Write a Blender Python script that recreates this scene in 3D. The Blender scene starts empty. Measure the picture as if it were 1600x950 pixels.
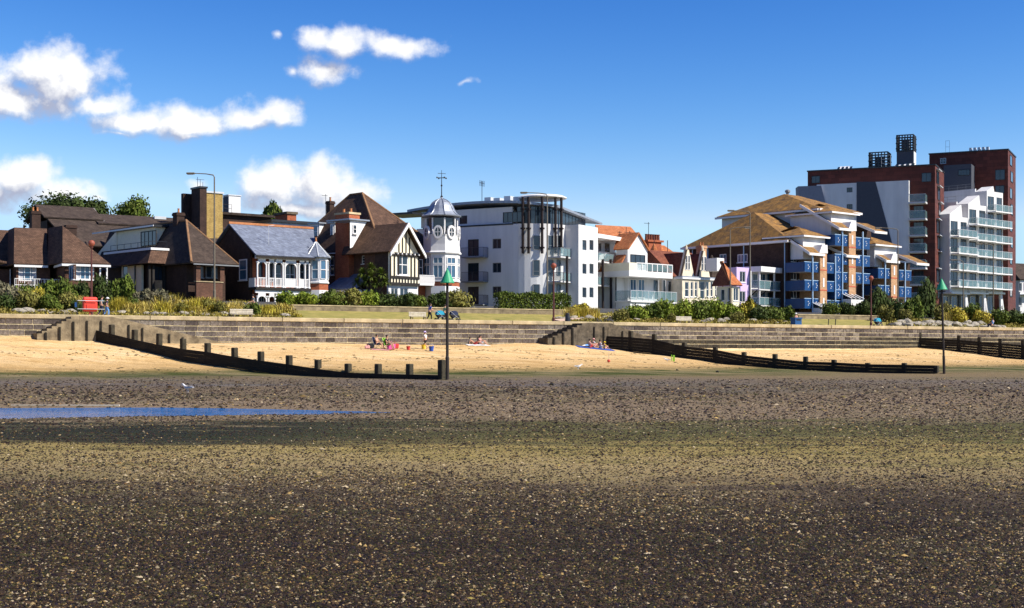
import bpy, math, random
import numpy as np
from math import radians, sin, cos, pi, sqrt

# ------------------------------------------------------------------ camera, sky, sun, exposure
scene = bpy.context.scene
COL = scene.collection
FP = 2222.0            # focal length in pixels of a 1600 px wide picture
HOR = 553.0            # row of the horizon
EYE = 1.7              # eye height above the tidal flat
cam_d = bpy.data.cameras.new('camera'); cam = bpy.data.objects.new('camera', cam_d); COL.objects.link(cam)
cam.location = (0, 0, EYE); cam.rotation_euler = (radians(90), 0, 0)
cam_d.sensor_width = 36; cam_d.lens = 36 * FP / 1600
cam_d.shift_y = (HOR - 475) / 1600
cam_d.clip_start = 0.1; cam_d.clip_end = 6000
scene.camera = cam
SUN_AZ = (0.95, -0.312)      # horizontal direction towards the sun: right and a little behind the camera
SUN_EL = radians(43)
sd_ = bpy.data.lights.new('sun', 'SUN'); sun = bpy.data.objects.new('sun', sd_); COL.objects.link(sun)
sd_.energy = 5.0; sd_.angle = radians(0.5); sd_.color = (1, .93, .82)
from mathutils import Vector
_sv = Vector((SUN_AZ[0]*cos(SUN_EL), SUN_AZ[1]*cos(SUN_EL), sin(SUN_EL)))
sun.rotation_euler = _sv.to_track_quat('Z', 'Y').to_euler(); sun.location = (60, 0, 60)
world = bpy.data.worlds.new('World'); scene.world = world; world.use_nodes = True
scene.view_settings.view_transform = 'Standard'; scene.view_settings.look = 'None'
scene.view_settings.exposure = 0.7; scene.view_settings.gamma = 1

def build_sky():
    nt = world.node_tree; nt.nodes.clear(); N = nt.nodes; L = nt.links
    sky = N.new('ShaderNodeTexSky'); sky.sky_type = 'NISHITA'; sky.sun_disc = False
    sky.sun_elevation = SUN_EL; sky.sun_rotation = math.atan2(SUN_AZ[0], SUN_AZ[1])
    sky.air_density = 1.0; sky.dust_density = 0.0; sky.ozone_density = 1.3
    # polarised look: each channel of the daylight sky deepened by a power
    sr = N.new('ShaderNodeSeparateColor'); L.new(sky.outputs[0], sr.inputs[0]); hs = N.new('ShaderNodeCombineColor')
    for ch, (ref, tgt, pw) in enumerate(((.515, .42, 3.0), (.716, .68, 2.05), (.831, .97, 1.4))):
        a = N.new('ShaderNodeMath'); a.operation = 'MULTIPLY'; a.inputs[1].default_value = .129/ref; L.new(sr.outputs[ch], a.inputs[0])
        p = N.new('ShaderNodeMath'); p.operation = 'POWER'; p.inputs[1].default_value = pw; c_ = N.new('ShaderNodeMath'); c_.operation = 'MINIMUM'; c_.inputs[1].default_value = 1.06; L.new(a.outputs[0], c_.inputs[0]); L.new(c_.outputs[0], p.inputs[0])
        q = N.new('ShaderNodeMath'); q.operation = 'MULTIPLY'; q.inputs[1].default_value = tgt/.129; L.new(p.outputs[0], q.inputs[0]); L.new(q.outputs[0], hs.inputs[ch])
    bg = N.new('ShaderNodeBackground'); bg.inputs['Strength'].default_value = .085; L.new(hs.outputs[0], bg.inputs['Color'])
    # cumulus in the sky, laid out by direction
    g = bpy.data.node_groups.new('cloud_density', 'ShaderNodeTree')
    g.interface.new_socket('UV', in_out='INPUT', socket_type='NodeSocketVector')
    g.interface.new_socket('D', in_out='OUTPUT', socket_type='NodeSocketFloat')
    gi = g.nodes.new('NodeGroupInput'); go = g.nodes.new('NodeGroupOutput'); gl = g.links
    def m(op, a, b=None, c=None, tree=g, clamp=False):
        n = tree.nodes.new('ShaderNodeMath'); n.operation = op; n.use_clamp = clamp
        for i, v in enumerate((a, b, c)):
            if v is None: continue
            if isinstance(v, (int, float)): n.inputs[i].default_value = v
            else: tree.links.new(v, n.inputs[i])
        return n.outputs[0]
    nz0 = g.nodes.new('ShaderNodeTexNoise'); nz0.inputs['Scale'].default_value = 22; nz0.inputs['Detail'].default_value = 3
    gl.new(gi.outputs[0], nz0.inputs['Vector'])
    wv = g.nodes.new('ShaderNodeVectorMath'); wv.operation = 'MULTIPLY_ADD'
    gl.new(nz0.outputs['Color'], wv.inputs[0]); wv.inputs[1].default_value = (.034, .026, 0); gl.new(gi.outputs[0], wv.inputs[2])
    wo = g.nodes.new('ShaderNodeVectorMath'); wo.operation = 'SUBTRACT'; gl.new(wv.outputs[0], wo.inputs[0]); wo.inputs[1].default_value = (.017, .013, 0)
    E = [(90,138,100,46),(50,112,88,50),(125,122,72,52),(15,150,70,38),(75,160,75,32),(160,165,60,22),(215,188,90,26),(300,186,95,30),(400,178,72,30),(180,207,75,12),(300,208,90,11),
         (25,272,80,36),(95,300,75,24),(-20,300,60,30),(150,312,30,12),(425,288,58,46),(500,288,82,44),(565,298,46,34),(470,322,110,18),
         (612,68,76,26),(540,72,52,24),(486,66,36,22),(505,104,62,27),(450,111,36,16),(438,66,16,14),(725,128,34,14),(310,284,34,14)]
    acc = None
    for (cx, cy, rx, ry) in E:
        s = g.nodes.new('ShaderNodeVectorMath'); s.operation = 'SUBTRACT'; gl.new(wo.outputs[0], s.inputs[0])
        s.inputs[1].default_value = ((cx-800)/FP, (HOR-cy)/FP, 0)
        d = g.nodes.new('ShaderNodeVectorMath'); d.operation = 'DIVIDE'; gl.new(s.outputs[0], d.inputs[0]); d.inputs[1].default_value = (rx/FP, ry/FP, 1)
        l = g.nodes.new('ShaderNodeVectorMath'); l.operation = 'LENGTH'; gl.new(d.outputs[0], l.inputs[0])
        v = m('SUBTRACT', 1.0, l.outputs['Value'])
        if ry < 17: v = m('SUBTRACT', v, .5)
        elif cy < 130 and cx > 430: v = m('SUBTRACT', v, .06)
        acc = v if acc is None else m('SMOOTH_MAX', acc, v, .25)
    nz = g.nodes.new('ShaderNodeTexNoise'); nz.inputs['Scale'].default_value = 36; nz.inputs['Detail'].default_value = 10; nz.inputs['Roughness'].default_value = .58
    gl.new(gi.outputs[0], nz.inputs['Vector'])
    n5 = m('SUBTRACT', nz.outputs[0], .5)
    dd = m('MULTIPLY_ADD', n5, 2.1, acc)
    gl.new(dd, go.inputs[0])
    tc = N.new('ShaderNodeTexCoord'); sp = N.new('ShaderNodeSeparateXYZ'); L.new(tc.outputs['Generated'], sp.inputs[0])
    ya = m('MAXIMUM', m('ABSOLUTE', sp.outputs[1], tree=nt), .02, tree=nt)
    cb = N.new('ShaderNodeCombineXYZ')
    L.new(m('DIVIDE', sp.outputs[0], ya, tree=nt), cb.inputs[0]); L.new(m('DIVIDE', sp.outputs[2], ya, tree=nt), cb.inputs[1])
    def dens(off):
        a = N.new('ShaderNodeVectorMath'); a.operation = 'ADD'; L.new(cb.outputs[0], a.inputs[0]); a.inputs[1].default_value = off
        k = N.new('ShaderNodeGroup'); k.node_tree = g; L.new(a.outputs[0], k.inputs[0]); return k.outputs[0]
    d0 = dens((0, 0, 0)); d1 = dens((.008, .014, 0))
    al = N.new('ShaderNodeMapRange'); al.interpolation_type = 'SMOOTHSTEP'
    al.inputs[1].default_value = -.12; al.inputs[2].default_value = .72; L.new(d0, al.inputs[0])
    lit = m('MULTIPLY_ADD', m('SUBTRACT', d0, d1, tree=nt), 1.5, .50, tree=nt, clamp=True)
    cr = N.new('ShaderNodeMix'); cr.data_type = 'RGBA'
    cr.inputs[6].default_value = (.40, .43, .56, 1); cr.inputs[7].default_value = (1.0, .99, .98, 1); L.new(lit, cr.inputs[0])
    bc = N.new('ShaderNodeBackground'); L.new(cr.outputs[2], bc.inputs['Color']); bc.inputs['Strength'].default_value = .68
    mx = N.new('ShaderNodeMixShader'); L.new(m('MULTIPLY', al.outputs[0], .96, tree=nt), mx.inputs[0]); L.new(bg.outputs[0], mx.inputs[1]); L.new(bc.outputs[0], mx.inputs[2])
    out = N.new('ShaderNodeOutputWorld'); L.new(mx.outputs[0], out.inputs[0])
build_sky()

# ------------------------------------------------------------------ materials
MATS = {}
def mat(name, col, rough=.8, var=.18, scale=3.0, bump=0.0, bscale=None, spec=.3, metal=0, alpha=None, col2=None, isl=0.0, stretch=None, trans=0):
    if name in MATS: return MATS[name]
    m = bpy.data.materials.new(name); m.use_nodes = True; nt = m.node_tree; N = nt.nodes; L = nt.links
    p = N['Principled BSDF']; p.inputs['Roughness'].default_value = rough; p.inputs['Metallic'].default_value = metal
    p.inputs['Specular IOR Level'].default_value = spec
    tc = N.new('ShaderNodeTexCoord'); mp = N.new('ShaderNodeMapping'); L.new(tc.outputs['Object'], mp.inputs[0])
    if stretch: mp.inputs['Scale'].default_value = stretch
    nz = N.new('ShaderNodeTexNoise'); nz.inputs['Scale'].default_value = scale; nz.inputs['Detail'].default_value = 6; nz.inputs['Roughness'].default_value = .65
    L.new(mp.outputs[0], nz.inputs['Vector'])
    mr = N.new('ShaderNodeMapRange'); mr.inputs[1].default_value = .32; mr.inputs[2].default_value = .68; L.new(nz.outputs[0], mr.inputs[0])
    mx = N.new('ShaderNodeMix'); mx.data_type = 'RGBA'; L.new(mr.outputs[0], mx.inputs[0])
    c2 = col2 or tuple(min(1, c*(1+var)) for c in col); c1 = col if col2 else tuple(c*(1-var) for c in col)
    mx.inputs[6].default_value = (*c1, 1); mx.inputs[7].default_value = (*c2, 1); o = mx.outputs[2]
    if isl:
        ge = N.new('ShaderNodeNewGeometry'); oi = N.new('ShaderNodeObjectInfo')
        ad = N.new('ShaderNodeMath'); ad.operation = 'ADD'; L.new(ge.outputs['Random Per Island'], ad.inputs[0]); L.new(oi.outputs['Random'], ad.inputs[1])
        fr = N.new('ShaderNodeMath'); fr.operation = 'FRACT'; L.new(ad.outputs[0], fr.inputs[0])
        hv = N.new('ShaderNodeHueSaturation'); L.new(o, hv.inputs['Color'])
        vr = N.new('ShaderNodeMapRange'); vr.inputs[3].default_value = 1-isl; vr.inputs[4].default_value = 1+isl; L.new(fr.outputs[0], vr.inputs[0]); L.new(vr.outputs[0], hv.inputs['Value'])
        hr = N.new('ShaderNodeMapRange'); hr.inputs[3].default_value = .5-.03*isl; hr.inputs[4].default_value = .5+.03*isl; L.new(fr.outputs[0], hr.inputs[0]); L.new(hr.outputs[0], hv.inputs['Hue'])
        o = hv.outputs[0]
    L.new(o, p.inputs['Base Color'])
    if bump:
        b = N.new('ShaderNodeBump'); b.inputs['Strength'].default_value = bump; b.inputs['Distance'].default_value = .08
        n2 = N.new('ShaderNodeTexNoise'); n2.inputs['Scale'].default_value = bscale or scale*4; n2.inputs['Detail'].default_value = 4; L.new(mp.outputs[0], n2.inputs['Vector'])
        L.new(n2.outputs[0], b.inputs['Height']); L.new(b.outputs[0], p.inputs['Normal'])
    if alpha is not None: p.inputs['Alpha'].default_value = alpha
    if trans: p.inputs['Transmission Weight'].default_value = trans
    MATS[name] = m; return m
def coursed(name, col, col2, mortar, w, h, rough=.9, bump=.3, joint=.012, axes='xz'):
    """brickwork or tiling: fine courses that follow the surface"""
    m = mat(name, col, rough, .2, 1.2, 0, col2=col2); nt = m.node_tree; N = nt.nodes; L = nt.links; p = N['Principled BSDF']
    tc = N.new('ShaderNodeTexCoord'); sp = N.new('ShaderNodeSeparateXYZ'); L.new(tc.outputs['Object'], sp.inputs[0])
    ad = N.new('ShaderNodeMath'); ad.operation = 'ADD'; L.new(sp.outputs[0], ad.inputs[0]); L.new(sp.outputs[1], ad.inputs[1])
    cb = N.new('ShaderNodeCombineXYZ'); L.new(ad.outputs[0], cb.inputs[0]); L.new(sp.outputs[2], cb.inputs[1])
    bt = N.new('ShaderNodeTexBrick'); bt.inputs['Scale'].default_value = 1; bt.inputs['Brick Width'].default_value = w; bt.inputs['Row Height'].default_value = h
    bt.inputs['Mortar Size'].default_value = joint; bt.inputs['Color1'].default_value = (.7, .7, .7, 1); bt.inputs['Color2'].default_value = (1.2, 1.2, 1.2, 1)
    bt.inputs['Mortar'].default_value = (*mortar, 1); bt.inputs['Bias'].default_value = 0; L.new(cb.outputs[0], bt.inputs['Vector'])
    old = p.inputs['Base Color'].links[0].from_socket
    mu = N.new('ShaderNodeMix'); mu.data_type = 'RGBA'; mu.blend_type = 'MULTIPLY'; mu.inputs[0].default_value = 1; L.new(old, mu.inputs[6]); L.new(bt.outputs['Color'], mu.inputs[7])
    L.new(mu.outputs[2], p.inputs['Base Color'])
    b = N.new('ShaderNodeBump'); b.inputs['Strength'].default_value = bump; b.inputs['Distance'].default_value = .03; b.invert = True
    L.new(bt.outputs['Fac'], b.inputs['Height']); L.new(b.outputs[0], p.inputs['Normal'])
    return m
mat('white', (.64, .64, .63), .6, .05, .8); mat('render_white', (.56, .56, .56), .85, .1, .5, .1, 20, col2=(.68, .68, .67), stretch=(1.6, 1.6, .25))
mat('white_paint', (.70, .69, .68), .5, .03); mat('cream', (.72, .66, .50), .8, .06); mat('lilac', (.52, .40, .66), .8, .05)
mat('stone_cream', (.62, .55, .42), .9, .15, 1.5, .2); mat('dark', (.012, .012, .014), .6, .2); mat('black_metal', (.015, .016, .02), .4, .2, spec=.5)
mat('grey_metal', (.18, .19, .2), .45, .1, spec=.5); mat('pale_metal', (.5, .52, .54), .4, .08, spec=.5); mat('lead', (.26, .29, .34), .42, .18, 2.5, spec=.6, metal=.3)
mat('glass', (.02, .032, .045), .06, .3, .5, spec=.7); mat('glass_blue', (.05, .12, .2), .08, .3, .5, spec=.7)
mat('glass_teal', (.18, .30, .32), .08, .15, .5, spec=.6, alpha=.38); mat('curtain', (.5, .5, .52), .9, .2, 6)
coursed('brick_brown', (.085, .042, .028), (.14, .068, .044), (.75, .75, .75), .22, .075)
coursed('brick_red', (.30, .085, .04), (.40, .13, .06), (.9, .85, .8), .22, .075)
coursed('brick_orange', (.42, .24, .125), (.52, .32, .18), (.9, .85, .8), .22, .075)
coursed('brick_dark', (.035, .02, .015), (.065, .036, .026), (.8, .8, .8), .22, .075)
coursed('brick_ochre', (.33, .22, .07), (.42, .29, .10), (.85, .85, .8), .22, .075)
coursed('clad_red', (.085, .022, .015), (.115, .03, .02), (.55, .5, .5), 1.2, .6, .7, .15, .02)
coursed('tile_brown', (.08, .045, .03), (.15, .085, .055), (.45, .42, .4), .20, .16, .95, .8, .02)
coursed('tile_dark', (.045, .031, .025), (.09, .065, .05), (.45, .42, .4), .20, .16, .95, .8, .02)
coursed('tile_orange', (.42, .13, .045), (.55, .22, .09), (.55, .5, .5), .20, .16, .95, .8, .02)
coursed('tile_red', (.17, .055, .035), (.26, .09, .05), (.55, .5, .5), .20, .16, .95, .8, .02)
coursed('tile_lichen', (.13, .082, .045), (.42, .22, .05), (.55, .5, .5), .22, .17, .95, .8, .02)
coursed('slate', (.13, .15, .20), (.20, .23, .29), (.6, .6, .65), .28, .18, .55, .5, .015)
mat('ridge_tile', (.42, .17, .07), .9, .25, 3); mat('ridge_brown', (.22, .12, .06), .9, .25, 3)
mat('timber_black', (.02, .017, .015), .8, .3); mat('blue_panel', (.003, .045, .155), .45, .15, 2, spec=.4); mat('pale_blue', (.35, .5, .66), .5, .1)
mat('concrete', (.10, .078, .05), .95, .35, 1.1, .5, 9, col2=(.31, .245, .15)); mat('concrete_dark', (.04, .033, .023), .95, .5, 1.6, .5, 9, col2=(.17, .135, .09)); mat('coping', (.40, .32, .19), .95, .35, .8, .4, 9)
mat('brown_steel', (.018, .010, .009), .55, .2); mat('rust_red', (.45, .10, .05), .6, .2); mat('slab', (.5, .5, .5), .8, .08)
mat('grey_clad', (.055, .062, .08), .7, .08); mat('grey_clad2', (.20, .21, .25), .7, .08)

# ------------------------------------------------------------------ small geometry helpers
def newobj(name, verts, faces, material, parent=None, smooth=False, solid=0):
    me = bpy.data.meshes.new(name); me.from_pydata([tuple(v) for v in verts], [], faces); me.update()
    if material: me.materials.append(MATS[material] if isinstance(material, str) else material)
    if smooth: me.shade_smooth()
    o = bpy.data.objects.new(name, me); COL.objects.link(o)
    if parent: o.parent = parent
    if solid:
        s = o.modifiers.new('Solidify', 'SOLIDIFY'); s.thickness = solid; s.offset = 0
    return o
def tag(o, label=None, cat=None, group=None, kind=None):
    if label: o['label'] = label
    if cat: o['category'] = cat
    if group: o['group'] = group
    if kind: o['kind'] = kind
    return o
def empty(name, loc, rz=0, label=None, cat=None, group=None):
    o = bpy.data.objects.new(name, None); COL.objects.link(o); o.location = loc; o.rotation_euler = (0, 0, rz); o.empty_display_size = .3
    return tag(o, label, cat, group)
BOXF = [(0,3,2,1),(4,5,6,7),(0,1,5,4),(1,2,6,5),(2,3,7,6),(3,0,4,7)]
def boxv(x0, x1, y0, y1, z0, z1): return [(x0,y0,z0),(x1,y0,z0),(x1,y1,z0),(x0,y1,z0),(x0,y0,z1),(x1,y0,z1),(x1,y1,z1),(x0,y1,z1)]
class MB:
    """collects shapes that form one part"""
    def __init__(s): s.v = []; s.f = []
    def add(s, v, f):
        n = len(s.v); s.v += [tuple(p) for p in v]; s.f += [tuple(i+n for i in q) for q in f]; return s
    def box(s, x0, x1, y0, y1, z0, z1): return s.add(boxv(min(x0,x1), max(x0,x1), min(y0,y1), max(y0,y1), min(z0,z1), max(z0,z1)), BOXF)
    def tube(s, pts, r, n=8, cap=True):
        pts = [Vector(p) for p in pts]; rs = r if isinstance(r, (list, tuple)) else [r]*len(pts); base = len(s.v)
        for i, p in enumerate(pts):
            d = (pts[min(i+1, len(pts)-1)] - pts[max(i-1, 0)]).normalized()
            a = d.orthogonal().normalized() if abs(d.z) > .9 else d.cross(Vector((0,0,1))).normalized()
            b = d.cross(a)
            for k in range(n):
                w = 2*pi*k/n; s.v.append(tuple(p + (a*cos(w)+b*sin(w))*rs[i]))
        for i in range(len(pts)-1):
            for k in range(n):
                s.f.append((base+i*n+k, base+i*n+(k+1)%n, base+(i+1)*n+(k+1)%n, base+(i+1)*n+k))
        if cap: s.f.append(tuple(base+k for k in range(n))[::-1]); s.f.append(tuple(base+(len(pts)-1)*n+k for k in range(n)))
        return s
    def lathe(s, prof, c=(0,0,0), n=16, rot=0, sy=1):
        base = len(s.v)
        for r, z in prof:
            for k in range(n):
                w = 2*pi*k/n+rot; s.v.append((c[0]+r*cos(w), c[1]+r*sin(w)*sy, c[2]+z))
        for i in range(len(prof)-1):
            for k in range(n):
                s.f.append((base+i*n+k, base+i*n+(k+1)%n, base+(i+1)*n+(k+1)%n, base+(i+1)*n+k))
        s.f.append(tuple(base+k for k in range(n))[::-1]); s.f.append(tuple(base+(len(prof)-1)*n+k for k in range(n)))
        return s
    def build(s, name, material, parent=None, smooth=False, solid=0): return newobj(name, s.v, s.f, material, parent, smooth, solid)

# ------------------------------------------------------------------ the sea-front frame: t along the sea wall, q inland
TA = math.atan(0.59); CA, SA = cos(TA), sin(TA); WY = 140.0
def W(t, q, z=0.0): return (t*CA - q*SA, WY + t*SA + q*CA, z)
def on_q(x, q):                       # where the sight line through column x crosses the line q
    m = (x-800)/FP; lam = (q + WY*CA) / (CA - m*SA)
    return -WY*SA + lam*(m*CA + SA), lam
def tz(x, y, q):
    t, lam = on_q(x, q); return t, EYE + lam*(HOR-y)/FP
class Fr:
    """frame of a building: corner nearest to the camera, a along its front, b into it"""
    def __init__(s, x0, Z0, deg):
        s.X = (x0-800)/FP*Z0; s.Y = Z0; s.th = radians(deg); s.c = cos(s.th); s.s = sin(s.th)
    def pb(s, x, y, b=0.0):
        m = (x-800)/FP; lam = (b - s.X*s.s + s.Y*s.c)/(s.c - m*s.s)
        X, Y = m*lam - s.X, lam - s.Y
        return (X*s.c + Y*s.s, b, EYE + lam*(HOR-y)/FP)
    def pa(s, x, y, a=0.0):
        m = (x-800)/FP; lam = (a + s.X*s.c + s.Y*s.s)/(m*s.c + s.s)
        X, Y = m*lam - s.X, lam - s.Y
        return (a, -X*s.s + Y*s.c, EYE + lam*(HOR-y)/FP)
GZ = 7.2    # street level at the houses
class Bd(Fr):
    def __init__(s, name, label, cat, x0, Z0, deg, group=None, z=GZ):
        Fr.__init__(s, x0, Z0, deg); s.z = z
        s.root = empty(name, (s.X, s.Y, z), s.th, label, cat, group)
    def mesh(s, name, m, v, f, parent=None, smooth=False, solid=0):
        return newobj(name, [(p[0], p[1], p[2]-s.z) for p in v], f, m, parent or s.root, smooth, solid)
    def mb(s, mbo, name, m, parent=None, smooth=False): return s.mesh(name, m, mbo.v, mbo.f, parent, smooth)
    def box(s, name, m, a0, a1, b0, b1, z0, z1, parent=None): return s.mb(MB().box(a0, a1, b0, b1, z0, z1), name, m, parent)
    def skin(s, kind, pl, u0, u1, z0, z1, holes, m, name='wall', depth=.24):
        """a wall face with real openings; kind 'f' front (b = pl) or 'l' left side (a = pl)"""
        P3 = (lambda u, d, z: (u, pl+d, z)) if kind == 'f' else (lambda u, d, z: (pl+d, u, z))
        us = sorted({u0, u1, *[min(max(h[i], u0), u1) for h in holes for i in (0, 1)]}); zs = sorted({z0, z1, *[min(max(h[i], z0), z1) for h in holes for i in (2, 3)]})
        k = MB()
        for i in range(len(us)-1):
            for j in range(len(zs)-1):
                uc, zc = (us[i]+us[i+1])/2, (zs[j]+zs[j+1])/2
                if any(h[0] < uc < h[1] and h[2] < zc < h[3] for h in holes): continue
                k.add([P3(us[i],0,zs[j]), P3(us[i+1],0,zs[j]), P3(us[i+1],0,zs[j+1]), P3(us[i],0,zs[j+1])], [(0,1,2,3)])
        for (a, b, c, d) in [*holes, (u0, u1, z0, z1)]:
            k.add([P3(a,0,c), P3(b,0,c), P3(b,0,d), P3(a,0,d), P3(a,depth,c), P3(b,depth,c), P3(b,depth,d), P3(a,depth,d)], [(0,1,5,4),(1,2,6,5),(2,3,7,6),(3,0,4,7)])
        return s.mb(k, name, m)
    def win(s, kind, pl, h, fm='white_paint', nx=2, nz=1, glass='glass', sill=True, name='window', fw=.07, parent=None, curtain=False):
        P3 = (lambda u, d, z: (u, pl+d, z)) if kind == 'f' else (lambda u, d, z: (pl+d, u, z))
        u0, u1, z0, z1 = h; k = MB()
        def bar(a, b, c, d, d0=.05, d1=.14):
            p, q = P3(a, d0, c), P3(b, d1, d); k.box(p[0], q[0], p[1], q[1], p[2], q[2])
        bar(u0, u0+fw, z0, z1); bar(u1-fw, u1, z0, z1); bar(u0+fw, u1-fw, z0, z0+fw); bar(u0+fw, u1-fw, z1-fw, z1)
        for i in range(1, nx): c = u0+(u1-u0)*i/nx; bar(c-fw*.4, c+fw*.4, z0+fw, z1-fw, .06, .13)
        for i in range(1, nz): c = z0+(z1-z0)*i/nz; bar(u0+fw, u1-fw, c-fw*.35, c+fw*.35, .065, .125)
        if sill: bar(u0-.08, u1+.08, z0-.09, z0-.002, -.08, .14)
        o = s.mb(k, name, fm, parent)
        v = [P3(u0+fw*.5, .1, z0+fw*.5), P3(u1-fw*.5, .1, z0+fw*.5), P3(u1-fw*.5, .1, z1-fw*.5), P3(u0+fw*.5, .1, z1-fw*.5)]
        s.mesh('pane', glass, v, [(0,1,2,3)], o, solid=.012)
        if curtain:
            w = (u1-u0)*.2; kk = MB()
            for a, b in ((u0+fw, u0+fw+w), (u1-fw-w, u1-fw)):
                kk.add([P3(a, .085, z0+fw), P3(b, .085, z0+fw), P3(b, .085, z1-fw), P3(a, .085, z1-fw)], [(0,1,2,3)])
            s.mb(kk, 'curtain', 'curtain', o)
        return o
    def hole(s, kind, pl, r):
        """pixel rectangle -> opening (u0, u1, z0, z1) on a wall plane"""
        x0, y0, x1, y1 = r; xc = (x0+x1)/2
        f = (lambda x, y: s.pb(x, y, pl)) if kind == 'f' else (lambda x, y: s.pa(x, y, pl)); i = 0 if kind == 'f' else 1
        u = sorted((f(x0, y0)[i], f(x1, y0)[i])); return (u[0], u[1], f(xc, y1)[2], f(xc, y0)[2])
    def facade(s, kind, pl, u0, u1, z0, z1, rects, m, depth=.24, **kw):
        """wall face + windows; rects = [(pixel rect, options)]"""
        hs = [(s.hole(kind, pl, r[0]), r[1] if len(r) > 1 else {}) for r in rects]
        s.skin(kind, pl, u0, u1, z0, z1, [h for h, _ in hs], m, depth=depth)
        for h, o in hs: s.win(kind, pl, h, **{**kw, **o})
    def hip(s, name, m, a0, a1, b0, b1, ze, zr, hl=None, hr=None, axis='a', solid=.16, parent=None, ridge=None):
        """hipped (or gabled with hip length 0) roof over a rectangle"""
        if axis == 'a':
            h = (b1-b0)/2; hl = h if hl is None else hl; hr = h if hr is None else hr; c = (b0+b1)/2
            R0, R1 = (a0+hl, c, zr), (a1-hr, c, zr)
            v = [(a0,b0,ze),(a1,b0,ze),(a1,b1,ze),(a0,b1,ze),R0,R1]; f = [(0,1,5,4),(2,3,4,5),(3,0,4),(1,2,5)]
        else:
            h = (a1-a0)/2; hl = h if hl is None else hl; hr = h if hr is None else hr; c = (a0+a1)/2
            R0, R1 = (c, b0+hl, zr), (c, b1-hr, zr)
            v = [(a0,b0,ze),(a1,b0,ze),(a1,b1,ze),(a0,b1,ze),R0,R1]; f = [(3,0,4,5),(1,2,5,4),(0,1,4),(2,3,5)]
        o = s.mesh(name, m, v, f, parent, solid=solid)
        if ridge:
            k = MB(); e = .1
            k.tube([R0[:2]+(zr+.06,), R1[:2]+(zr+.06,)], .13, 6)
            if hl: k.tube([R0[:2]+(zr+.06,), (v[0][0], v[0][1], ze+.08)], .12, 6)
            if hr and axis == 'a': k.tube([R1[:2]+(zr+.06,), (v[1][0], v[1][1], ze+.08)], .12, 6)
            if hl and axis != 'a': k.tube([R0[:2]+(zr+.06,), (v[1][0], v[1][1], ze+.08)], .12, 6)
            if hl and axis == 'a': k.tube([R0[:2]+(zr+.06,), (v[3][0], v[3][1], ze+.08)], .12, 6)
            s.mb(k, 'ridge_tiles', ridge, o)
        return o
    def chimney(s, a, b, z0, z1, w=.9, d=.6, pots=2, m='brick_red', name='chimney'):
        k = MB().box(a-w/2, a+w/2, b-d/2, b+d/2, z0, z1-.35).box(a-w/2-.08, a+w/2+.08, b-d/2-.08, b+d/2+.08, z1-.35, z1-.12).box(a-w/2-.03, a+w/2+.03, b-d/2-.03, b+d/2+.03, z1-.12, z1)
        o = s.mb(k, name, m)
        for i in range(pots):
            p = a-w/2+w*(i+.5)/pots; s.mb(MB().lathe([(.13,0),(.10,.35),(.13,.42),(.13,.48)], (p, b, z1-.01), 8), 'chimney_pot', 'ridge_tile', o)
        return o
    def rail(s, pts, h=1.0, m='black_metal', n=2, post=1.2, r=.022, name='railing', parent=None, infill=None):
        """railing along a polyline of (a, b, z)"""
        k = MB()
        for i in range(len(pts)-1):
            p, q = Vector(pts[i]), Vector(pts[i+1]); L = (q-p).length; c = max(1, int(round(L/post)))
            for j in range(n): zz = h*(1-j/n); k.tube([p+Vector((0,0,zz)), q+Vector((0,0,zz))], r, 5)
            for j in range(c+(i == len(pts)-2)): w = p.lerp(q, j/c); k.tube([w, w+Vector((0,0,h))], r, 5)
            if infill:
                c2 = int(L/infill)
                for j in range(1, c2): w = p.lerp(q, j/c2); k.tube([w, w+Vector((0,0,h))], r*.5, 4)
        return s.mb(k, name, m, parent)

# ------------------------------------------------------------------ beach: tidal flat and sand as one sheet
GROY = (-41.6, 9.4, 56.0); GK = .38        # groyne lines: t = tau + GK*s, s = metres seaward of the wall
def sand_at_wall(tau):
    xs = [-400, -60, -41.75, -41.45, -29, -9, 4, 9.25, 9.55, 37, 55.85, 56.15, 75, 400]
    ys = [3.2, 3.25, 3.1, 2.75, 2.68, 2.62, 2.8, 2.6, 2.2, 2.12, 2.5, 2.0, 2.1, 2.4]
    return np.interp(tau, xs, ys)
def beach_h(t, s, flat=False):
    t = np.asarray(t, float); s = np.asarray(s, float); tau = t - GK*np.clip(s, 0, 60)
    p = np.interp(s, [-1, 0, 8.4, 15, 25, 31, 37, 41], [1.0, 1, .81, .58, .29, .13, .03, 0])
    pb = np.interp(s, [-1, 0, 4.9, 9.6, 14.7, 20.2, 26.5, 30], [1.0, 1, .74, .52, .29, .11, .02, 0])
    w = np.interp(tau, [-41.75, -41.45, -18, 9.25, 9.55, 30, 55.85, 56.15], [1, 0, 0, 1, .3, .5, 1, .5]); p = p*(1-w)+pb*w
    h = sand_at_wall(tau)*p
    X = t*CA + s*SA; Y = WY + t*SA - s*CA
    und = .030*np.sin(X*.17+2)*np.sin(Y*.13+X*.05) + .014*np.sin(X*.31+Y*.23)
    pool = np.exp(-((Y-43)/8)**4)*(X < -1); h = h + und*(1-.7*pool)*np.where(Y < 110, 1, .8) + .05*np.sin(t*.21+s*.5)*np.clip(p*3, 0, 1) + .035*np.sin(t*.83+s*.61)*np.sin(s*.7-t*.4)*np.clip(p*3, 0, 1)
    # shallow trough that holds the tidal pool
    yc = 42.5 + .05*(X+14) + .5*np.sin(X*.45); w = np.interp(X, [-60, -22, -12, -6, -3.8, -2], [6.2, 5.2, 4.0, 2.0, .9, .4])
    h = h - np.interp(X, [-60, -8, -3.5, -2.5], [.26, .26, .15, 0])*np.exp(-((Y-yc)/w)**6)
    return h
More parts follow.
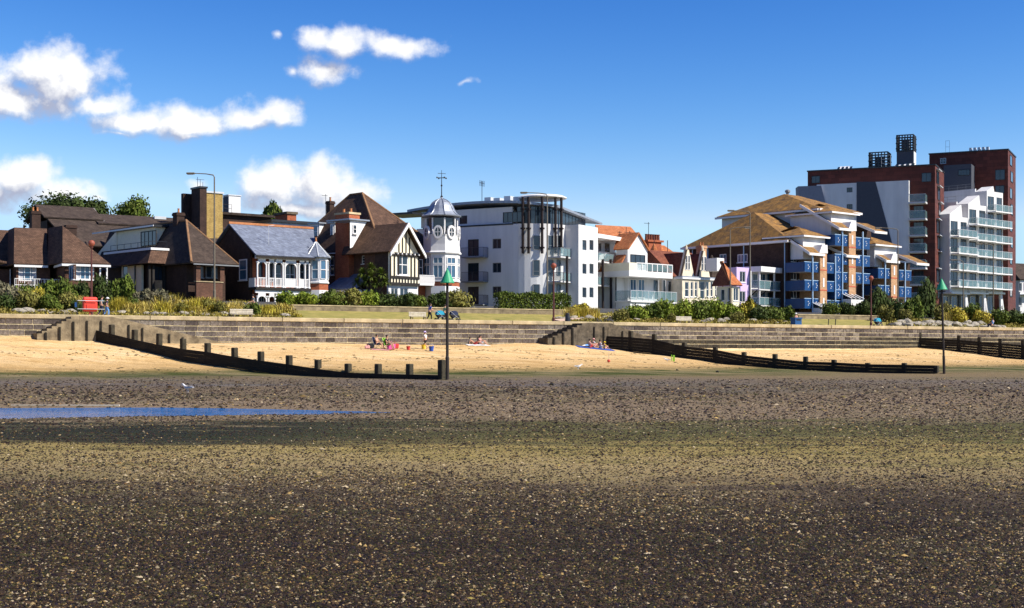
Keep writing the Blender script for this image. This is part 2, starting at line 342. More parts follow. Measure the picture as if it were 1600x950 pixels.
def build_beach():
    tau = np.concatenate([np.linspace(-700, -130, 12), np.arange(-120, 130.1, 1.0), [g+e for g in GROY for e in (-.14, .14)], np.linspace(140, 700, 12)]); tau = np.unique(np.round(tau, 3))
    s = np.concatenate([[-.5, 0], np.arange(.75, 126, .75), np.linspace(130, 900, 16)])
    T, S = np.meshgrid(tau, s); tt = T + GK*np.clip(S, 0, 60); H = beach_h(tt, S)
    X = tt*CA + S*SA; Y = WY + tt*SA - S*CA
    v = np.stack([X, Y, H], -1).reshape(-1, 3); n, k = T.shape
    i = (np.arange(n-1)[:, None]*k + np.arange(k-1)).ravel()
    f = np.stack([i, i+k, i+k+1, i+1], 1)
    me = bpy.data.meshes.new('beach'); me.from_pydata(v.tolist(), [], f.tolist()); me.shade_smooth()
    m = bpy.data.materials.new('beach_ground'); m.use_nodes = True; nt = m.node_tree; N = nt.nodes; L = nt.links; p = N['Principled BSDF']
    def mth(op, a, b=None, c=None, clamp=False):
        q = N.new('ShaderNodeMath'); q.operation = op; q.use_clamp = clamp
        for j, u in enumerate((a, b, c)):
            if u is None: continue
            if isinstance(u, (int, float)): q.inputs[j].default_value = u
            else: L.new(u, q.inputs[j])
        return q.outputs[0]
    def noise(sc, det=5, st=(1, 1, 1), rough=.6):
        mp = N.new('ShaderNodeMapping'); mp.inputs['Scale'].default_value = st; L.new(tc.outputs['Object'], mp.inputs[0])
        q = N.new('ShaderNodeTexNoise'); q.inputs['Scale'].default_value = sc; q.inputs['Detail'].default_value = det; q.inputs['Roughness'].default_value = rough; L.new(mp.outputs[0], q.inputs['Vector']); return q.outputs[0]
    def ramp(fac, stops):
        r = N.new('ShaderNodeValToRGB'); L.new(fac, r.inputs[0]); e = r.color_ramp.elements
        while len(e) < len(stops): e.new(.5)
        for q, (pos, c) in zip(e, stops): q.position = pos; q.color = (*c, 1)
        return r.outputs[0]
    def mix(f, a, b, bl='MIX'):
        q = N.new('ShaderNodeMix'); q.data_type = 'RGBA'; q.blend_type = bl
        for j, u in ((0, f), (6, a), (7, b)):
            if isinstance(u, (int, float)): q.inputs[j].default_value = u
            elif isinstance(u, tuple): q.inputs[j].default_value = (*u, 1)
            else: L.new(u, q.inputs[j])
        return q.outputs[2]
    tc = N.new('ShaderNodeTexCoord'); sp = N.new('ShaderNodeSeparateXYZ'); L.new(tc.outputs['Object'], sp.inputs[0]); X_, Y_ = sp.outputs[0], sp.outputs[1]
    big = noise(.12, 4, (.35, 1, 1)); mid = noise(.9, 6, (.4, 1, 1)); fine = noise(9, 6); grit = noise(45, 4, rough=.75)
    # tidal zones of the flat, in bands that lie along the shore
    dist = mth('MULTIPLY', Y_, mth('MULTIPLY_ADD', big, .62, mth('MULTIPLY_ADD', mid, .5, .44)))
    f = mth('DIVIDE', 9.44, mth('MAXIMUM', dist, 5.0))
    mud = ramp(f, [(.06, (.19, .14, .07)), (.13, (.12, .09, .055)), (.20, (.19, .14, .09)), (.255, (.18, .135, .085)), (.285, (.085, .08, .028)), (.325, (.10, .09, .03)), (.375, (.26, .20, .068)), (.44, (.29, .22, .10)), (.56, (.10, .074, .045)), (.66, (.024, .0175, .012)), (1.0, (.011, .008, .006))])
    left = N.new('ShaderNodeMapRange'); left.inputs[1].default_value = 1.0; left.inputs[2].default_value = -6; L.new(X_, left.inputs[0])
    bell = ramp(mth('MULTIPLY_ADD', mid, .03, f), [(.272, (0, 0, 0)), (.295, (1, 1, 1)), (.35, (1, 1, 1)), (.395, (0, 0, 0))])
    mud = mix(mth('MULTIPLY', bell, mth('MULTIPLY', left.outputs[0], .92)), mud, (.014, .018, .012))
    wetb = ramp(mth('MULTIPLY_ADD', mid, .02, f), [(.10, (0, 0, 0)), (.115, (1, 1, 1)), (.135, (.5, .5, .5)), (.16, (0, 0, 0))])
    mud = mix(mth('MULTIPLY', mth('MULTIPLY', wetb, mth('MULTIPLY_ADD', big, 3.0, -1.0, clamp=True)), .6), mud, (.12, .11, .125))
    Z_ = mth('ADD', sp.outputs[2], mth('MULTIPLY_ADD', mid, .55, mth('MULTIPLY_ADD', big, .35, mth('MULTIPLY_ADD', fine, .25, -.575))))
    sand = ramp(noise(.5, 7, (.5, 1.6, 1)), [(.3, (.66, .44, .19)), (.5, (.77, .55, .28)), (.7, (.83, .64, .39))])
    tide = ramp(noise(.28, 7, (.25, 2.2, 1), .7), [(.56, (1, 1, 1)), (.60, (.62, .55, .45)), (.62, (1, 1, 1))])
    sand = mix(1.0, sand, tide, 'MULTIPLY')
    lowr = N.new('ShaderNodeMapRange'); lowr.inputs[1].default_value = 1.5; lowr.inputs[2].default_value = .6; L.new(Z_, lowr.inputs[0])
    sand = mix(mth('MULTIPLY', lowr.outputs[0], .75), sand, mix(mid, (.34, .22, .08), (.56, .38, .17)))
    sand = mix(1.0, sand, ramp(noise(2.2, 7, (.6, 1, 1), .75), [(.3, (.72, .68, .62)), (.5, (1, 1, 1)), (.7, (1.08, 1.08, 1.08))]), 'MULTIPLY')
    sand = mix(mth('MULTIPLY_ADD', grit, 2.2, -.75, clamp=True), mix(1.0, sand, (.70, .66, .6), 'MULTIPLY'), sand)
    g = N.new('ShaderNodeMapRange'); g.inputs[1].default_value = .68; g.inputs[2].default_value = .36; L.new(Z_, g.inputs[0])
    weed = mix(fine, (.012, .026, .003), (.075, .085, .018))
    g2 = N.new('ShaderNodeMapRange'); g2.inputs[1].default_value = .22; g2.inputs[2].default_value = .0; L.new(Z_, g2.inputs[0])
    wl = mth('MULTIPLY_ADD', noise(.22, 6, (.5, 1.4, 1), .7), 3.2, -.75, clamp=True)
    band = mix(wl, (.33, .25, .14), weed)
    c = mix(g2.outputs[0], mix(g.outputs[0], sand, band), mud)
    c = mix(1.0, c, ramp(grit, [(.3, (.45, .44, .43)), (.5, (.95, .95, .95)), (.72, (1.5, 1.45, 1.35))]), 'MULTIPLY')
    L.new(c, p.inputs['Base Color'])
    ro = mix(mth('MULTIPLY', wetb, mth('MULTIPLY_ADD', big, 3.0, -1.0, clamp=True)), mix(g2.outputs[0], (.95, .95, .95), (.92, .92, .92)), (.34, .34, .34)); L.new(ro, p.inputs['Roughness'])
    p.inputs['Specular IOR Level'].default_value = .12
    b = N.new('ShaderNodeBump'); b.inputs['Strength'].default_value = .8; b.inputs['Distance'].default_value = .05
    L.new(mth('ADD', mth('MULTIPLY_ADD', noise(2.6, 3), 2.2, fine), mth('MULTIPLY', grit, .6)), b.inputs['Height']); L.new(b.outputs[0], p.inputs['Normal'])
    me.materials.append(m); o = bpy.data.objects.new('beach', me); COL.objects.link(o); tag(o, 'wide low-tide beach of shelly mud, weed and sand below the sea wall', kind='structure')
build_beach()
def ground_px(x, y):
    """world point where the sight line through a pixel meets the beach"""
    m = (x-800)/FP; prev = None
    for lam in np.arange(8, 175, .25):
        X, Y = m*lam, lam; t = X*CA + (Y-WY)*SA; s = X*SA + (WY-Y)*CA
        if EYE + lam*(HOR-y)/FP <= beach_h(t, s): return (X, Y, float(beach_h(t, s)))
    return (X, Y, float(beach_h(t, s)))
def beach_z(X, Y): return float(beach_h(X*CA + (Y-WY)*SA, X*SA + (WY-Y)*CA))

# tidal pool
wm = mat('pool_water', (.002, .10, .30), .1, .25, 1.0, spec=.15)  # blue of the reflected sky put into the base colour
nt = wm.node_tree; b = nt.nodes.new('ShaderNodeBump'); b.inputs['Strength'].default_value = 1.0; b.inputs['Distance'].default_value = .22
n2 = nt.nodes.new('ShaderNodeTexNoise'); n2.inputs['Scale'].default_value = 5; n2.inputs['Detail'].default_value = 4; mp = nt.nodes.new('ShaderNodeMapping'); mp.inputs['Scale'].default_value = (.45, 1, 1)
tcn = nt.nodes.new('ShaderNodeTexCoord'); nt.links.new(tcn.outputs['Object'], mp.inputs[0]); nt.links.new(mp.outputs[0], n2.inputs['Vector'])
nt.links.new(n2.outputs[0], b.inputs['Height']); nt.links.new(b.outputs[0], nt.nodes['Principled BSDF'].inputs['Normal'])
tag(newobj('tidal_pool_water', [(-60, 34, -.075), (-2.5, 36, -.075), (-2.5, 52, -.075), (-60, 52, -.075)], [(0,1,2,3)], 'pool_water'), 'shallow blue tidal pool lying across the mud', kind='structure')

# shells and pebbles strewn over the flat
def build_shells():
    r = np.random.default_rng(7); n = 560000
    x = r.uniform(-260, 1860, n); yy = 553 + 38 + (r.random(n)**.85)*(560-38)
    d = EYE*FP/(yy-553); X = (x-800)/FP*d; Y = d
    fb = 9.44/(Y*(1+.10*np.sin(X*.35)+.08*np.sin(X*.9+Y)+.12*r.standard_normal(n)))
    t = X*CA + (Y-WY)*SA; s = X*SA + (WY-Y)*CA; z = beach_h(t, s)
    keep = (z > -.085) & (z < .14) & (s > 18); 
    pale = np.interp(fb, [.08, .16, .2, .25, .285, .33, .40, .47, .56, .7, 1], [.3, .5, 1, .9, .3, .35, .8, 1.0, .9, .55, .40]); pale *= (.72+.4*np.sin(X*.55+1.9*np.sin(Y*.33))*np.sin(Y*.6+1.3*np.sin(X*.24))+.12*np.sin(X*2.1)*np.sin(Y*1.7)); pale *= 1-.8*np.clip((-X-1)/5, 0, 1)*((fb > .27) & (fb < .38))
    patch = .5+.5*np.sin(X*.7+1.3*np.sin(Y*.5))*np.sin(Y*.9+.6*np.sin(X*.4)); keep &= r.random(n) < (.62+.38*patch)*np.interp(fb, [.1, .2, .26, .34, .38, .46, .54, .7], [.8, .8, .85, .75, .42, .45, .9, 1])
    x, X, Y, z, pale, fb = (q[keep] for q in (x, X, Y, z, pale, fb)); n = len(X)
    sz = r.uniform(.004, .0105, n)*np.clip(.7+Y/20+np.maximum(Y-30, 0)/14, .9, 6.5)*np.where(r.random(n) < .03, 1.8, 1)
    k = 4; ang = np.arange(k)*2*pi/k
    rot = r.uniform(0, 2*pi, n); el = r.uniform(1.0, 2.1, n); jit = r.uniform(.65, 1.2, (n, k))
    px = np.cos(ang)[None]*jit*el[:, None]; py = np.sin(ang)[None]*jit
    c, s_ = np.cos(rot)[:, None], np.sin(rot)[:, None]
    V = np.zeros((n, k+1, 3)); sz1 = sz[:, None]
    V[:, :k, 0] = X[:, None] + (px*c - py*s_)*sz1; V[:, :k, 1] = Y[:, None] + (px*s_+py*c)*sz1
    tl = r.uniform(-.5, .5, n)[:, None]; V[:, :k, 2] = z[:, None] + .001 + np.maximum(0, (px*tl))*sz1*.8
    V[:, k, 0] = X + r.uniform(-.3, .3, n)*sz; V[:, k, 1] = Y + r.uniform(-.3, .3, n)*sz; V[:, k, 2] = z + .003 + sz*r.uniform(.35, 1.0, n)
    base = (np.arange(n)*(k+1))[:, None]
    F = np.stack([base+np.arange(k), base+(np.arange(k)+1) % k, np.repeat(base+k, k, 1)], -1).reshape(-1, 3)
    palette = np.array([(.47, .34, .16), (.40, .27, .10), (.56, .45, .28), (.32, .19, .07), (.33, .27, .16), (.28, .22, .06)])
    darkp = np.array([(.032, .021, .02), (.05, .033, .02), (.02, .015, .012), (.075, .048, .025), (.045, .042, .015)])
    isp = r.random(n) < pale*.56
    col = np.where(isp[:, None], palette[r.integers(0, 6, n)]*(.05+.95*r.random(n)**2.6)[:, None], darkp[r.integers(0, 5, n)]*r.uniform(.25, 1.1, n)[:, None])
    me = bpy.data.meshes.new('shells'); me.vertices.add(n*(k+1)); me.vertices.foreach_set('co', V.ravel())
    nf = len(F); me.loops.add(nf*3); me.loops.foreach_set('vertex_index', F.ravel().astype(np.int32)); me.polygons.add(nf)
    me.polygons.foreach_set('loop_start', np.arange(0, nf*3, 3, dtype=np.int32)); me.update()
    ca = me.color_attributes.new('Col', 'FLOAT_COLOR', 'POINT'); cc = np.ones((n, k+1, 4)); cc[:, :, :3] = col[:, None]; ca.data.foreach_set('color', cc.ravel())
    m = bpy.data.materials.new('shell'); m.use_nodes = True; p = m.node_tree.nodes['Principled BSDF']; a = m.node_tree.nodes.new('ShaderNodeVertexColor'); a.layer_name = 'Col'
    m.node_tree.links.new(a.outputs[0], p.inputs['Base Color']); p.inputs['Roughness'].default_value = .5; p.inputs['Specular IOR Level'].default_value = .15
    me.materials.append(m); o = bpy.data.objects.new('shells_and_pebbles', me); COL.objects.link(o)
    tag(o, 'broken shells and pebbles scattered over the whole mud flat', 'shells', kind='stuff')
build_shells()

def strand_weed():
    r = np.random.default_rng(17); V = []; F = []
    for i in range(2400):
        x = r.uniform(-80, 1680); line = r.choice((0, 1, 2)); y = (548, 557, 569)[line]+r.normal(0, 3.2)+3*sin(x*.011+line); m_ = (x-800)/FP
        lam = WY/(1-m_*.59) - (8, 17, 27)[line]*1.16 + r.normal(0, 1.6); X, Y = m_*lam, lam; t = X*CA+(Y-WY)*SA; s = X*SA+(WY-Y)*CA
        if s < 2 or r.random() > .5+.5*sin(t*.9+line*2)*sin(t*.37+s*.3): continue
        h = float(beach_h(t, s))
        if h < .15: continue
        w = r.uniform(.04, .16); a = r.uniform(0, 6.28); b = len(V); n_ = 6
        for j in range(n_): e = w*r.uniform(.5, 1.2)*(1.9 if j % 3 == 0 else 1); V.append((X+cos(a+j*pi/3)*e, Y+sin(a+j*pi/3)*e*.6, h+.006))
        V.append((X, Y, h+.02+w*.3)); F += [(b+j, b+(j+1) % n_, b+n_) for j in range(n_)]
    o = newobj('strandline_weed', V, F, mat('dry_weed', (.05, .035, .015), .9, .4, 6, col2=(.13, .10, .04))); tag(o, 'flecks of dried weed and stones strewn in lines along the sand', 'seaweed', kind='stuff')
strand_weed()

# ------------------------------------------------------------------ land behind the wall
def land_z(q): return float(np.interp(q, [0, 6, 16, 16.5, 22, 5000], [4.92, 4.92, 6.15, 6.35, 7.2, 7.2]))
grass = mat('grass_bank', (.17, .17, .035), .95, .3, .8, .6, 14, col2=(.34, .27, .08))
mat('tarmac', (.05, .05, .052), .9, .15, 2); mat('paving', (.36, .29, .22), .9, .2, 1.5); mat('inland', (.10, .10, .04), .95, .3, .4)
def strip(name, qs, t0, t1, m, dz=0, step=3.0, wob=0):
    ts = np.arange(t0, t1+step, step); v = []; 
    for q in qs:
        for t in ts: v.append(W(t, q, land_z(q)+dz+wob*sin(t*.9+q)*sin(t*.37+q*.8)*(6.5 < q < 15.5)))
    k = len(ts); f = [(i*k+j, i*k+j+1, (i+1)*k+j+1, (i+1)*k+j) for i in range(len(qs)-1) for j in range(k-1)]
    return newobj(name, v, f, m, smooth=True)
tag(strip('promenade', [.3, 3, 6], -240, 420, 'paving'), 'paved promenade running along the top of the sea wall', kind='structure')
tag(strip('grass_bank', [6, 8, 10, 12, 14, 16, 16.5, 19, 22], -240, 420, 'grass_bank', wob=.06), 'sloping grass bank between promenade and street', kind='structure')
tag(strip('road', [17.4, 19, 21.8], -240, 420, 'tarmac', .03), 'street along the sea front', kind='structure')
tag(newobj('inland_ground', [W(-1500, 22, 7.2), W(2500, 22, 7.2), W(2500, 3000, 7.2), W(-1500, 3000, 7.2)], [(0,1,2,3)], 'inland'), 'level ground of the town behind the street', kind='structure')
pv = []
for i in range(13):
    x = 868 + i*11; w = i/12; q = 8.5 + 6.5*w; t, _ = on_q(x, q)
    pv += [W(t, q-.9, land_z(q-.9)+.09), W(t, q+.9, land_z(q+.9)+.09)]
tag(newobj('path', pv, [(2*i, 2*i+2, 2*i+3, 2*i+1) for i in range(12)], mat('pink_path', (.50, .36, .27), .9, .15, 1), solid=.05), 'pinkish path slanting up the bank', kind='structure')

# ------------------------------------------------------------------ sea wall of coursed blocks
mat('mortar', (.66, .54, .32), .95, .3, 1.2, .3, 12)
stone = mat('wall_stone', (.052, .041, .035), .92, .5, 3.5, 1.0, 16, col2=(.21, .17, .14), isl=.6)
def build_wall():
    CH = .46; T0, T1 = -56, 86; mat('wall_stone_algae', (.022, .018, .012), .9, .5, 3.5, 1.0, 16, col2=(.075, .06, .04), isl=.4)
    root = tag(empty('sea_wall', W(0, 0, 0), TA), 'long grey blockwork sea wall with pale joints and concrete coping', 'sea wall')
    k = MB()
    for c in range(6):
        z1 = 4.6-c*CH; z0 = z1-CH if c < 5 else .3; off = .035*c
        k.box(T0-120, T1+260, -off-.02, .5, z0, z1-.001*c)
    k.build('wall_core', 'mortar', root)
    t = T0-120.0; r = random.Random(3)
    while t < T1+260:
        w = 6.0 if T0 < t < T1 else 20; o = newobj('coping_stone', boxv(0, w-.03, -.14, .62, 0, .37), BOXF, 'coping', root)
        o.location = (t, 0, 4.602); bv = o.modifiers.new('b', 'BEVEL'); bv.width = .04; t += w
    blocks = []
    for c in range(5):
        t = T0-c*.4
        while t < T1: w = r.choice((.7, .85, 1.0, 1.15, 1.3)); blocks.append((t, c, w, r.uniform(.9, 1.1))); t += w
    blocks = [b for b in blocks if not (b[1] == 4 and b[0] > 60)]
    blocks.sort(key=lambda b: b[0]); meshes = {}; rest = MB(); rest2 = MB()
    vis = [b for b in blocks if b[0] > -49 and 4.6-b[1]*CH > sand_at_wall(b[0])+.05]
    hid = [b for b in blocks if b not in vis]
    for i, (t, c, w, e) in enumerate(vis+hid):
        z1 = 4.6-c*CH-.035; h = CH-.075; off = .035*c
        if i < 300:
            alg = t > 14 and c > 2 or (t > 46 and c > 1); key = (w, alg)
            if key not in meshes:
                mb = MB().box(.032, w-.032, -.06, .02, 0, h); me = bpy.data.meshes.new('block'); me.from_pydata(mb.v, [], mb.f); me.materials.append(MATS['wall_stone_algae'] if alg else stone); meshes[key] = me
            o = bpy.data.objects.new('block', meshes[key]); COL.objects.link(o); o.parent = root; o.location = (t, -off+r.uniform(-.025, .012), z1-h); o.scale = (1, e, 1)
        else:
            y = -off+r.uniform(-.025, .012); (rest2 if (t > 14 and c > 2 or (t > 46 and c > 1)) else rest).box(t+.032, t+w-.032, y-.06*e, y+.02, z1-h, z1)
    o = rest.build('far_blocks', 'wall_stone', root); tag(o, kind='stuff'); o = rest2.build('far_weedy_blocks', 'wall_stone_algae', root); tag(o, kind='stuff')
build_wall()
# low retaining wall at the back of the grass
def low_wall(xa, xb, label, y=0):
    ta, _ = on_q(xa, 16); tb, _ = on_q(xb, 16); root = tag(empty('low_wall', W(ta, 16, land_z(15.8)-.3), TA), label, 'low wall', 'low walls behind the grass'); L = tb-ta
    newobj('wall', boxv(0, L, 0, .35, 0, .82), BOXF, 'concrete', root); t = 0
    while t < L-.1:
        w = min(3.0, L-t); newobj('coping', boxv(t, t+w-.02, -.05, .40, .822, .93), BOXF, 'coping', root); t += w
low_wall(455, 885, 'long low tan wall behind the grass, below the half-timbered house and white flats')
low_wall(1246, 1392, 'shorter low tan wall behind the grass, right of the blue bin')

# ------------------------------------------------------------------ timber groynes
def on_groyne(tau, x):
    m = (x-800)/FP      # X = m*Y on t = tau + GK*s
    ax, bx = tau*CA, GK*CA + SA; ay, by = WY + tau*SA, GK*SA - CA
    s = (m*ay - ax)/(bx - m*by); return tau + GK*s, s, ay + by*s
wood = mat('groyne_wood', (.007, .006, .004), .85, .5, 2.5, .7, 14, col2=(.022, .018, .011), stretch=(.3, 1, 1)); postm = mat('groyne_post', (.02, .017, .011), .85, .5, 3, .7, 14, col2=(.06, .05, .03))
def groyne(tau, posts, tops, label):
    t, s, d = on_groyne(tau, posts[0][0]); o0 = W(t, -s, 0); dirv = Vector((GK*CA+SA, GK*SA-CA, 0)); nrm = dirv.length; ang = math.atan2(dirv.y, dirv.x)
    root = tag(empty('timber_groyne', o0, ang), label, 'groyne', 'timber groynes'); s0 = s; P = []
    for (x, y) in posts:
        t, s, d = on_groyne(tau, x); P.append(((s-s0)*nrm, EYE+d*(HOR-y)/FP, s, t))
    tx = [q[0] for q in tops]; ty = [q[1] for q in tops]
    def topz(x): t, s, d = on_groyne(tau, x); return EYE + d*(HOR-float(np.interp(x, tx, ty)))/FP
    for i, (l, z, s, t) in enumerate(P):
        g = min(float(beach_h(t-.4, s)), float(beach_h(t+.4, s))); w = .2
        v = boxv(-w, w, -w, w, g-.5, z)[:]; o = MB(); o.add(v, BOXF); q = o.build('post', 'groyne_post', root); q.location = (l, .12, 0); bv = q.modifiers.new('b', 'BEVEL'); bv.width = .06; bv.segments = 2
        q.rotation_euler = (random.uniform(-.015, .015), random.uniform(-.02, .02), random.uniform(-.1, .1))
    rr = random.Random(5)
    for i in range(len(P)-1):
        (l0, _, s0_, t0), (l1, _, s1_, t1) = P[i], P[i+1]; z0, z1 = topz(posts[i][0]), topz(posts[i+1][0])
        g = min(float(beach_h(t0-.5, s0_)), float(beach_h(t1-.5, s1_)), float(beach_h(t0+.5, s0_)), float(beach_h(t1+.5, s1_)))-.15
        n = max(2, int(math.ceil((max(z0, z1)-g)/.28)))
        for k in range(min(n, 7)):
            a0, a1 = z0-k*.28, z1-k*.28; e = rr.uniform(0, .03)
            v = [(l0+.01, -.13-e, a0-.268), (l1-.01, -.13-e, a1-.268), (l1-.01, -.05, a1-.268), (l0+.01, -.05, a0-.268), (l0+.01, -.13-e, a0), (l1-.01, -.13-e, a1), (l1-.01, -.05, a1), (l0+.01, -.05, a0)]
            newobj('plank', v, BOXF, 'groyne_wood', root)
    return root
groyne(GROY[0], [(136,500),(173.5,507),(208,515),(246,521),(285,529),(323,536),(365,543),(406,549),(450,555),(495,562),(542,568),(589,568.5),(638,568.5),(688,562)],
       [(136,512),(208,530),(246,538),(285,545),(323,549.5),(365,557),(406,563),(450,569),(495,576),(542,582),(589,584),(638,585),(690,586)], 'left timber groyne whose posts step down towards the tall green-topped beacon')
groyne(GROY[1], [(947,511),(985,517),(1021,522),(1068,535),(1116,542),(1162,550),(1210,553),(1258,557),(1302,562),(1355,567),(1412,567),(1462,571)],
       [(947,525),(985,527),(1021,530),(1068,541),(1116,546),(1162,555),(1210,560),(1258,565),(1302,566),(1355,569),(1412,570),(1462,571)], 'middle timber groyne running right from the dark steps by the sunbathers')
groyne(GROY[2], [(1437,519),(1497,524),(1530,527),(1562,529),(1598,531),(1640,536),(1690,542)], [(1437,528),(1497,531),(1560,536),(1640,543),(1690,548)], 'black timber groyne at the right edge, cut off by the picture frame')

# concrete steps and wing walls where the groynes meet the sea wall
def steps(xa, xb, y_bot, xw, yw, label, dark):
    """steps climb from xa (bottom) to xb (top) beside the wall; a wing wall slopes down from xb to xw"""
    ta, za = tz(xa, y_bot, -1.9); tb, _ = on_q(xb, -1.9); tw, zw = tz(xw, yw, -1.9)
    root = tag(empty('beach_steps', W(ta, 0, 0), TA), label, 'steps', 'concrete beach steps'); m = 'concrete_dark' if dark else 'concrete'
    n = 8; dt = (tb-ta)/n; z1 = 4.78
    for i in range(n):
        z = za+.12+(z1-za-.12)*(i+1)/n
        newobj('step', boxv(i*dt, (tb-ta)+.3-.002*i, -1.9+.002*i, -.10, z-(z1-za)/n-(.6 if i == 0 else 0), z-.004), BOXF, m, root)
    L0, L1 = tb-ta+.3, tw-ta; v = []
    for b in (-1.9, -.12):
        v += [(L0, b, 1.5), (L1, b, 1.2), (L1, b, zw), (L0+2.6, b, z1+.02), (L0, b, z1+.02)]
    newobj('wing_wall', v, [(0,1,2,3,4), (9,8,7,6,5), (0,5,6,1), (1,6,7,2), (2,7,8,3), (3,8,9,4), (4,9,5,0)], m, root)
    for i in range(9):
        l = L0+.5+i*1.15; zt = np.interp(l, [L0+2.6, L1], [z1, zw])-.35
        if zt > 2.2 and l < L1-2 and i % 3 != 2: newobj('groove_strip', boxv(l, l+.13, -2.0, -1.902, 1.6, zt), BOXF, 'groyne_wood', root)  # thin dark strips standing in for shadowed vertical grooves
    for i in range(3): newobj('groove_strip', boxv(.6+i*1.1, .75+i*1.1, -2.02, -1.902, 1.6, za+.4+i*.45), BOXF, 'groyne_wood', root)
steps(58, 119, 527, 372, 541, 'pale concrete beach steps with sloping wing wall beside the red lifebuoy housing', False)
steps(856, 917, 533, 1062, 545, 'dark weathered beach steps with sloping wing wall behind the sitting group', True)


# ------------------------------------------------------------------ houses, left to right
Z0 = GZ - .2
# --- hipped brown bungalow at the left edge
def bungalow():
    B = Bd('bungalow', 'low brown-tiled bungalow with white fascia and white windows at the left edge', 'bungalow', 98, 142, 29)
    E1 = B.pb(98, 411); E2 = B.pb(172, 411); ze = E1[2]; zr = B.pb(98, 354, 4.5)[2]
    # right wing
    q1 = B.pb(98, 354, 4.2); n1 = B.pb(75, 411, 4.0); n2 = B.pb(76, 353, 7.6)
    v = [(0,0,ze), (E2[0],0,ze), (q1[0],4.2,zr), (n1[0],4.0,ze), (n2[0],7.6,zr), (E2[0],9,ze), (n1[0],9.5,ze)]
    B.mesh('roof', 'tile_brown', v, [(0,1,2), (3,0,2,4), (1,5,2), (5,6,4,2)], solid=.14)
    B.box('fascia', 'white_paint', -.1, E2[0]+.05, -.12, -.02, ze-.28, ze-.06); B.box('fascia', 'white_paint', -.12, -.02, 0, 3.9, ze-.28, ze-.06)
    a2 = B.pb(148, 430, .5)[0]; B.box('wall', 'brick_brown', .35, E2[0]-.6, 2.2, 8.5, Z0, ze-.1)
    zf = ze-.3
    B.facade('f', .5, .3, a2, Z0, zf, [((119, 413.5, 147, 437), dict(nx=4, nz=1, curtain=True, glass='glass_blue'))], 'brick_brown', fw=.1)
    B.facade('l', .3, .5, 3.9, Z0, zf, [((107, 414, 115, 437), dict(nx=2, glass='glass_blue'))], 'brick_brown')
    B.box('wall', 'brick_brown', a2-.3, a2-.02, .75, 2.3, Z0, zf)
    for x in (156.5, 167): p = B.pb(x, 430, .35); B.box('porch_post', 'white_paint', p[0]-.07, p[0]+.07, .3, .44, Z0, ze-.07)
    # left wing, set back
    q = 4.0; e1 = B.pb(22, 409, q); e2 = n1[0]; r1 = B.pb(23, 353, q+4.6); r0 = B.pb(0, 353, q+8)
    v = [(e1[0],q,ze), (e2,q,ze), (n2[0],q+4.6,zr), (r1[0],q+4.6,zr), (e1[0],q+10,ze), (r1[0],q+8,zr), (n2[0],q+8,zr), (e2, q+10, ze)]
    B.mesh('roof', 'tile_brown', v, [(0,1,2,3), (0,3,5,4), (3,2,6,5), (5,6,7,4)], solid=.14)
    B.box('fascia', 'white_paint', e1[0], e2-.02, q-.12, q-.02, ze-.28, ze-.06)
    B.box('wall', 'brick_brown', e1[0]+.6, e2+.3, q+.8, q+9, Z0, ze-.1)
    B.facade('f', q+.5, e1[0]+.3, e2+.3, Z0, zf, [((29, 413, 57, 439), dict(nx=3, glass='glass_blue', fw=.1, sill=False, curtain=True))], 'brick_brown')
    # outer wing running off the left edge
    q2 = q+4; w0 = B.pb(-120, 409, q2)[0]; w1 = e1[0]
    B.hip('roof', 'tile_brown', w0, w1+4, q2, q2+9, ze, zr, solid=.14, hr=.2); B.box('wall', 'brick_brown', w0+.5, w1+.4, q2+.5, q2+8.5, Z0, zf)
    B.box('downpipe', 'white_paint', B.pb(16, 420, q2+.3)[0]-.05, B.pb(16, 420, q2+.3)[0]+.05, q2+.3, q2+.42, Z0, zf)
    # white balcony rail in front of the garden door
    a, b = B.pb(23, 434, q-1.2), B.pb(100, 434, q-1.2); z = B.pb(60, 440, q-1.2)[2]
    B.rail([(a[0], q-1.2, z-1.0), (b[0], q-1.2, z-1.0)], 1.25, 'white_paint', 2, .9, .035, infill=.18)
    B.box('terrace', 'concrete', a[0]-.3, b[0]+.3, q-1.5, q+.45, Z0-.6, z-1.0)
bungalow()
def neighbour():
    B = Bd('white_gabled_house', 'sliver of a white gabled house cut off at the left edge', 'house', 6, 136, 34)
    a = B.pb(-60, 440)[0]; z = B.pb(3, 398)[2]
    v = [(a,0,Z0), (-.3,0,Z0), (-1.0,0,z-.9), (a,0,z-.2), (a,7,Z0), (-.3,7,Z0), (-1.0,7,z-.9), (a,7,z-.2)]
    B.mesh('wall', 'render_white', v, [(0,1,2,3), (1,5,6,2), (7,6,5,4), (3,2,6,7), (0,3,7,4)])
    B.mesh('roof', 'tile_brown', [(a,-.3,z), (.2,-.3,z-.75), (.2,7.2,z-.75), (a,7.2,z)], [(0,1,2,3)], solid=.18)
neighbour()
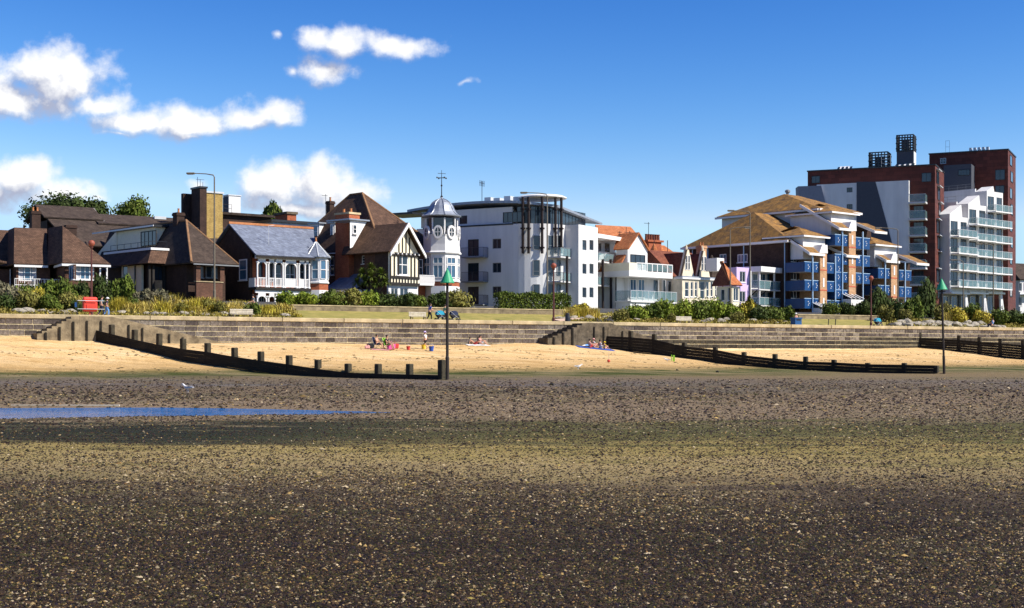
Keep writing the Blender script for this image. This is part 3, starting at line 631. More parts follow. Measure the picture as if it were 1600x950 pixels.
# --- dark-roofed house with cream dormer and roof terrace
def dormer_house():
    B = Bd('dormer_house', 'dark brown tiled house with cream dormer, roof terrace and white parapet line', 'house', 300, 147, 43)
    ze = B.pb(300, 411)[2]; a1 = B.pb(371, 412)[0]; rb = 6.0; ap = B.pb(291, 345, rb); zr = ap[2]
    L = B.pa(150, 411, 0)[1]; R0 = B.pb(196, 349, rb+16)
    v = [(-.2,-.2,ze), (a1,-.2,ze), (ap[0],rb,zr), (-.2,L,ze), (ap[0],L+2,zr), (a1,L,ze)]
    B.mesh('roof', 'tile_dark', v, [(0,1,2), (3,0,2,4), (1,5,4,2)], solid=.16)
    k = MB().tube([(ap[0],rb,zr+.08), (-.2,-.2,ze+.1)], .14, 6).tube([(ap[0],rb,zr+.08), (a1,-.2,ze+.1)], .1, 6).tube([(ap[0],rb,zr+.06), (ap[0],L+2,zr+.06)], .13, 6); B.mb(k, 'ridge_tiles', 'ridge_brown')
    B.box('wall', 'brick_dark', .3, a1-.5, 1.6, L, Z0, ze-.05)
    z = B.pb(326, 441, .3)[2]; c0, c1 = B.pb(306, 440, .3)[0], B.pb(347, 440, .3)[0]
    B.box('porch_wall', 'brick_brown', c0, c1, .2, .5, Z0, z); B.box('wall_cap', 'coping', c0-.06, c1+.06, .12, .58, z, z+.1)
    for x in (308, 345.5): p = B.pb(x, 430, .35)[0]; B.box('porch_pier', 'brick_brown', p-.25, p+.25, .1, .6, z+.1, ze-.09)
    for r in ((312, 416, 318, 434), (322, 416, 340, 434)):
        h = B.hole('f', 1.45, r); B.win('f', 1.45, h, fm='grey_metal')
    B.box('gutter', 'grey_metal', 0, a1, -.34, -.22, ze-.16, ze-.04)
    # lower wing with tiled skirt and terrace on top: corner at x=231
    fa = B.pa(231, 412, -2.2); ca, cb = -2.2, fa[1]; q = cb
    zt = B.pb(250, 390, q)[2]; zb = B.pb(250, 412, q)[2]; a2 = B.pb(270, 412, q)[0]; Lb = B.pa(152, 400, ca)[1]
    v = [(ca,q,zb), (a2,q,zb), (a2,q+.9,zt), (ca+.9,q+.9,zt), (ca,Lb,zb), (ca+.9,Lb,zt)]
    B.mesh('skirt_roof', 'tile_brown', v, [(0,1,2,3), (4,0,3,5)], solid=.12)
    B.box('parapet', 'white_paint', ca+.75, a2, q+.72, q+.95, zt, zt+.24); B.box('parapet', 'white_paint', ca+.75, ca+.97, q+.97, Lb, zt, zt+.24)
    B.box('terrace_deck', 'grey_metal', ca+1, a2, q+1, Lb, zt-.3, zt-.05)
    B.rail([(a2-.1,q+1.1,zt), (ca+1.1,q+1.1,zt), (ca+1.1,Lb-1,zt)], .95, 'black_metal', 1, 1.6, .03)
    B.box('wall', 'brick_dark', ca+1.2, a2-.3, q+1.2, Lb, Z0, zb-.03)
    cw = B.pa(221, 440, ca+.6)[1]; cw2 = B.pa(190, 440, ca+.6)[1]
    B.facade('l', ca+.6, cw, cw2, Z0, zb-.05, [((191, 415, 199, 434), dict(nx=1))], 'cream'); k0 = B.pa(212, 430, ca+.6)[1]; B.box('downpipe', 'black_metal', ca+.45, ca+.58, k0-.06, k0+.06, Z0, zb-.1)
    for x in (233, 239, 256, 262): p = B.pb(x, 430, q+.7); B.box('porch_post', 'timber_black', p[0]-.12, p[0]+.12, q+.55, q+.8, Z0, zb-.04)
    p0, p1 = B.pb(240, 440, q+.9), B.pb(255, 440, q+.9); z0_, z1_ = B.pb(247, 453, q+.9)[2], B.pb(247, 438, q+.9)[2]
    B.box('orange_panel', 'brick_orange', p0[0]+.1, p1[0], q+.85, q+1.0, Z0, z1_)
    h = B.hole('f', q+1.05, (241, 416, 255, 437)); B.win('f', q+1.05, h, fm='timber_black')
    # dormer with cream cheeks
    da = 1.2; zf = B.pa(215, 385, da)[2]; d0 = B.pa(243, 370, da)[1]; d1 = B.pa(183, 370, da)[1]; zt2 = B.pa(215, 358, da)[2]
    B.box('dormer', 'cream', da, da+4.5, d0, d1, zf-1.0, zt2-.02)
    B.box('dormer_roof', 'black_metal', da-.5, da+5, d0-.5, d1+.4, zt2-.02, zt2+.2); B.box('dormer_fascia', 'white_paint', da-.56, da-.502, d0-.5, d1+5, zt2+.0, zt2+.16)
    h = B.hole('l', da-.16, (219, 361, 243, 384)); B.win('l', da-.16, (h[0], h[1], h[2], h[3]), fm='timber_black', nx=4, sill=False, glass='glass')
    v = [(da-.02, d1, zf-.3), (da+2.6, d1+3.0, zf+.2), (da-.02, d1+2.2, zf-.3), (da-.02, d1, zt2), (da+2.6, d1+3, zt2)]
    B.mesh('cheek', 'cream', [(da-.05, d1-.1, zf-.6), (da-.05, d1+5.0, zf-.6), (da+.4, d1+1.2, zt2-.03), (da-.05, d1-.1, zt2-.03)], [(0,1,2,3)], solid=.1)
    B.chimney(ap[0]+.1, rb+1.8, zr-1.0, zr+1.0, .9, .9, 1, 'brick_dark')
dormer_house()
def back_house():
    B = Bd('long_roofed_house', 'house behind the bungalow with long dark roofs and a small white-barged gable', 'house', 158, 170, 34)
    zt = B.pb(100, 323, 6)[2]; zm = B.pb(100, 341, 2)[2]; zl = B.pb(100, 385, -3)[2]
    a0, a1 = B.pb(54, 325, 6)[0], 0.0; g = B.pb(146, 330, 6)[0]
    v = [(a0,2,zm), (g,2,zm), (g,6,zt), (a0,6,zt), (a0,10,zm), (g,10,zm)]
    B.mesh('upper_roof', 'tile_dark', v, [(0,1,2,3), (5,4,3,2)], solid=.16)
    B.mesh('gable_wall', 'cream', [(g-.15,2.2,zm-.3), (g-.15,9.8,zm-.3), (g-.15,6,zt-.2)], [(0,1,2)], solid=.1)
    B.mesh('bargeboard', 'white_paint', [(g+.02,1.9,zm-.15), (g+.02,6,zt+.05), (g+.02,10.1,zm-.15), (g+.02,10.1,zm-.45), (g+.02,6,zt-.3), (g+.02,1.9,zm-.45)], [(0,1,4,5), (1,2,3,4)], solid=.1)
    B.mesh('main_roof', 'tile_dark', [(a0+1,-5,zl), (a1+22,-5,zl), (a1+22,2.6,zm), (a0+.4,2.6,zm)], [(0,1,2,3)], solid=.18)
    zp = B.pb(220, 335, 3)[2]; B.mesh('rear_roof', 'tile_dark', [(a1,1.0,zm-.5), (a1+22,1.0,zm-.5), (a1+22,6,zp), (a1,6,zp), (a1,12,zm-1), (a1+22,12,zm-1)], [(0,1,2,3), (3,2,5,4)], solid=.18)
    B.box('rear_parapet', 'pale_metal', B.pb(240, 340, 5)[0], B.pb(258, 340, 5)[0], 4.6, 5.0, zp-.3, zp+.05)
    B.box('wall', 'brick_dark', a0+1.5, a1+21.5, -4.5, 11, Z0, zl-.05); B.box('wall', 'brick_dark', a0+.6, a1+21.4, 2.8, 10.6, zl-.05, zm-.25)
    c = B.pb(55, 330, 1.5)[0]; B.chimney(c, 1.5, zl, B.pb(55, 330, 1.5)[2], 1.0, .9, 2, 'brick_dark')
    c = B.pb(110, 355, -2)[0]; B.chimney(c, -2, zl-1, B.pb(110, 352, -2)[2], 1.2, .9, 0, 'brick_dark')
back_house()
# --- ochre brick block with a tall dark stair tower
def ochre_block():
    B = Bd('ochre_block', 'flat-topped ochre brick block with a tall dark brick stack, seen over the roofs', 'building', 323, 176, 38)
    z1 = B.pb(335, 302)[2]; a1 = B.pb(348, 300)[0]; b1 = B.pa(283, 303, -2.2)[1]
    B.box('wall', 'brick_ochre', -.01, a1, 0, b1, Z0, z1); B.box('roof_edge', 'pale_metal', -.1, a1+.12, -.12, b1+.1, z1, z1+.22)
    B.box('wall', 'brick_dark', -2.2, -.012, 2.0, b1, Z0, z1-.05)  # shaded left face of the block put in as darker brick
    zs = B.pb(318, 294, -.8)[2]; p = B.pb(312.5, 294, -.8)[0]; pb_ = B.pa(299, 294, p)[1]
    B.box('stack', 'brick_dark', p, B.pb(323, 294, -.8)[0], -.8, pb_, Z0, zs); B.box('stack_cap', 'black_metal', p-.1, B.pb(323, 294, -.8)[0]+.1, -.9, pb_+.1, zs, zs+.22)
    k = MB()
    for i in range(3): k.tube([(p+.3+i*.35, .5, zs+.2), (p+.3+i*.35, .5, zs+1.5-.3*i)], .03, 5)
    k.tube([(p+.1, .5, zs+1.2), (p+1.2, .5, zs+1.2)], .025, 5); B.mb(k, 'aerial', 'black_metal')
ochre_block()
def white_box():
    B = Bd('rooftop_plant_room', 'small white box with a dark side standing right of the ochre block', 'plant room', 357.5, 182, 38)
    a1 = B.pb(376, 310)[0]; b1 = B.pa(349, 310)[1]; z1 = B.pb(366, 306)[2]; z0 = B.pb(366, 331)[2]
    B.box('wall', 'render_white', 0, a1, 0, b1, z0-4, z1); B.box('shaded_side', 'grey_clad', -.06, -.002, .1, b1, z0-4, z1-.1); B.box('cap', 'pale_metal', -.1, a1+.08, -.08, b1+.08, z1, z1+.14)  # dark sheet on the left side stands in for its shade
    B.box('lower_roof', 'tile_dark', -3, a1+4.5, -1, b1+4, z0-.5, z0-.2); B.box('wall', 'brick_dark', -2.6, a1+4, -.5, b1+3.6, Z0, z0-.52)
    B.rail([(-2.8,-.8,z0-.2), (0,-.8,z0-.2)], 1.0, 'black_metal', 2, 1.0)
white_box()
# --- slate house with white verandah and corner turret
def slate_house():
    B = Bd('slate_roofed_house', 'slate-roofed villa with two-storey white arched verandah and pyramid-roofed corner bay', 'house', 401, 151, 40)
    ze = B.pb(401, 399)[2]; bR = 5.6; ap = B.pb(349, 349, bR); zr = ap[2]; a1 = B.pb(484, 403)[0]; aR = B.pb(463, 357, bR)[0]
    ap0 = -.25
    v = [(ap0,-.3,ze), (a1+.6,-.3,ze), (aR+2.2,bR,zr), (ap0,bR,zr), (ap0,2*bR+.3,ze), (a1+.6,2*bR+.3,ze)]
    B.mesh('roof', 'slate', v, [(0,1,2,3), (3,2,5,4), (1,5,2)], solid=.14)
    k = MB().box(ap0-.05, aR+2.2, bR-.16, bR+.16, zr+.0, zr+.24); B.mb(k, 'ridge_tiles', 'ridge_tile')
    g = [(0,.0,Z0), (0,2*bR,Z0), (0,2*bR,ze-.1), (0,bR,zr-.16), (0,.0,ze-.1)]
    hw = B.hole('l', -.06, (373, 405, 385, 438))
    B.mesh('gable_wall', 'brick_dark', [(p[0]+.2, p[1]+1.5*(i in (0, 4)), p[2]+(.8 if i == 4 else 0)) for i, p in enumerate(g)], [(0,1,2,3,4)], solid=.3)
    B.win('l', -.08, hw, fm='white_paint', nx=1, nz=2, fw=.13, glass='glass_blue')
    B.box('wall', 'brick_red', .4, a1-.1, 1.6, 2*bR-.3, Z0, ze-.15); zf = B.pb(430, 451)[2]; zq = B.pb(440, 402)[2]
    B.box('verandah_floor', 'timber_black', -.15, a1+.1, -.18, 1.55, zf-.16, zf+.12)
    B.box('eaves_board', 'timber_black', -.2, a1+.4, -.42, -.3, ze-.22, ze-.02)
    def storey(za, zb, rail):
        cols = [402, 416, 419.5, 429.5, 442, 445, 463.5, 467, 476.5, 483]
        xs = [B.pb(x, 420, .1)[0] for x in cols]
        for x in xs: B.mb(MB().lathe([(.15,0),(.15,.12),(.1,.2),(.09,zb-za-.5),(.15,zb-za-.4),(.16,zb-za-.3)], (x, .1, za), 8), 'column', 'white_paint')
        for i in range(len(xs)-1):
            w = xs[i+1]-xs[i]
            if w < .5: continue
            c = (xs[i]+xs[i+1])/2; rad = w/2-.1; zs = zb-.35-rad*.75; n = 8
            pts = [(xs[i]+.1, zs)] + [(c-rad*cos(pi*j/n), zs+rad*.75*sin(pi*j/n)) for j in range(n+1)] + [(xs[i+1]-.1, zs), (xs[i+1]-.1, zb), (xs[i]+.1, zb)]
            m_ = len(pts); B.mesh('arch', 'white_paint', [(p[0], .04, p[1]) for p in pts]+[(p[0], .16, p[1]) for p in pts], [tuple(range(m_)), tuple(range(2*m_-1, m_-1, -1))]+[(j, (j+1) % m_, m_+(j+1) % m_, m_+j) for j in range(m_)])
            if rail:
                kk = MB().box(xs[i]+.1, xs[i+1]-.1, .06, .14, za+.95, za+1.03).box(xs[i]+.1, xs[i+1]-.1, .06, .14, za+.08, za+.15)
                nb = max(3, int(w/.16))
                for j in range(1, nb): x = xs[i]+w*j/nb; kk.box(x-.03, x+.03, .075, .125, za+.15, za+.95)
                if i in (5, 7): kk.box(xs[i]+.12, xs[i+1]-.12, .09, .12, za+.15, za+.95)
                B.mb(kk, 'balustrade', 'white_paint')
        B.box('beam', 'white_paint', -.12, a1, .02, .18, zb+.002, zb+.3)
    zb = zq-.25; storey(zf+.12, zb, True); B.box('frieze', 'white_paint', -.12, a1, .0, .2, zb+.304, ze-.2)
    storey(Z0, zf-.5, False)
    B.box('side_panel', 'white_paint', -.1, .0, .2, 1.5, zf+.12, zf+1.1)
    for r, o in (((404, 408, 412, 436), dict(fm='rust_red', nx=1)), ((446, 412, 461, 446), dict(nx=2, nz=2, fw=.1)), ((469, 410, 476, 440), dict(nx=1, nz=2)), ((430, 410, 440, 446), dict(nx=1, nz=2)), ((421, 410, 428, 440), dict(nx=1))):
        h = B.hole('f', 1.4, r); B.win('f', 1.4, h, sill=False, **o)
    for r in ((405, 456, 413, 478), (431, 456, 440, 478), (446, 456, 462, 478)): h = B.hole('f', 1.4, r); B.win('f', 1.4, h, nx=2, sill=False)
    # turret bay
    c = B.pb(496, 420, .9); cx, cy, R = c[0], .9, 1.22; rot = pi/8
    z2 = B.pb(494, 402, 0)[2]; zs = B.pb(494, 443, 0)[2]; zs2 = B.pb(494, 453, 0)[2]
    B.mb(MB().lathe([(R,0),(R,zs2-Z0)], (cx,cy,Z0), 8, rot), 'bay_base', 'white_paint'); B.mb(MB().lathe([(R-.04,0),(R-.04,zs-zs2)], (cx,cy,zs2), 8, rot), 'bay_brick_band', 'brick_red')
    B.mb(MB().lathe([(R,0),(R+.08,.05),(R+.08,.2),(R,.25),(R,z2-zs)], (cx,cy,zs), 8, rot), 'bay', 'white_paint')
    ap_ = R*cos(pi/8)
    for w in (-pi/2, -pi*3/4, pi, -pi/4):
        k = MB(); kg = MB(); ww = R*sin(pi/8)*.66; u = Vector((-sin(w), cos(w), 0)); n = Vector((cos(w), sin(w), 0)); o = Vector((cx, cy, 0))+n*(ap_+.02)
        def pt(s_, z, d=0): q_ = o+u*s_+n*d; return (q_.x, q_.y, z)
        za_, zb_ = zs+.55, z2-.35; zm_ = (za_+zb_)/2
        kg.add([pt(-ww,za_), pt(ww,za_), pt(ww,zb_), pt(-ww,zb_)], [(0,1,2,3)])
        for s0, s1, e0, e1 in ((-ww-.07,-ww,za_,zb_), (ww,ww+.07,za_,zb_), (-ww,ww,za_-.07,za_), (-ww,ww,zb_,zb_+.07), (-ww,ww,zm_-.04,zm_+.04)):
            k.add([pt(s0,e0,-.02), pt(s1,e0,-.02), pt(s1,e1,-.02), pt(s0,e1,-.02), pt(s0,e0,.06), pt(s1,e0,.06), pt(s1,e1,.06), pt(s0,e1,.06)], BOXF)
        wo = B.mb(k, 'window', 'white_paint'); B.mb(kg, 'pane', 'glass_blue', wo)
    zt = B.pb(488, 377, .9)[2]; ro = B.mb(MB().lathe([(R+.42,0),(R+.42,.06),(.03,zt-z2)], (cx-.2,cy,z2), 8, rot), 'turret_roof', 'slate')
    B.mb(MB().lathe([(.12,-.1),(.1,.25),(.03,.5)], (cx-.2,cy,zt), 8), 'finial', 'ridge_tile', ro)
    kk = MB()
    for i in range(8): w = 2*pi*i/8+rot; kk.tube([(cx-.2+(R+.4)*cos(w), cy+(R+.4)*sin(w), z2+.1), (cx-.2, cy, zt+.03)], .06, 5)
    B.mb(kk, 'hip_rolls', 'pale_metal', ro)
    k = MB().tube([(2.5, 1.8, ze+1.2), (2.5, 1.8, ze+3.4)], .025, 5).tube([(2.5, 1.8, ze+3.4), (3.2, 1.8, ze+3.5)], .025, 5); B.mb(k, 'aerial', 'pale_metal')
slate_house()
def parapet_house():
    B = Bd('brick_parapet_house', 'red brick chimney block and white-edged flat roof behind the slate villa', 'house', 449, 176, 38)
    z1 = B.pb(456, 331)[2]; a1 = B.pb(463, 331)[0]; b1 = B.pa(430, 332)[1]
    B.box('chimney_block', 'brick_red', 0, a1, 0, b1, Z0+6, z1-.3); B.box('cap', 'concrete_dark', -.15, a1+.15, -.15, b1+.15, z1-.3, z1)
    zf = B.pb(470, 346, -1)[2]; B.box('flat_roof', 'black_metal', -3, a1+5.5, -1.5, b1+3, zf-.3, zf); B.box('wall', 'render_white', -2.6, a1+5.2, -1.2, b1+2.6, Z0, zf-.3)
    h = B.hole('f', -1.2, (469, 352, 480, 372))
parapet_house()
# --- half-timbered house under the big pyramid roof
def timber_house():
    B = Bd('half_timbered_house', 'big brown pyramid-roofed house with black and cream half-timbered gable', 'house', 596, 158, 48)
    ze = B.pb(596, 389)[2]; D = B.pa(503, 391, 0)[1]; hb = 7.6
    ap = B.pb(566, 303, hb); zr = ap[2]; ap2 = B.pb(552, 303, hb+1.4); a1 = 2*ap[0]+2
    v = [(-.35,-.35,ze), (a1,-.35,ze), (a1,2*hb+2,ze), (-.35,2*hb+2,ze), (ap[0],hb,zr), (ap[0]+.1,hb+2.2,zr)]
    o = B.mesh('roof', 'tile_brown', v, [(0,1,4), (1,2,5,4), (2,3,5), (3,0,4,5)], solid=.18)
    k = MB().tube([(-.35,-.35,ze+.1), (ap[0],hb,zr+.1)], .17, 6).tube([(a1,-.35,ze+.1), (ap[0],hb,zr+.1)], .13, 6).tube([(-.35,2*hb+2,ze+.1), (ap[0]+.1,hb+2.2,zr+.1), (ap[0],hb,zr+.1)], .12, 6); B.mb(k, 'ridge_tiles', 'ridge_brown', o)
    B.box('wall', 'brick_brown', .3, a1-.6, .3, 2*hb+1.4, Z0, ze-.1); B.box('gutter', 'white_paint', -.5, -.37, -.3, 2*hb+1.8, ze-.2, ze-.08)
    wf = dict(fm='white_paint')
    B.facade('l', 0, .0, 2*hb+1.4, Z0, ze-.12, [((565, 399, 579, 412), dict(nx=3, nz=3, fw=.09)), ((509, 400, 522, 430), dict(nx=2, nz=2, fw=.1))], 'brick_brown')
    # chimney breast rising through the eaves
    cb0, cb1 = B.pa(551, 360, -.7)[1], B.pa(524, 360, -.7)[1]; zc = B.pa(536, 335, -.7)[2]
    B.box('chimney_breast', 'brick_red', -.7, .9, cb0+.6, cb1, Z0, zc); B.box('chimney_cap', 'coping', -.8, 1.0, cb0+.5, cb1+.1, zc, zc+.22)
    for i in range(2): B.mb(MB().lathe([(.17,0),(.13,.4),(.16,.5)], (.1, cb0+1.2+i*1.2, zc+.22), 8), 'chimney_pot', 'ridge_tile')
    # dormers on the left slope
    def dormer(x0, x1, yt, yb, a, glass='glass_blue'):
        b0, b1 = sorted((B.pa(x0, yt, a)[1], B.pa(x1, yt, a)[1])); zt, zb = B.pa((x0+x1)/2, yt, a)[2], B.pa((x0+x1)/2, yb, a)[2]
        d = B.box('dormer', 'white_paint', a, a+4.2, b0, b1, zb-.5, zt); B.box('dormer_roof', 'lead', a-.25, a+4.4, b0-.25, b1+.25, zt, zt+.16, d)
        B.win('l', a-.17, (b0+.15, b1-.15, zb, zt-.15), nx=1, nz=2, glass=glass, fw=.09, parent=d)
    dormer(499, 485, 350, 372, 1.0); dormer(523, 516, 349, 371, 1.0)
    zt = B.pb(562, 344, 1.5)[2]; v0 = B.pb(551, 386, .9); v1 = B.pb(553, 344, .9); v2 = B.pb(575, 345, .9)
    w0, w1 = B.pb(548, 388, .2), B.pb(574, 345, 2.2)
    d = B.mesh('dormer', 'white_paint', [B.pb(547, 388, 1.6), B.pb(551, 386, 1.6), B.pb(574, 345, 1.6), B.pb(547, 344, 1.6), B.pb(547, 388, 5), B.pb(551, 386, 5), B.pb(574, 345, 5), B.pb(547, 344, 5)], [(0,1,2,3), (7,6,5,4), (0,4,5,1), (1,5,6,2), (2,6,7,3), (3,7,4,0)])
    p, q = B.pb(545, 343, 1.4), B.pb(577, 344, 1.4); B.box('dormer_roof', 'lead', p[0], q[0], 1.3, 5.2, p[2], p[2]+.15, d)
    h = B.hole('f', 1.45, (552.5, 351, 558, 365)); B.win('f', 1.45, h, nx=1, nz=2, parent=d)
    # cross gable
    aw = B.pb(609, 392, -2.4); ga, gq = aw[0], -2.4; ge = B.pb(655, 392, gq)[0]; gc = (ga+ge)/2
    apx = B.pb(635, 349, gq-.3); zg = apx[2]; zge = B.pb(612, 394, gq)[2]; l0, l1 = ga-.45, ge+.45
    v = [(l0,gq-.5,zge), (gc,gq-.5,zg), (l1,gq-.5,zge), (l0,5,zge), (gc,6.5,zg), (l1,5,zge)]
    r = B.mesh('gable_roof', 'tile_brown', v, [(0,1,4,3), (1,2,5,4)], solid=.18)
    B.mesh('bargeboard', 'white_paint', [(l0-.02,gq-.62,zge-.12), (gc,gq-.62,zg+.08), (l1+.02,gq-.62,zge-.12), (l1+.02,gq-.62,zge-.52), (gc,gq-.62,zg-.38), (l0-.02,gq-.62,zge-.52)], [(0,1,4,5), (1,2,3,4)], r, solid=.14)
    zj = B.pb(630, 390, gq)[2]; zq = B.pb(630, 446, gq)[2]; h = B.hole('f', gq, (620, 397, 638, 430))
    B.mesh('gable_wall', 'cream', [(ga,gq+.12,zge), (ge,gq+.12,zge), (gc,gq+.12,zg-.3)], [(0,1,2)], solid=.1)
    B.skin('f', gq, ga, ge, zq, zge, [h], 'cream'); B.win('f', gq, h, nx=2, nz=2, fw=.12)
    B.box('wall', 'brick_brown', ga+.25, ge, gq+.3, 2, Z0, zge-.1); B.box('wall', 'brick_dark', ga-.0, ga+.24, gq+.25, .0, zq, zge-.05)
    tm = []
    W_ = ge-ga
    def beam(x0, x1, z0, z1, d=.08): B.box('timber', 'timber_black', x0, x1, gq-d, gq-.003, z0, z1)
    beam(ga, ge, zge-.35, zge+.02, .12); beam(ga, ge, zq, zq+.3, .12); zs = h[2]-.12; beam(ga, ge, zs-.26, zs, .1)
    for f in (0, .13, .27): beam(ga+W_*f, ga+W_*f+.17, zs, zge-.35, .07)
    for f in (.70, .82, .955): beam(ga+W_*f, ga+W_*f+.17, zs, zge-.35, .07)
    for i in range(10): x = ga+W_*i/10; beam(x, x+.16, zq+.3, zs-.26, .07)
    for f in (.3, .42, .54, .66):
        zz = zg-.45-abs(f-.5)*2*(zg-zge)
        if zz > zge+.3: B.box('timber', 'timber_black', ga+W_*f, ga+W_*f+.16, gq+.02, gq+.07, zge, zz)
    for i in range(7): x = ga+.3+i*(W_-.6)/6; B.box('bracket', 'white_paint', x-.06, x+.06, gq-.34, gq-.125, zge-.2, zge-.02)
    z3 = B.pb(630, 449, gq)[2]
    B.facade('f', gq+.2, ga, ge, Z0, zq-.02, [((611, 450, 622, 468), dict(nx=2)), ((625, 450, 638, 468), dict(nx=2))], 'render_white')
    # lean-to with sheet roof on the left side
    q0, q1 = B.pa(556, 450, -3)[1], B.pa(506, 450, -3)[1]; zt, zb = B.pa(530, 430, -.05)[2], B.pa(530, 452, -3)[2]
    B.mesh('lean_to_roof', 'slate', [(-3,q0,zb), (-3,q1,zb), (-.03,q1,zt), (-.03,q0,zt)], [(0,1,2,3)], solid=.1); B.box('lean_to_wall', 'white_paint', -2.8, -.05, q0+.2, q1-.2, Z0, zb-.06)
    cc = B.pb(516, 317, hb+5); B.chimney(cc[0], hb+5, zr-6, cc[2]+.2, .7, .7, 1, 'brick_dark')
    x = cc[0]-.7; zA = cc[2]; k = MB().tube([(x, hb+5, zr-6), (x, hb+5, zA+1)], .03, 5).tube([(x-.6, hb+5, zA+.8), (x+.3, hb+5, zA+.8)], .025, 5); B.mb(k, 'aerial', 'black_metal')
timber_house()
# --- white octagonal tower with lead dome
def tower():
    c = Fr(690, 163, 36); B = Bd('domed_tower_house', 'white octagonal tower house with lead dome, oval windows and weathervane', 'tower', 690, 163, 36)
    R = 2.12; rot = pi/8; ap = R*cos(pi/8)
    Zf = lambda y: EYE + (163-R*.8)*(HOR-y)/FP
    z = {k: Zf(k) for k in (264, 275, 308, 316, 337, 340, 362, 366, 392, 396, 440, 447, 456)}
    B.mb(MB().lathe([(R,0),(R,z[447]-Z0)], (0,0,Z0), 8, rot), 'base', 'white_paint'); B.mb(MB().lathe([(R-.03,0),(R-.03,z[440]-z[447])], (0,0,z[447]), 8, rot), 'brick_band', 'brick_red')
    B.mb(MB().lathe([(R+.06,0),(R+.06,.15),(R,.2),(R,z[396]-z[440])], (0,0,z[440]), 8, rot), 'body', 'render_white')
    B.mb(MB().lathe([(R+.18,0),(R+.22,.15),(R+.05,.3),(R-.02,(z[366]-z[396])*.5),(R,z[366]-z[396]-.2),(R+.08,z[366]-z[396])], (0,0,z[396]), 8, rot), 'parapet', 'render_white')
    R2 = R*.86; B.mb(MB().lathe([(R2-.15,0),(R2-.15,z[340]-z[366]+.3)], (0,0,z[366]-.3), 8, rot), 'lantern', 'glass')
    for i in range(8): w = 2*pi*i/8+rot; B.mb(MB().tube([(R2*cos(w), R2*sin(w), z[366]-.3), (R2*cos(w), R2*sin(w), z[340])], .1, 6), 'lantern_post', 'white_paint')
    H = z[308]-z[337]
    d = B.mb(MB().lathe([(R2+.42,0),(R2+.46,.1),(R2+.1,.28),(R2-.18,.16*H+.22),(R2*.8,.42*H),(R2*.72,.60*H),(R2*.58,.77*H),(R2*.36,.91*H),(R2*.12,H),(.06,H+.25)], (0,0,z[337]), 16, rot), 'dome', 'lead', smooth=False)
    kk = MB()
    for i in range(8):
        w = 2*pi*i/8+rot; kk.tube([(r_*cos(w), r_*sin(w), z[337]+h_) for r_, h_ in ((R2+.46,.12),(R2+.12,.30),(R2-.16,.16*H+.24),(R2*.82,.42*H),(R2*.74,.6*H),(R2*.6,.78*H),(R2*.37,.92*H),(R2*.1,H+.02))], .05, 5)
    B.mb(kk, 'dome_rib', 'lead', d)
    f = MB().lathe([(.1,0),(.16,.15),(.06,.3),(.04,z[275]-z[308]),(.02,z[264]-z[308])], (0,0,z[308]+.1), 8)
    f.tube([(-.62,0,z[275]), (.62,0,z[275])], .035, 5).tube([(0,-.6,z[275]), (0,.6,z[275])], .035, 5).tube([(-.45,.1,z[275]+.5), (.5,-.1,z[275]+.5)], .03, 5)
    for x, y in ((-.62,0),(.62,0),(0,-.6),(0,.6)): f.lathe([(.08,-.08),(.1,0),(.08,.08)], (x,y,z[275]), 6)
    f.lathe([(.05,0),(.12,.12),(.05,.24)], (0,0,z[275]-1.0), 8)
    B.mb(f, 'weathervane', 'black_metal', d)
    for i in range(8):
        w = -pi/2+(i-4)*pi/4; u = Vector((-sin(w), cos(w), 0)); n = Vector((cos(w), sin(w), 0))
        if n.y > .5: continue
        def pt(s_, zz, dd): q_ = u*s_+n*(ap+dd); return (q_.x, q_.y, zz)
        # oval window standing up through the parapet
        zc = z[362]-.05; N_ = 16; k = MB(); kg = MB()
        ring = lambda rx, rz, dd: [pt(rx*cos(2*pi*j/N_), zc+rz*sin(2*pi*j/N_), dd) for j in range(N_)]
        k.add(ring(.52,.78,.16)+ring(.33,.54,.16)+ring(.52,.78,-.1), [(j, (j+1) % N_, N_+(j+1) % N_, N_+j) for j in range(N_)]+[(j, (j+1) % N_, 2*N_+(j+1) % N_, 2*N_+j) for j in range(N_)])
        for s0, s1, e0, e1 in ((-.03,.03,zc-.54,zc+.54), (-.33,.33,zc-.03,zc+.03)): k.add([pt(s0,e0,.1), pt(s1,e0,.1), pt(s1,e1,.1), pt(s0,e1,.1), pt(s0,e0,.16), pt(s1,e0,.16), pt(s1,e1,.16), pt(s0,e1,.16)], BOXF)
        kg.add(ring(.36,.57,.08), [tuple(range(N_))])
        o = B.mb(k, 'oval_window', 'white_paint'); B.mb(kg, 'pane', 'glass', o)
        B.mb(MB().add(ring(.5,.76,-.1)+ring(.5,.76,.07), [tuple(range(N_)), tuple(range(2*N_-1, N_-1, -1))]+[(j, (j+1) % N_, N_+(j+1) % N_, N_+j) for j in range(N_)]), 'backing', 'render_white', o)
        ww = .5
        for ya, yb in ((403, 411), (415, 433)):
            za_, zb_ = Zf(yb), Zf(ya); k = MB(); kg = MB().add([pt(-ww,za_,.03), pt(ww,za_,.03), pt(ww,zb_,.03), pt(-ww,zb_,.03)], [(0,1,2,3)])
            for s0, s1, e0, e1 in ((-ww-.08,-ww,za_,zb_), (ww,ww+.08,za_,zb_), (-ww-.08,ww+.08,za_-.09,za_), (-ww-.08,ww+.08,zb_,zb_+.08), (-.03,.03,za_,zb_)):
                k.add([pt(s0,e0,-.02), pt(s1,e0,-.02), pt(s1,e1,-.02), pt(s0,e1,-.02), pt(s0,e0,.08), pt(s1,e0,.08), pt(s1,e1,.08), pt(s0,e1,.08)], BOXF)
            o = B.mb(k, 'window', 'white_paint'); B.mb(kg, 'pane', 'glass_blue', o)
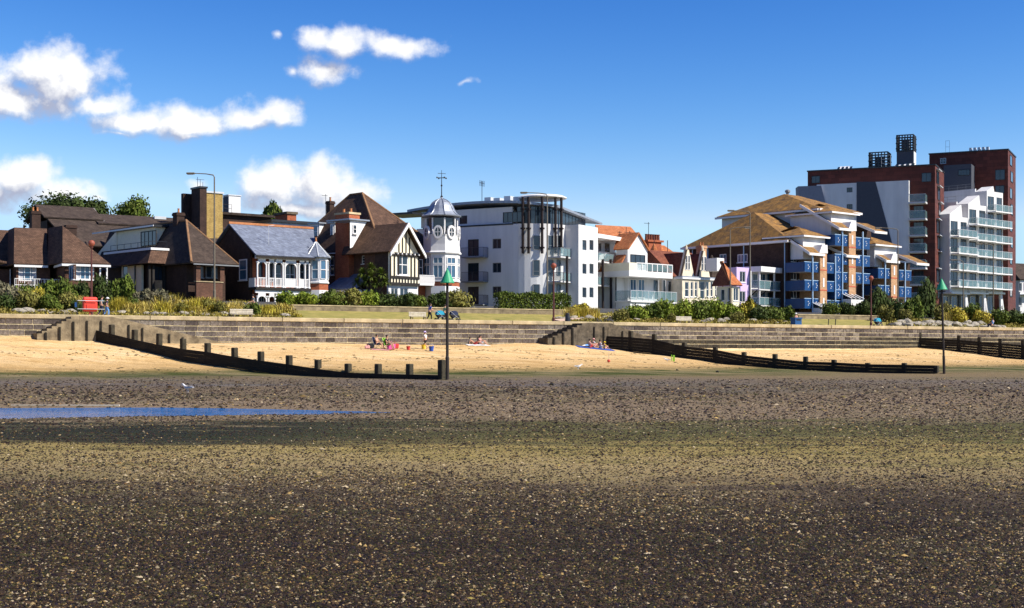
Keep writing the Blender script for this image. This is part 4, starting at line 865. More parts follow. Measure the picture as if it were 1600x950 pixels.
    # linking block with the white balcony
    p0, p1 = B.pb(655, 440, -1.2), B.pb(682, 440, -1.2); za_, zb_ = p0[2]-.2, B.pb(668, 431, -1.2)[2]
    B.box('balcony', 'white_paint', p0[0], p1[0]-.3, -1.2, 1.0, za_-.2, za_); k = MB()
    for i in range(15): x = p0[0]+(p1[0]-.3-p0[0])*i/14; k.box(x-.05, x+.05, -1.2, -1.14, za_, zb_)
    k.box(p0[0], p1[0]-.3, -1.24, -1.1, zb_, zb_+.08); B.mb(k, 'balustrade', 'white_paint')
    B.facade('f', .2, p0[0]-.6, p1[0]-.6, Z0, za_-.22, [((666, 452, 672, 466), dict(nx=1, glass='glass_blue'))], 'brick_red')
    B.box('wall', 'brick_brown', p0[0]-.5, p1[0], .5, 9, Z0, Zf(398)); B.box('roof', 'tile_dark', p0[0]-.7, p1[0]+.2, .2, 9.3, Zf(398), Zf(396))
    h = B.hole('f', .3, (655, 405, 661, 431)); B.win('f', .3, h, nx=1, nz=2)
tower()

# --- white flats with rounded corner, curved roof and disc canopy
def glass_balcony(B, a0, a1, b0, b1, z, h=1.05, slab='slab', rail='black_metal', glass='glass_teal', n=3, left=True, name='balcony', th=.18):
    o = B.box(name, slab, a0, a1, b0, b1, z-th, z)
    w = (a1-a0)/n
    for i in range(n): B.box('glass_panel', glass, a0+w*i+.03, a0+w*(i+1)-.03, b0+.02, b0+.05, z+.06, z+h-.05, o)
    if left: B.box('glass_panel', glass, a0+.02, a0+.05, b0+.08, b1-.05, z+.06, z+h-.05, o)
    k = MB().box(a0, a1, b0+.0, b0+.07, z+h-.05, z+h)
    if left: k.box(a0, a0+.07, b0+.07, b1, z+h-.05, z+h)
    for i in range(n+1): x = min(max(a0+w*i, a0+.03), a1-.03); k.box(x-.025, x+.025, b0+.005, b0+.065, z, z+h-.05)
    B.mb(k, 'handrail', rail, o); return o
def white_flats():
    B = Bd('white_flats', 'four-storey white flats with rounded corner, curved roof and disc canopy on brown columns', 'apartment block', 884, 173, 60)
    zt = B.pb(884, 352)[2]; f = [B.pb(884, y)[2] for y in (478, 440, 402)]; f = [GZ+.25, GZ+3.2, GZ+6.1, zt-.0]
    R = 4.6; ax = -.2; cyl = (ax-.0, R)      # rounded corner: centre (ax, R)
    aL = ax-R                               # left wall plane
    D = B.pa(651, 340, aL)[1]
    # left wall with its windows
    wr = [((769.5, y0, 783, y1), dict(fm='grey_metal', nx=2, sill=False)) for y0, y1 in ((373, 388.5), (410.5, 426), (447.5, 463))]
    wr += [((731, y0, 748, y1), dict(fm='dark', nx=2, sill=False)) for y0, y1 in ((374, 400), (411, 439), (448, 476))]
    B.facade('l', aL, R, D, Z0, zt, wr, 'render_white')
    B.box('wall', 'render_white', aL+.3, 10.5, 5.0, D, Z0, zt-.05)
    # curved corner
    n = 10; k = MB(); pts = [(cyl[0]-R*cos(pi/2*i/n), cyl[1]-R*sin(pi/2*i/n)) for i in range(n+1)]
    for i in range(n): (x0, y0), (x1, y1) = pts[i], pts[i+1]; k.add([(x0,y0,Z0), (x1,y1,Z0), (x1,y1,zt), (x0,y0,zt)], [(0,1,2,3)])
    B.mesh('curved_wall', 'render_white', k.v, k.f, solid=.1)
    def cwin(x0, x1, ya, yb):
        # window on the curve: find the angle whose sight column matches
        best = []
        for x in (x0, x1):
            e = 9e9; wbest = 0
            for j in range(181):
                w = pi/2*j/180; px_, py_ = cyl[0]-R*cos(w), cyl[1]-R*sin(w); Xw = B.X+px_*B.c-py_*B.s; Yw = B.Y+px_*B.s+py_*B.c; d = abs(800+FP*Xw/Yw-x)
                if d < e: e = d; wbest = w; dep = Yw
            best.append(wbest)
        w0, w1 = best; za, zb = EYE+dep*(HOR-yb)/FP, EYE+dep*(HOR-ya)/FP; k = MB(); g = MB(); m_ = 4
        P = lambda w, r, z: (cyl[0]-r*cos(w), cyl[1]-r*sin(w), z)
        for j in range(m_):
            u0, u1 = w0+(w1-w0)*j/m_, w0+(w1-w0)*(j+1)/m_
            g.add([P(u0,R+.08,za), P(u1,R+.08,za), P(u1,R+.08,zb), P(u0,R+.08,zb)], [(0,1,2,3)])
            for z0_, z1_ in ((za-.07, za), (zb, zb+.07), ((za+(zb-za)*.25), (za+(zb-za)*.25)+.05)): k.add([P(u0,R+.02,z0_), P(u1,R+.02,z0_), P(u1,R+.02,z1_), P(u0,R+.02,z1_), P(u0,R+.12,z0_), P(u1,R+.12,z0_), P(u1,R+.12,z1_), P(u0,R+.12,z1_)], BOXF)
        for u in (w0, w1):
            e = .07/R; k.add([P(u-e,R+.02,za), P(u+e,R+.02,za), P(u+e,R+.02,zb), P(u-e,R+.02,zb), P(u-e,R+.12,za), P(u+e,R+.12,za), P(u+e,R+.12,zb), P(u-e,R+.12,zb)], BOXF)
        o = B.mb(k, 'window', 'grey_metal'); B.mb(g, 'pane', 'glass', o)
    for x0, x1 in ((833, 843), (856, 863.5), (870, 875)):
        for ya, yb in ((369, 389), (407, 430), (445, 464)): cwin(x0, x1, ya, yb)
    # balconies on the left wall
    for y in (402, 440, 476):
        z = B.pa(742, y, aL)[2]; b0, b1 = B.pa(758, y, aL-.7)[1], B.pa(724, y, aL-.7)[1]
        o = B.box('balcony', 'grey_metal', aL-1.2, aL-.01, b0, b1, z-.14, z)
        B.rail([(aL-.02,b0,z), (aL-1.15,b0,z), (aL-1.15,b1,z)], 1.1, 'black_metal', 1, 1.4, .025, parent=o, infill=.14)
    # recessed front bay, projecting block, right bay
    a0, a1, a2, a3 = B.pb(884, 400)[0], B.pb(904, 400)[0], B.pb(934, 400)[0], B.pb(962, 400)[0]
    B.facade('f', .9, ax, a1, Z0, zt-.9, [((878, y0, 884, y1), dict(fm='grey_metal', nx=1, sill=False)) for y0, y1 in ((372, 399), (411, 437), (447, 474))]+[((889, y0, 900, y1), dict(fm='grey_metal', nx=2, sill=False)) for y0, y1 in ((375, 400), (413, 438), (449, 475))], 'render_white')
    w2 = [((x0, y0, x0+6.5, y1), dict(fm='grey_metal', nx=1, sill=False)) for x0 in (910, 921) for y0, y1 in ((375, 391), (412, 428), (449, 465))]
    bq = -1.9; p1, p2 = B.pb(904, 400, bq)[0], B.pb(934, 400, bq)[0]
    B.facade('f', bq, p1, p2, Z0, zt, w2, 'render_white'); B.box('wall', 'render_white', p1, p2, bq+.245, 5.2, Z0, zt-.02)
    a3 = B.pb(962, 400, .9)[0]
    B.facade('f', .9, p2, a3, Z0, zt-1.1, [((935.5, y0, 940, y1), dict(fm='grey_metal', nx=1, sill=False)) for y0, y1 in ((380, 405), (417, 440), (451, 475))]+[((945, y0, 953, y1), dict(fm='grey_metal', nx=2, sill=False)) for y0, y1 in ((380, 406), (416, 442), (452, 476))], 'render_white')
    B.box('wall', 'render_white', ax+.3, a3, 1.3, 5.0, Z0, zt-1.2)
    B.box('bay_canopy', 'white_paint', p2+.02, a3+.3, -1.3, 1.2, zt-1.1, zt-.6); B.box('bay_canopy', 'white_paint', ax+.9, p1-.02, -.8, 1.2, zt-.7, zt-.45)
    for y in (402, 440): z = B.pb(892, y, -.9)[2]; glass_balcony(B, B.pb(876, y, -.9)[0], p1-.02, -.9, .88, z, n=3, rail='grey_metal')
    for y in (409, 446): z = B.pb(948, y, -1.2)[2]; glass_balcony(B, p2+.02, B.pb(962, y, -1.2)[0], -1.2, .88, z, n=4, left=False, rail='grey_metal')
    for x, ya in ((886, 400), (899, 400), (942, 405), (954.5, 405)):
        p = B.pb(x, ya, -1.35); B.mb(MB().tube([(p[0], -1.35, Z0), (p[0], -1.35, p[2])], .16, 8), 'column', 'brown_steel')
    # penthouse under the curved roof
    zs = B.pa(760, 351, aL)[2]; zr0 = B.pa(760, 325, aL)[2]
    B.box('string_course', 'black_metal', aL-.06, aL+.2, R, D-1, zt-.08, zt+.1)
    pw = [((785.5, 331, 815, 347.5), dict(fm='black_metal', nx=4, sill=False)), ((718, 337, 730, 350), dict(fm='black_metal', nx=1, sill=False))]
    B.facade('l', aL+.25, R+.3, D-.5, zt+.1, zr0, pw, 'render_white')
    B.box('penthouse_wall', 'render_white', aL+.5, 7.0, R+1.4, D-.7, zt, zr0-.05)
    k = MB(); n = 10; r2 = R-.9; pts = [(cyl[0]-r2*cos(pi/2*i/n), cyl[1]-r2*sin(pi/2*i/n)) for i in range(n+1)]+[(7.0, cyl[1]-r2)]
    g = MB()
    for i in range(len(pts)-1):
        (x0, y0), (x1, y1) = pts[i], pts[i+1]; g.add([(x0,y0,zt+.1), (x1,y1,zt+.1), (x1,y1,zr0), (x0,y0,zr0)], [(0,1,2,3)])
        k.tube([(x0,y0,zt), (x0,y0,zr0)], .06, 5)
    for j in range(8): x = cyl[0]+.9*j; k.tube([(x, cyl[1]-r2, zt), (x, cyl[1]-r2, zr0)], .06, 5)
    o = B.mb(k, 'penthouse_glazing', 'black_metal'); B.mesh('pane', 'glass', g.v, g.f, o, solid=.02)
    B.box('parapet', 'render_white', ax, p1, .95, 1.15, zt-.9, zt+.05)
    z = zt+.3; B.mesh('awning', mat('teal_canvas', (.05, .30, .32), .8, .15), [B.pb(878, 350, 1.5), B.pb(912, 350, 1.5), B.pb(905, 341, 2.3), B.pb(884, 340, 2.3)], [(0,1,2,3)], solid=.05)
    # roof: shallow curve along b, overhanging to the right
    zz = lambda b: zr0 + .1 + .75*(1-((b-D*.55)/(D*.6))**2); k = MB(); N_ = 16; aR = B.pb(950, 337, -.5)[0]; vs = []
    for i in range(N_+1):
        b = .3+(D+.8)*i/N_; w = aL-.5 if b > R else aL-.5+((R-b)/R)**2*R; z_ = zz(max(b, 0))
        vs += [(w, b, z_), (aR, b, z_-1.2), (aR, b, z_-1.42), (w, b, z_-.3)]
    fs = []
    for i in range(N_):
        for j in range(4): fs.append((i*4+j, i*4+(j+1) % 4, i*4+4+(j+1) % 4, i*4+4+j))
    fs += [(0,1,2,3), tuple(N_*4+j for j in (3,2,1,0))]; B.mesh('roof', 'lead', vs, fs)
    B.box('roof_fin', 'black_metal', B.pa(634, 329, aL-2)[0]-1.2, aL+1, D-1.5, D+2.8, zr0-.55, zr0-.3)
    k = MB().tube([(aL+2, D*.55, zr0+.6), (aL+2, D*.55, B.pa(754, 283, aL+2)[2])], .04, 5); zA = B.pa(754, 286, aL+2)[2]
    for dx in (-.5, -.2, .2, .5): k.tube([(aL+2+dx, D*.55, zA-.4), (aL+2+dx, D*.55, zA+.3)], .03, 4)
    k.tube([(aL+1.4, D*.55, zA), (aL+2.6, D*.55, zA)], .03, 4); B.mb(k, 'aerial', 'black_metal')
    k = MB()
    for i, b in enumerate((D*.25, D*.32, D*.4, D*.47)): k.box(aL+1.6, aL+2.6, b, b+.9, zr0+.4, zr0+1.35+.15*(i % 2))
    B.mb(k, 'roof_vents', 'pale_metal')
    # disc canopy on brown columns
    c = B.pb(847, 310, 2.6); cx, cz = c[0], c[2]; Rd = 3.0
    d = B.mb(MB().lathe([(Rd-.35,-.16),(Rd,-.04),(Rd,.08),(Rd-.4,.26)], (cx,2.6,cz), 40), 'disc_canopy', 'white')
    B.mb(MB().lathe([(Rd-.7,-.03),(Rd-.7,.0)], (cx,2.6,cz-.20), 40), 'soffit', 'pale_metal', d)
    for x, bb in ((817, 5.2), (826, 3.0), (847, .2), (868, -.35), (877, .3)):
        wv = min((pi/2*j/180 for j in range(-40, 240)), key=lambda w: abs(800+FP*(B.X+(cyl[0]-(R+.35)*cos(w))*B.c-(cyl[1]-(R+.35)*sin(w))*B.s)/(B.Y+(cyl[0]-(R+.35)*cos(w))*B.s+(cyl[1]-(R+.35)*sin(w))*B.c)-x))
        px_, bb = cyl[0]-(R+.35)*cos(wv), cyl[1]-(R+.35)*sin(wv); p = (px_, bb, EYE+(B.Y+px_*B.s+bb*B.c)*(HOR-396)/FP); k = MB().tube([(p[0], bb, p[2]), (p[0], bb, cz-.15)], .17, 8)
        for j in range(3): k.box(p[0]-.22, p[0]+.22, bb-.22, bb+.22, p[2]+.6+j*2.3, p[2]+.8+j*2.3)
        B.mb(k, 'canopy_column', 'brown_steel')
white_flats()
# --- white house with orange gable and glazed balconies
def orange_gable_house():
    B = Bd('orange_roofed_white_house', 'white house with orange tiled gable, white first-floor terrace and glass balustrade', 'house', 981, 181, 44)
    zg = B.pb(996, 364)[2]; zl = B.pb(981, 389)[2]; c = B.pb(996.5, 364)[0]; a1 = 2*c; L = B.pa(960, 388, 0)[1]
    B.mesh('roof', 'tile_orange', [(-.15,-.25,zl), (c,-.25,zg), (a1+.15,-.25,zl-.0), (-.15,L,zl), (c,L+1,zg), (a1+.15,L,zl)], [(0,1,4,3), (1,2,5,4)], solid=.18)
    zb = B.pb(990, 425, -.2)[2]
    k = [(0,0,Z0), (a1,0,Z0), (a1,0,zl), (c,0,zg-.1), (0,0,zl)]; h = B.hole('f', -.04, (985.5, 398, 1008, 412))
    B.mesh('gable_wall', 'render_white', [(p[0], y, p[2]) for y in (.02, L-.3) for p in k], [(0,1,2,3,4), (9,8,7,6,5), (0,5,6,1), (1,6,7,2), (2,7,8,3), (3,8,9,4), (4,9,5,0)])
    B.win('f', -.12, h, fm='black_metal', nx=3, sill=False)
    # wide lower storeys under the terrace
    q = -2.4; t0, t1 = B.pb(983, 425, q)[0], B.pb(1051, 430, q)[0]; z1, z0 = B.pb(1010, 424, q)[2], B.pb(1010, 433, q)[2]
    B.box('terrace_slab', 'white_paint', t0, t1, q, 3, z0, z1); n = 7; w = (t1-t0-1.5)/n
    zh = B.pb(1030, 413, q)[2]
    for i in range(n): B.box('glass_panel', 'glass_teal', t0+1.5+w*i+.06, t0+1.5+w*(i+1)-.06, q+.05, q+.09, z1+.1, zh-.05)
    k = MB().box(t0+1.5, t1, q+.02, q+.12, zh-.05, zh+.06)
    for i in range(n+1): k.box(t0+1.5+w*i-.06, t0+1.5+w*i+.06, q+.02, q+.12, z1, zh)
    B.mb(k, 'handrail', 'white_paint'); B.box('parapet', 'cream', t0, t0+1.48, q, q+.15, z1, zh); B.box('parapet', 'cream', t0, t0+.15, q+.15, 2, z1, zh)
    B.facade('f', .1-.06, a1+.02, t1, Z0, z0-.02, [((1021, 437, 1030, 468), dict(nx=1, sill=False)), ((1036, 437, 1041, 468), dict(nx=1, sill=False)), ((1044, 439, 1052, 468), dict(nx=1))], 'render_white')
    for r in ((985, 436, 995, 466), (998, 436, 1008, 466)): h = B.hole('f', -.16, r); B.win('f', -.16, h, fm='white_paint', nx=2, sill=False, glass='glass_blue', fw=.1)
    B.box('wall', 'render_white', a1, t1-.2, .35, 9, Z0, z0-.05)
    g0, g1 = B.pb(983, 462, q)[0], B.pb(1055, 462, q)[0]; zg0 = B.pb(1020, 471, q)[2]
    glass_balcony(B, g0, g1, q-.3, .0, zg0, 1.3, 'render_white', 'pale_metal', n=8); B.box('base_wall', 'render_white', g0+.1, g1-.2, q-.1, -.05, Z0, zg0-.19)
    # lower left wing with steep orange roof
    l0 = B.pa(957, 440, -1.3)[1]; zt, zb2 = B.pb(965, 404, 2)[2], B.pb(978, 425, 0)[2]
    B.box('wall', 'render_white', -1.6, -.02, .6, 7, Z0, zb2-.1); B.mesh('wing_roof', 'tile_orange', [(-1.9,.3,zb2-.2), (-.02,.3,zb2+2.2), (-.02,7,zb2+2.2), (-1.9,7,zb2-.2)], [(0,1,2,3)], solid=.15)
    B.box('downpipe', 'black_metal', -1.75, -1.62, .45, .58, Z0, zb2-.15)
    k = MB()
    for i, x in enumerate((973, 983, 988)): p = B.pb(x, 358, L); k.tube([(p[0], L+.5, zg-1), (p[0], L+.5, p[2]-.2+.5*(i == 1))], .04, 5); k.tube([(p[0]-.4, L+.5, p[2]-.4), (p[0]+.4, L+.5, p[2]-.4)], .03, 4)
    B.mb(k, 'aerial', 'black_metal')
    # long red roof behind
    z2 = B.pb(960, 355, L+4)[2]; B.mesh('rear_roof', 'tile_orange', [B.pb(936, 368, L+1), B.pb(1000, 372, L+1), B.pb(985, 355, L+5), B.pb(930, 352, L+5)], [(0,1,2,3)], solid=.15); B.box('wall', 'render_white', B.pb(938, 368, L+1)[0], c, L+1.2, L+6, Z0, zl-.2)
orange_gable_house()
def spire_house():
    B = Bd('spired_house', 'old house with red and black witch-hat turrets and a tall cluster chimney', 'house', 1030, 192, 34)
    zt = B.pb(1022, 379, 0)[2]; ze = B.pb(1022, 414, 0)[2]; p = B.pb(1022, 400, 1.2)[0]
    t = B.mb(MB().lathe([(1.5,0),(1.4,.3),(.05,zt-ze)], (p,1.2,ze), 8), 'red_spire', 'tile_orange'); B.mb(MB().tube([(p,1.2,zt-.1), (p,1.2,zt+1.2)], .05, 5), 'finial', 'black_metal', t)
    p2 = B.pb(1043, 410, 1.2)[0]; z3 = B.pb(1041, 388, 1.2)[2]; t = B.mb(MB().lathe([(1.4,0),(1.25,.4),(.05,z3-ze)], (p2,1.2,ze-.4), 8), 'black_spire', 'tile_dark'); B.mb(MB().tube([(p2,1.2,z3-.5), (p2,1.2,z3+1.1)], .05, 5), 'finial', 'black_metal', t)
    B.box('wall', 'stone_cream', p-1.6, p2+1.4, .2, 10, Z0, ze); B.mb(MB().lathe([(1.3,0),(1.3,ze-Z0)], (p2,1.2,Z0), 8), 'turret', 'stone_cream')
    a0, a1 = B.pb(1011, 392, 5)[0], B.pb(1036, 392, 5)[0]; zc, zd = B.pb(1022, 378, 5)[2], B.pb(1022, 369, 5)[2]
    k = MB().box(a0+.3, a1-.3, 5, 6.2, ze, zc).box(a0, a1, 4.8, 6.4, zc, zc+.25); c = B.mb(k, 'chimney', 'brick_red')
    for i in range(6): x = a0+.35+(a1-a0-.7)*i/5; B.mb(MB().lathe([(.2,0),(.17,.7),(.22,.85)], (x, 5.6, zc+.25), 8), 'chimney_pot', 'tile_red', c)
    x = B.pb(1014, 360, 5.5)[0]; k = MB().tube([(x,5.6,zc), (x,5.6,B.pb(1014, 347, 5.5)[2])], .04, 5); zA = B.pb(1014, 349, 5.5)[2]; k.tube([(x-.8,5.6,zA), (x+.2,5.6,zA)], .03, 4); B.mb(k, 'aerial', 'black_metal')
    r0, r1 = B.pb(1038, 393, 6)[0], B.pb(1066, 393, 6)[0]; B.hip('roof', 'tile_orange', r0-6, r1, 3, 11, ze-.02, B.pb(1050, 385, 7)[2], hl=1, hr=2.5)
spire_house()
def twin_gables():
    B = Bd('twin_gabled_villas', 'pair of cream Victorian villas with narrow steep gables and bay windows', 'house', 1064, 187, 42)
    zb = B.pb(1085, 434)[2]; a1 = B.pb(1121, 434)[0]; zr = B.pb(1075, 396, 5)[2]
    B.hip('roof', 'tile_red', -1.2, a1+.4, .3, 9, zb, zr, hl=.0, hr=.4); B.box('wall', 'stone_cream', -.9, a1, .35, 8.6, Z0, zb-.05)
    for x0, xa, x1, ya in ((1063, 1074.5, 1085, 390), (1089, 1099, 1109.5, 392)):
        l, r, c = B.pb(x0, 434, -.1)[0], B.pb(x1, 434, -.1)[0], B.pb(xa, ya, -.1); z1 = B.pb(xa, 406, -.1)[2]; zt = c[2]; m_ = (l+r)/2
        v = [(l,-.1,zb-.1), (r,-.1,zb-.1), (r,-.1,zb+.1), (m_+.3,-.1,zt), (m_-.3,-.1,zt), (l,-.1,zb+.1)]
        g = B.mesh('gable', 'stone_cream', v+[(p[0], .25, p[2]) for p in v], [(0,1,2,3,4,5), (11,10,9,8,7,6)]+[(i, (i+1) % 6, 6+(i+1) % 6, 6+i) for i in range(6)])
        B.mesh('gable_roof', 'tile_red', [(l-.05,.26,zb), (m_,.26,zt-.4), (r+.05,.26,zb), (l-.05,5,zb), (m_,5,zt-.4), (r+.05,5,zb)], [(0,1,4,3), (1,2,5,4)], g, solid=.12)
        B.mesh('verge', 'tile_dark', [(l-.06,-.16,zb+.1), (m_-.34,-.16,zt), (m_-.1,-.16,zt), (l+.22,-.16,zb+.1)], [(0,1,2,3)], g, solid=.1)
        for d in (-.28, .28): B.win('f', -.22, (m_+d-.2, m_+d+.2, zb+1.0, zb+2.9), nx=1, nz=2, sill=False, parent=g, fw=.06)
        B.mb(MB().lathe([(.12,0),(.16,.2),(.04,.7)], (m_, .08, zt), 8), 'finial', 'stone_cream', g)
    # bays
    q = -1.3; l, r = B.pb(1066, 440, q)[0], B.pb(1121, 440, q)[0]; z1 = B.pb(1090, 437, q)[2]
    wins = [((x0, 440, x1, 464), dict(nx=1, nz=2, fw=.09)) for x0, x1 in ((1070, 1076.5), (1079, 1083.5), (1085.5, 1090), (1103.5, 1108), (1110, 1114), (1117, 1120))]+[((1094, 440, 1101, 467), dict(nx=1, nz=2, sill=False))]
    B.facade('f', q, l, r, Z0, z1, wins, 'stone_cream'); B.box('bay_wall', 'stone_cream', l, r, q+.26, .33, Z0, z1-.02); B.box('cornice', 'white_paint', l-.15, r+.15, q-.2, .0, z1, z1+.22); B.box('bay_roof', 'lead', l, r, q-.05, -.12, z1+.222, z1+.4)
    t = B.pb(1112, 420, .5)[0]; zt = B.pb(1110, 397, .5)[2]; B.mb(MB().lathe([(1.35,0),(1.0,1.0),(.1,zt-zb)], (t+.1,.6,zb-.1), 8), 'turret_roof', 'tile_dark')
    B.chimney(B.pb(1096, 388, 4)[0], 4, zb+1, B.pb(1096, 384, 4)[2], 1.1, .9, 2, 'brick_orange')
twin_gables()
def red_roof_house():
    B = Bd('red_roofed_cottage', 'low cream house with a steep red-brown roof, right of the twin gables', 'house', 1143, 181, 40)
    ze = B.pb(1143, 446)[2]; zr = B.pb(1135, 412, 3)[2]; L = B.pa(1118, 446, 0)[1]
    a1 = B.pb(1157, 446)[0]; 
    B.mesh('roof', 'tile_red', [(-.4,-.3,ze), (a1,-.3,ze), (a1-.9,2.2,zr), (.35,2.2,zr), (-.4,L+.3,ze), (.35,L-1.0,zr), (a1,L+.3,ze)], [(0,1,2,3), (4,0,3,5), (3,2,6,5)], solid=.15)
    B.mesh('lit_hip', 'tile_orange', [(-.45,-.36,ze+.06), (a1,-.36,ze+.06), (a1-.95,2.1,zr+.06), (.3,2.1,zr+.06)], [(0,1,2,3)], solid=.05)  # sunlit look of the front slope put in as a brighter orange sheet
    B.facade('f', 0, 0, a1-.2, Z0, ze-.1, [((1146, 450, 1154, 470), dict(nx=2))], 'cream'); B.facade('l', 0, .0, L-.2, Z0, ze-.1, [((1137, 449, 1141, 470), dict(nx=1)), ((1126, 452, 1132, 470), dict(nx=1))], 'cream'); B.box('wall', 'cream', .3, a1-.4, .3, L-.2, Z0, ze-.12)
    k = MB().tube([(-.3,-.2,ze+.1), (.35,2.2,zr+.1)], .12, 6).tube([(.35,2.2,zr+.1), (.35,L-1.0,zr+.1)], .12, 6); B.mb(k, 'ridge_tiles', 'ridge_tile')
    p = B.pb(1133, 412, 5); B.box('roof_dormer', 'white_paint', p[0]-1.6, p[0]-.2, 5, 7, p[2]-1, p[2]+.7)
red_roof_house()
def lilac_flats():
    B = Bd('lilac_and_white_flats', 'low lilac and white flats with glass-fronted balconies before the brick gable end', 'apartment block', 1151, 190, 50)
    zt = B.pb(1160, 418)[2]; a1 = B.pb(1171, 430)[0]; a2 = B.pb(1231, 430)[0]; zr, zs = B.pb(1200, 418, -1)[2], B.pb(1200, 426, -1)[2]
    B.facade('f', 0, 0, a1, Z0, zt, [((1156, 424, 1165, 441), dict(nx=2)), ((1156, 455, 1165, 472), dict(nx=2))], 'lilac'); B.box('wall', 'lilac', .02, a1, .25, 7, Z0, zt-.02)
    B.facade('f', .3, a1+.01, a2, Z0, zr-.1, [((x0, y0, x1, y1), dict(nx=2, glass='glass_blue', sill=False, fw=.12)) for x0, x1 in ((1177, 1184), (1186, 1197), (1199, 1210)) for y0, y1 in ((427, 447), (456, 477))]+[((x0, y0, x1, y1), dict(nx=1, sill=False)) for x0, x1 in ((1214, 1224),) for y0, y1 in ((427, 448), (457, 477))], 'render_white')
    B.box('wall', 'render_white', a1+.3, a2, .56, 7, Z0, zr-.12); B.box('roof_slab', 'white_paint', a1-.0, a2+.15, -1.8, 7.1, zs, zr)
    q = -1.5; z1 = B.pb(1200, 452, q)[2]; z2 = B.pb(1200, 477, q)[2]
    glass_balcony(B, a1+.02, a2, q, .28, z1, 1.15, 'slab', 'pale_metal', n=7); glass_balcony(B, a1+.02, a2, q, .28, z2, 1.05, 'slab', 'pale_metal', n=7)
    for x in (1173, 1187, 1210, 1224): p = B.pb(x, 440, q+.15)[0]; B.box('post', 'white_paint', p-.09, p+.09, q+.1, q+.28, z2, zs-.002)
    for x in (1183, 1197, 1212): p = B.pb(x, 440, q+.3)[0]; B.mesh('brace', 'timber_black', [(p-.06,q+.3,z1-.2), (p+.06,q+.3,z1-.2), (p+.06,.2,z1-1.3), (p-.06,.2,z1-1.3)], [(0,1,2,3)], solid=.12)
lilac_flats()

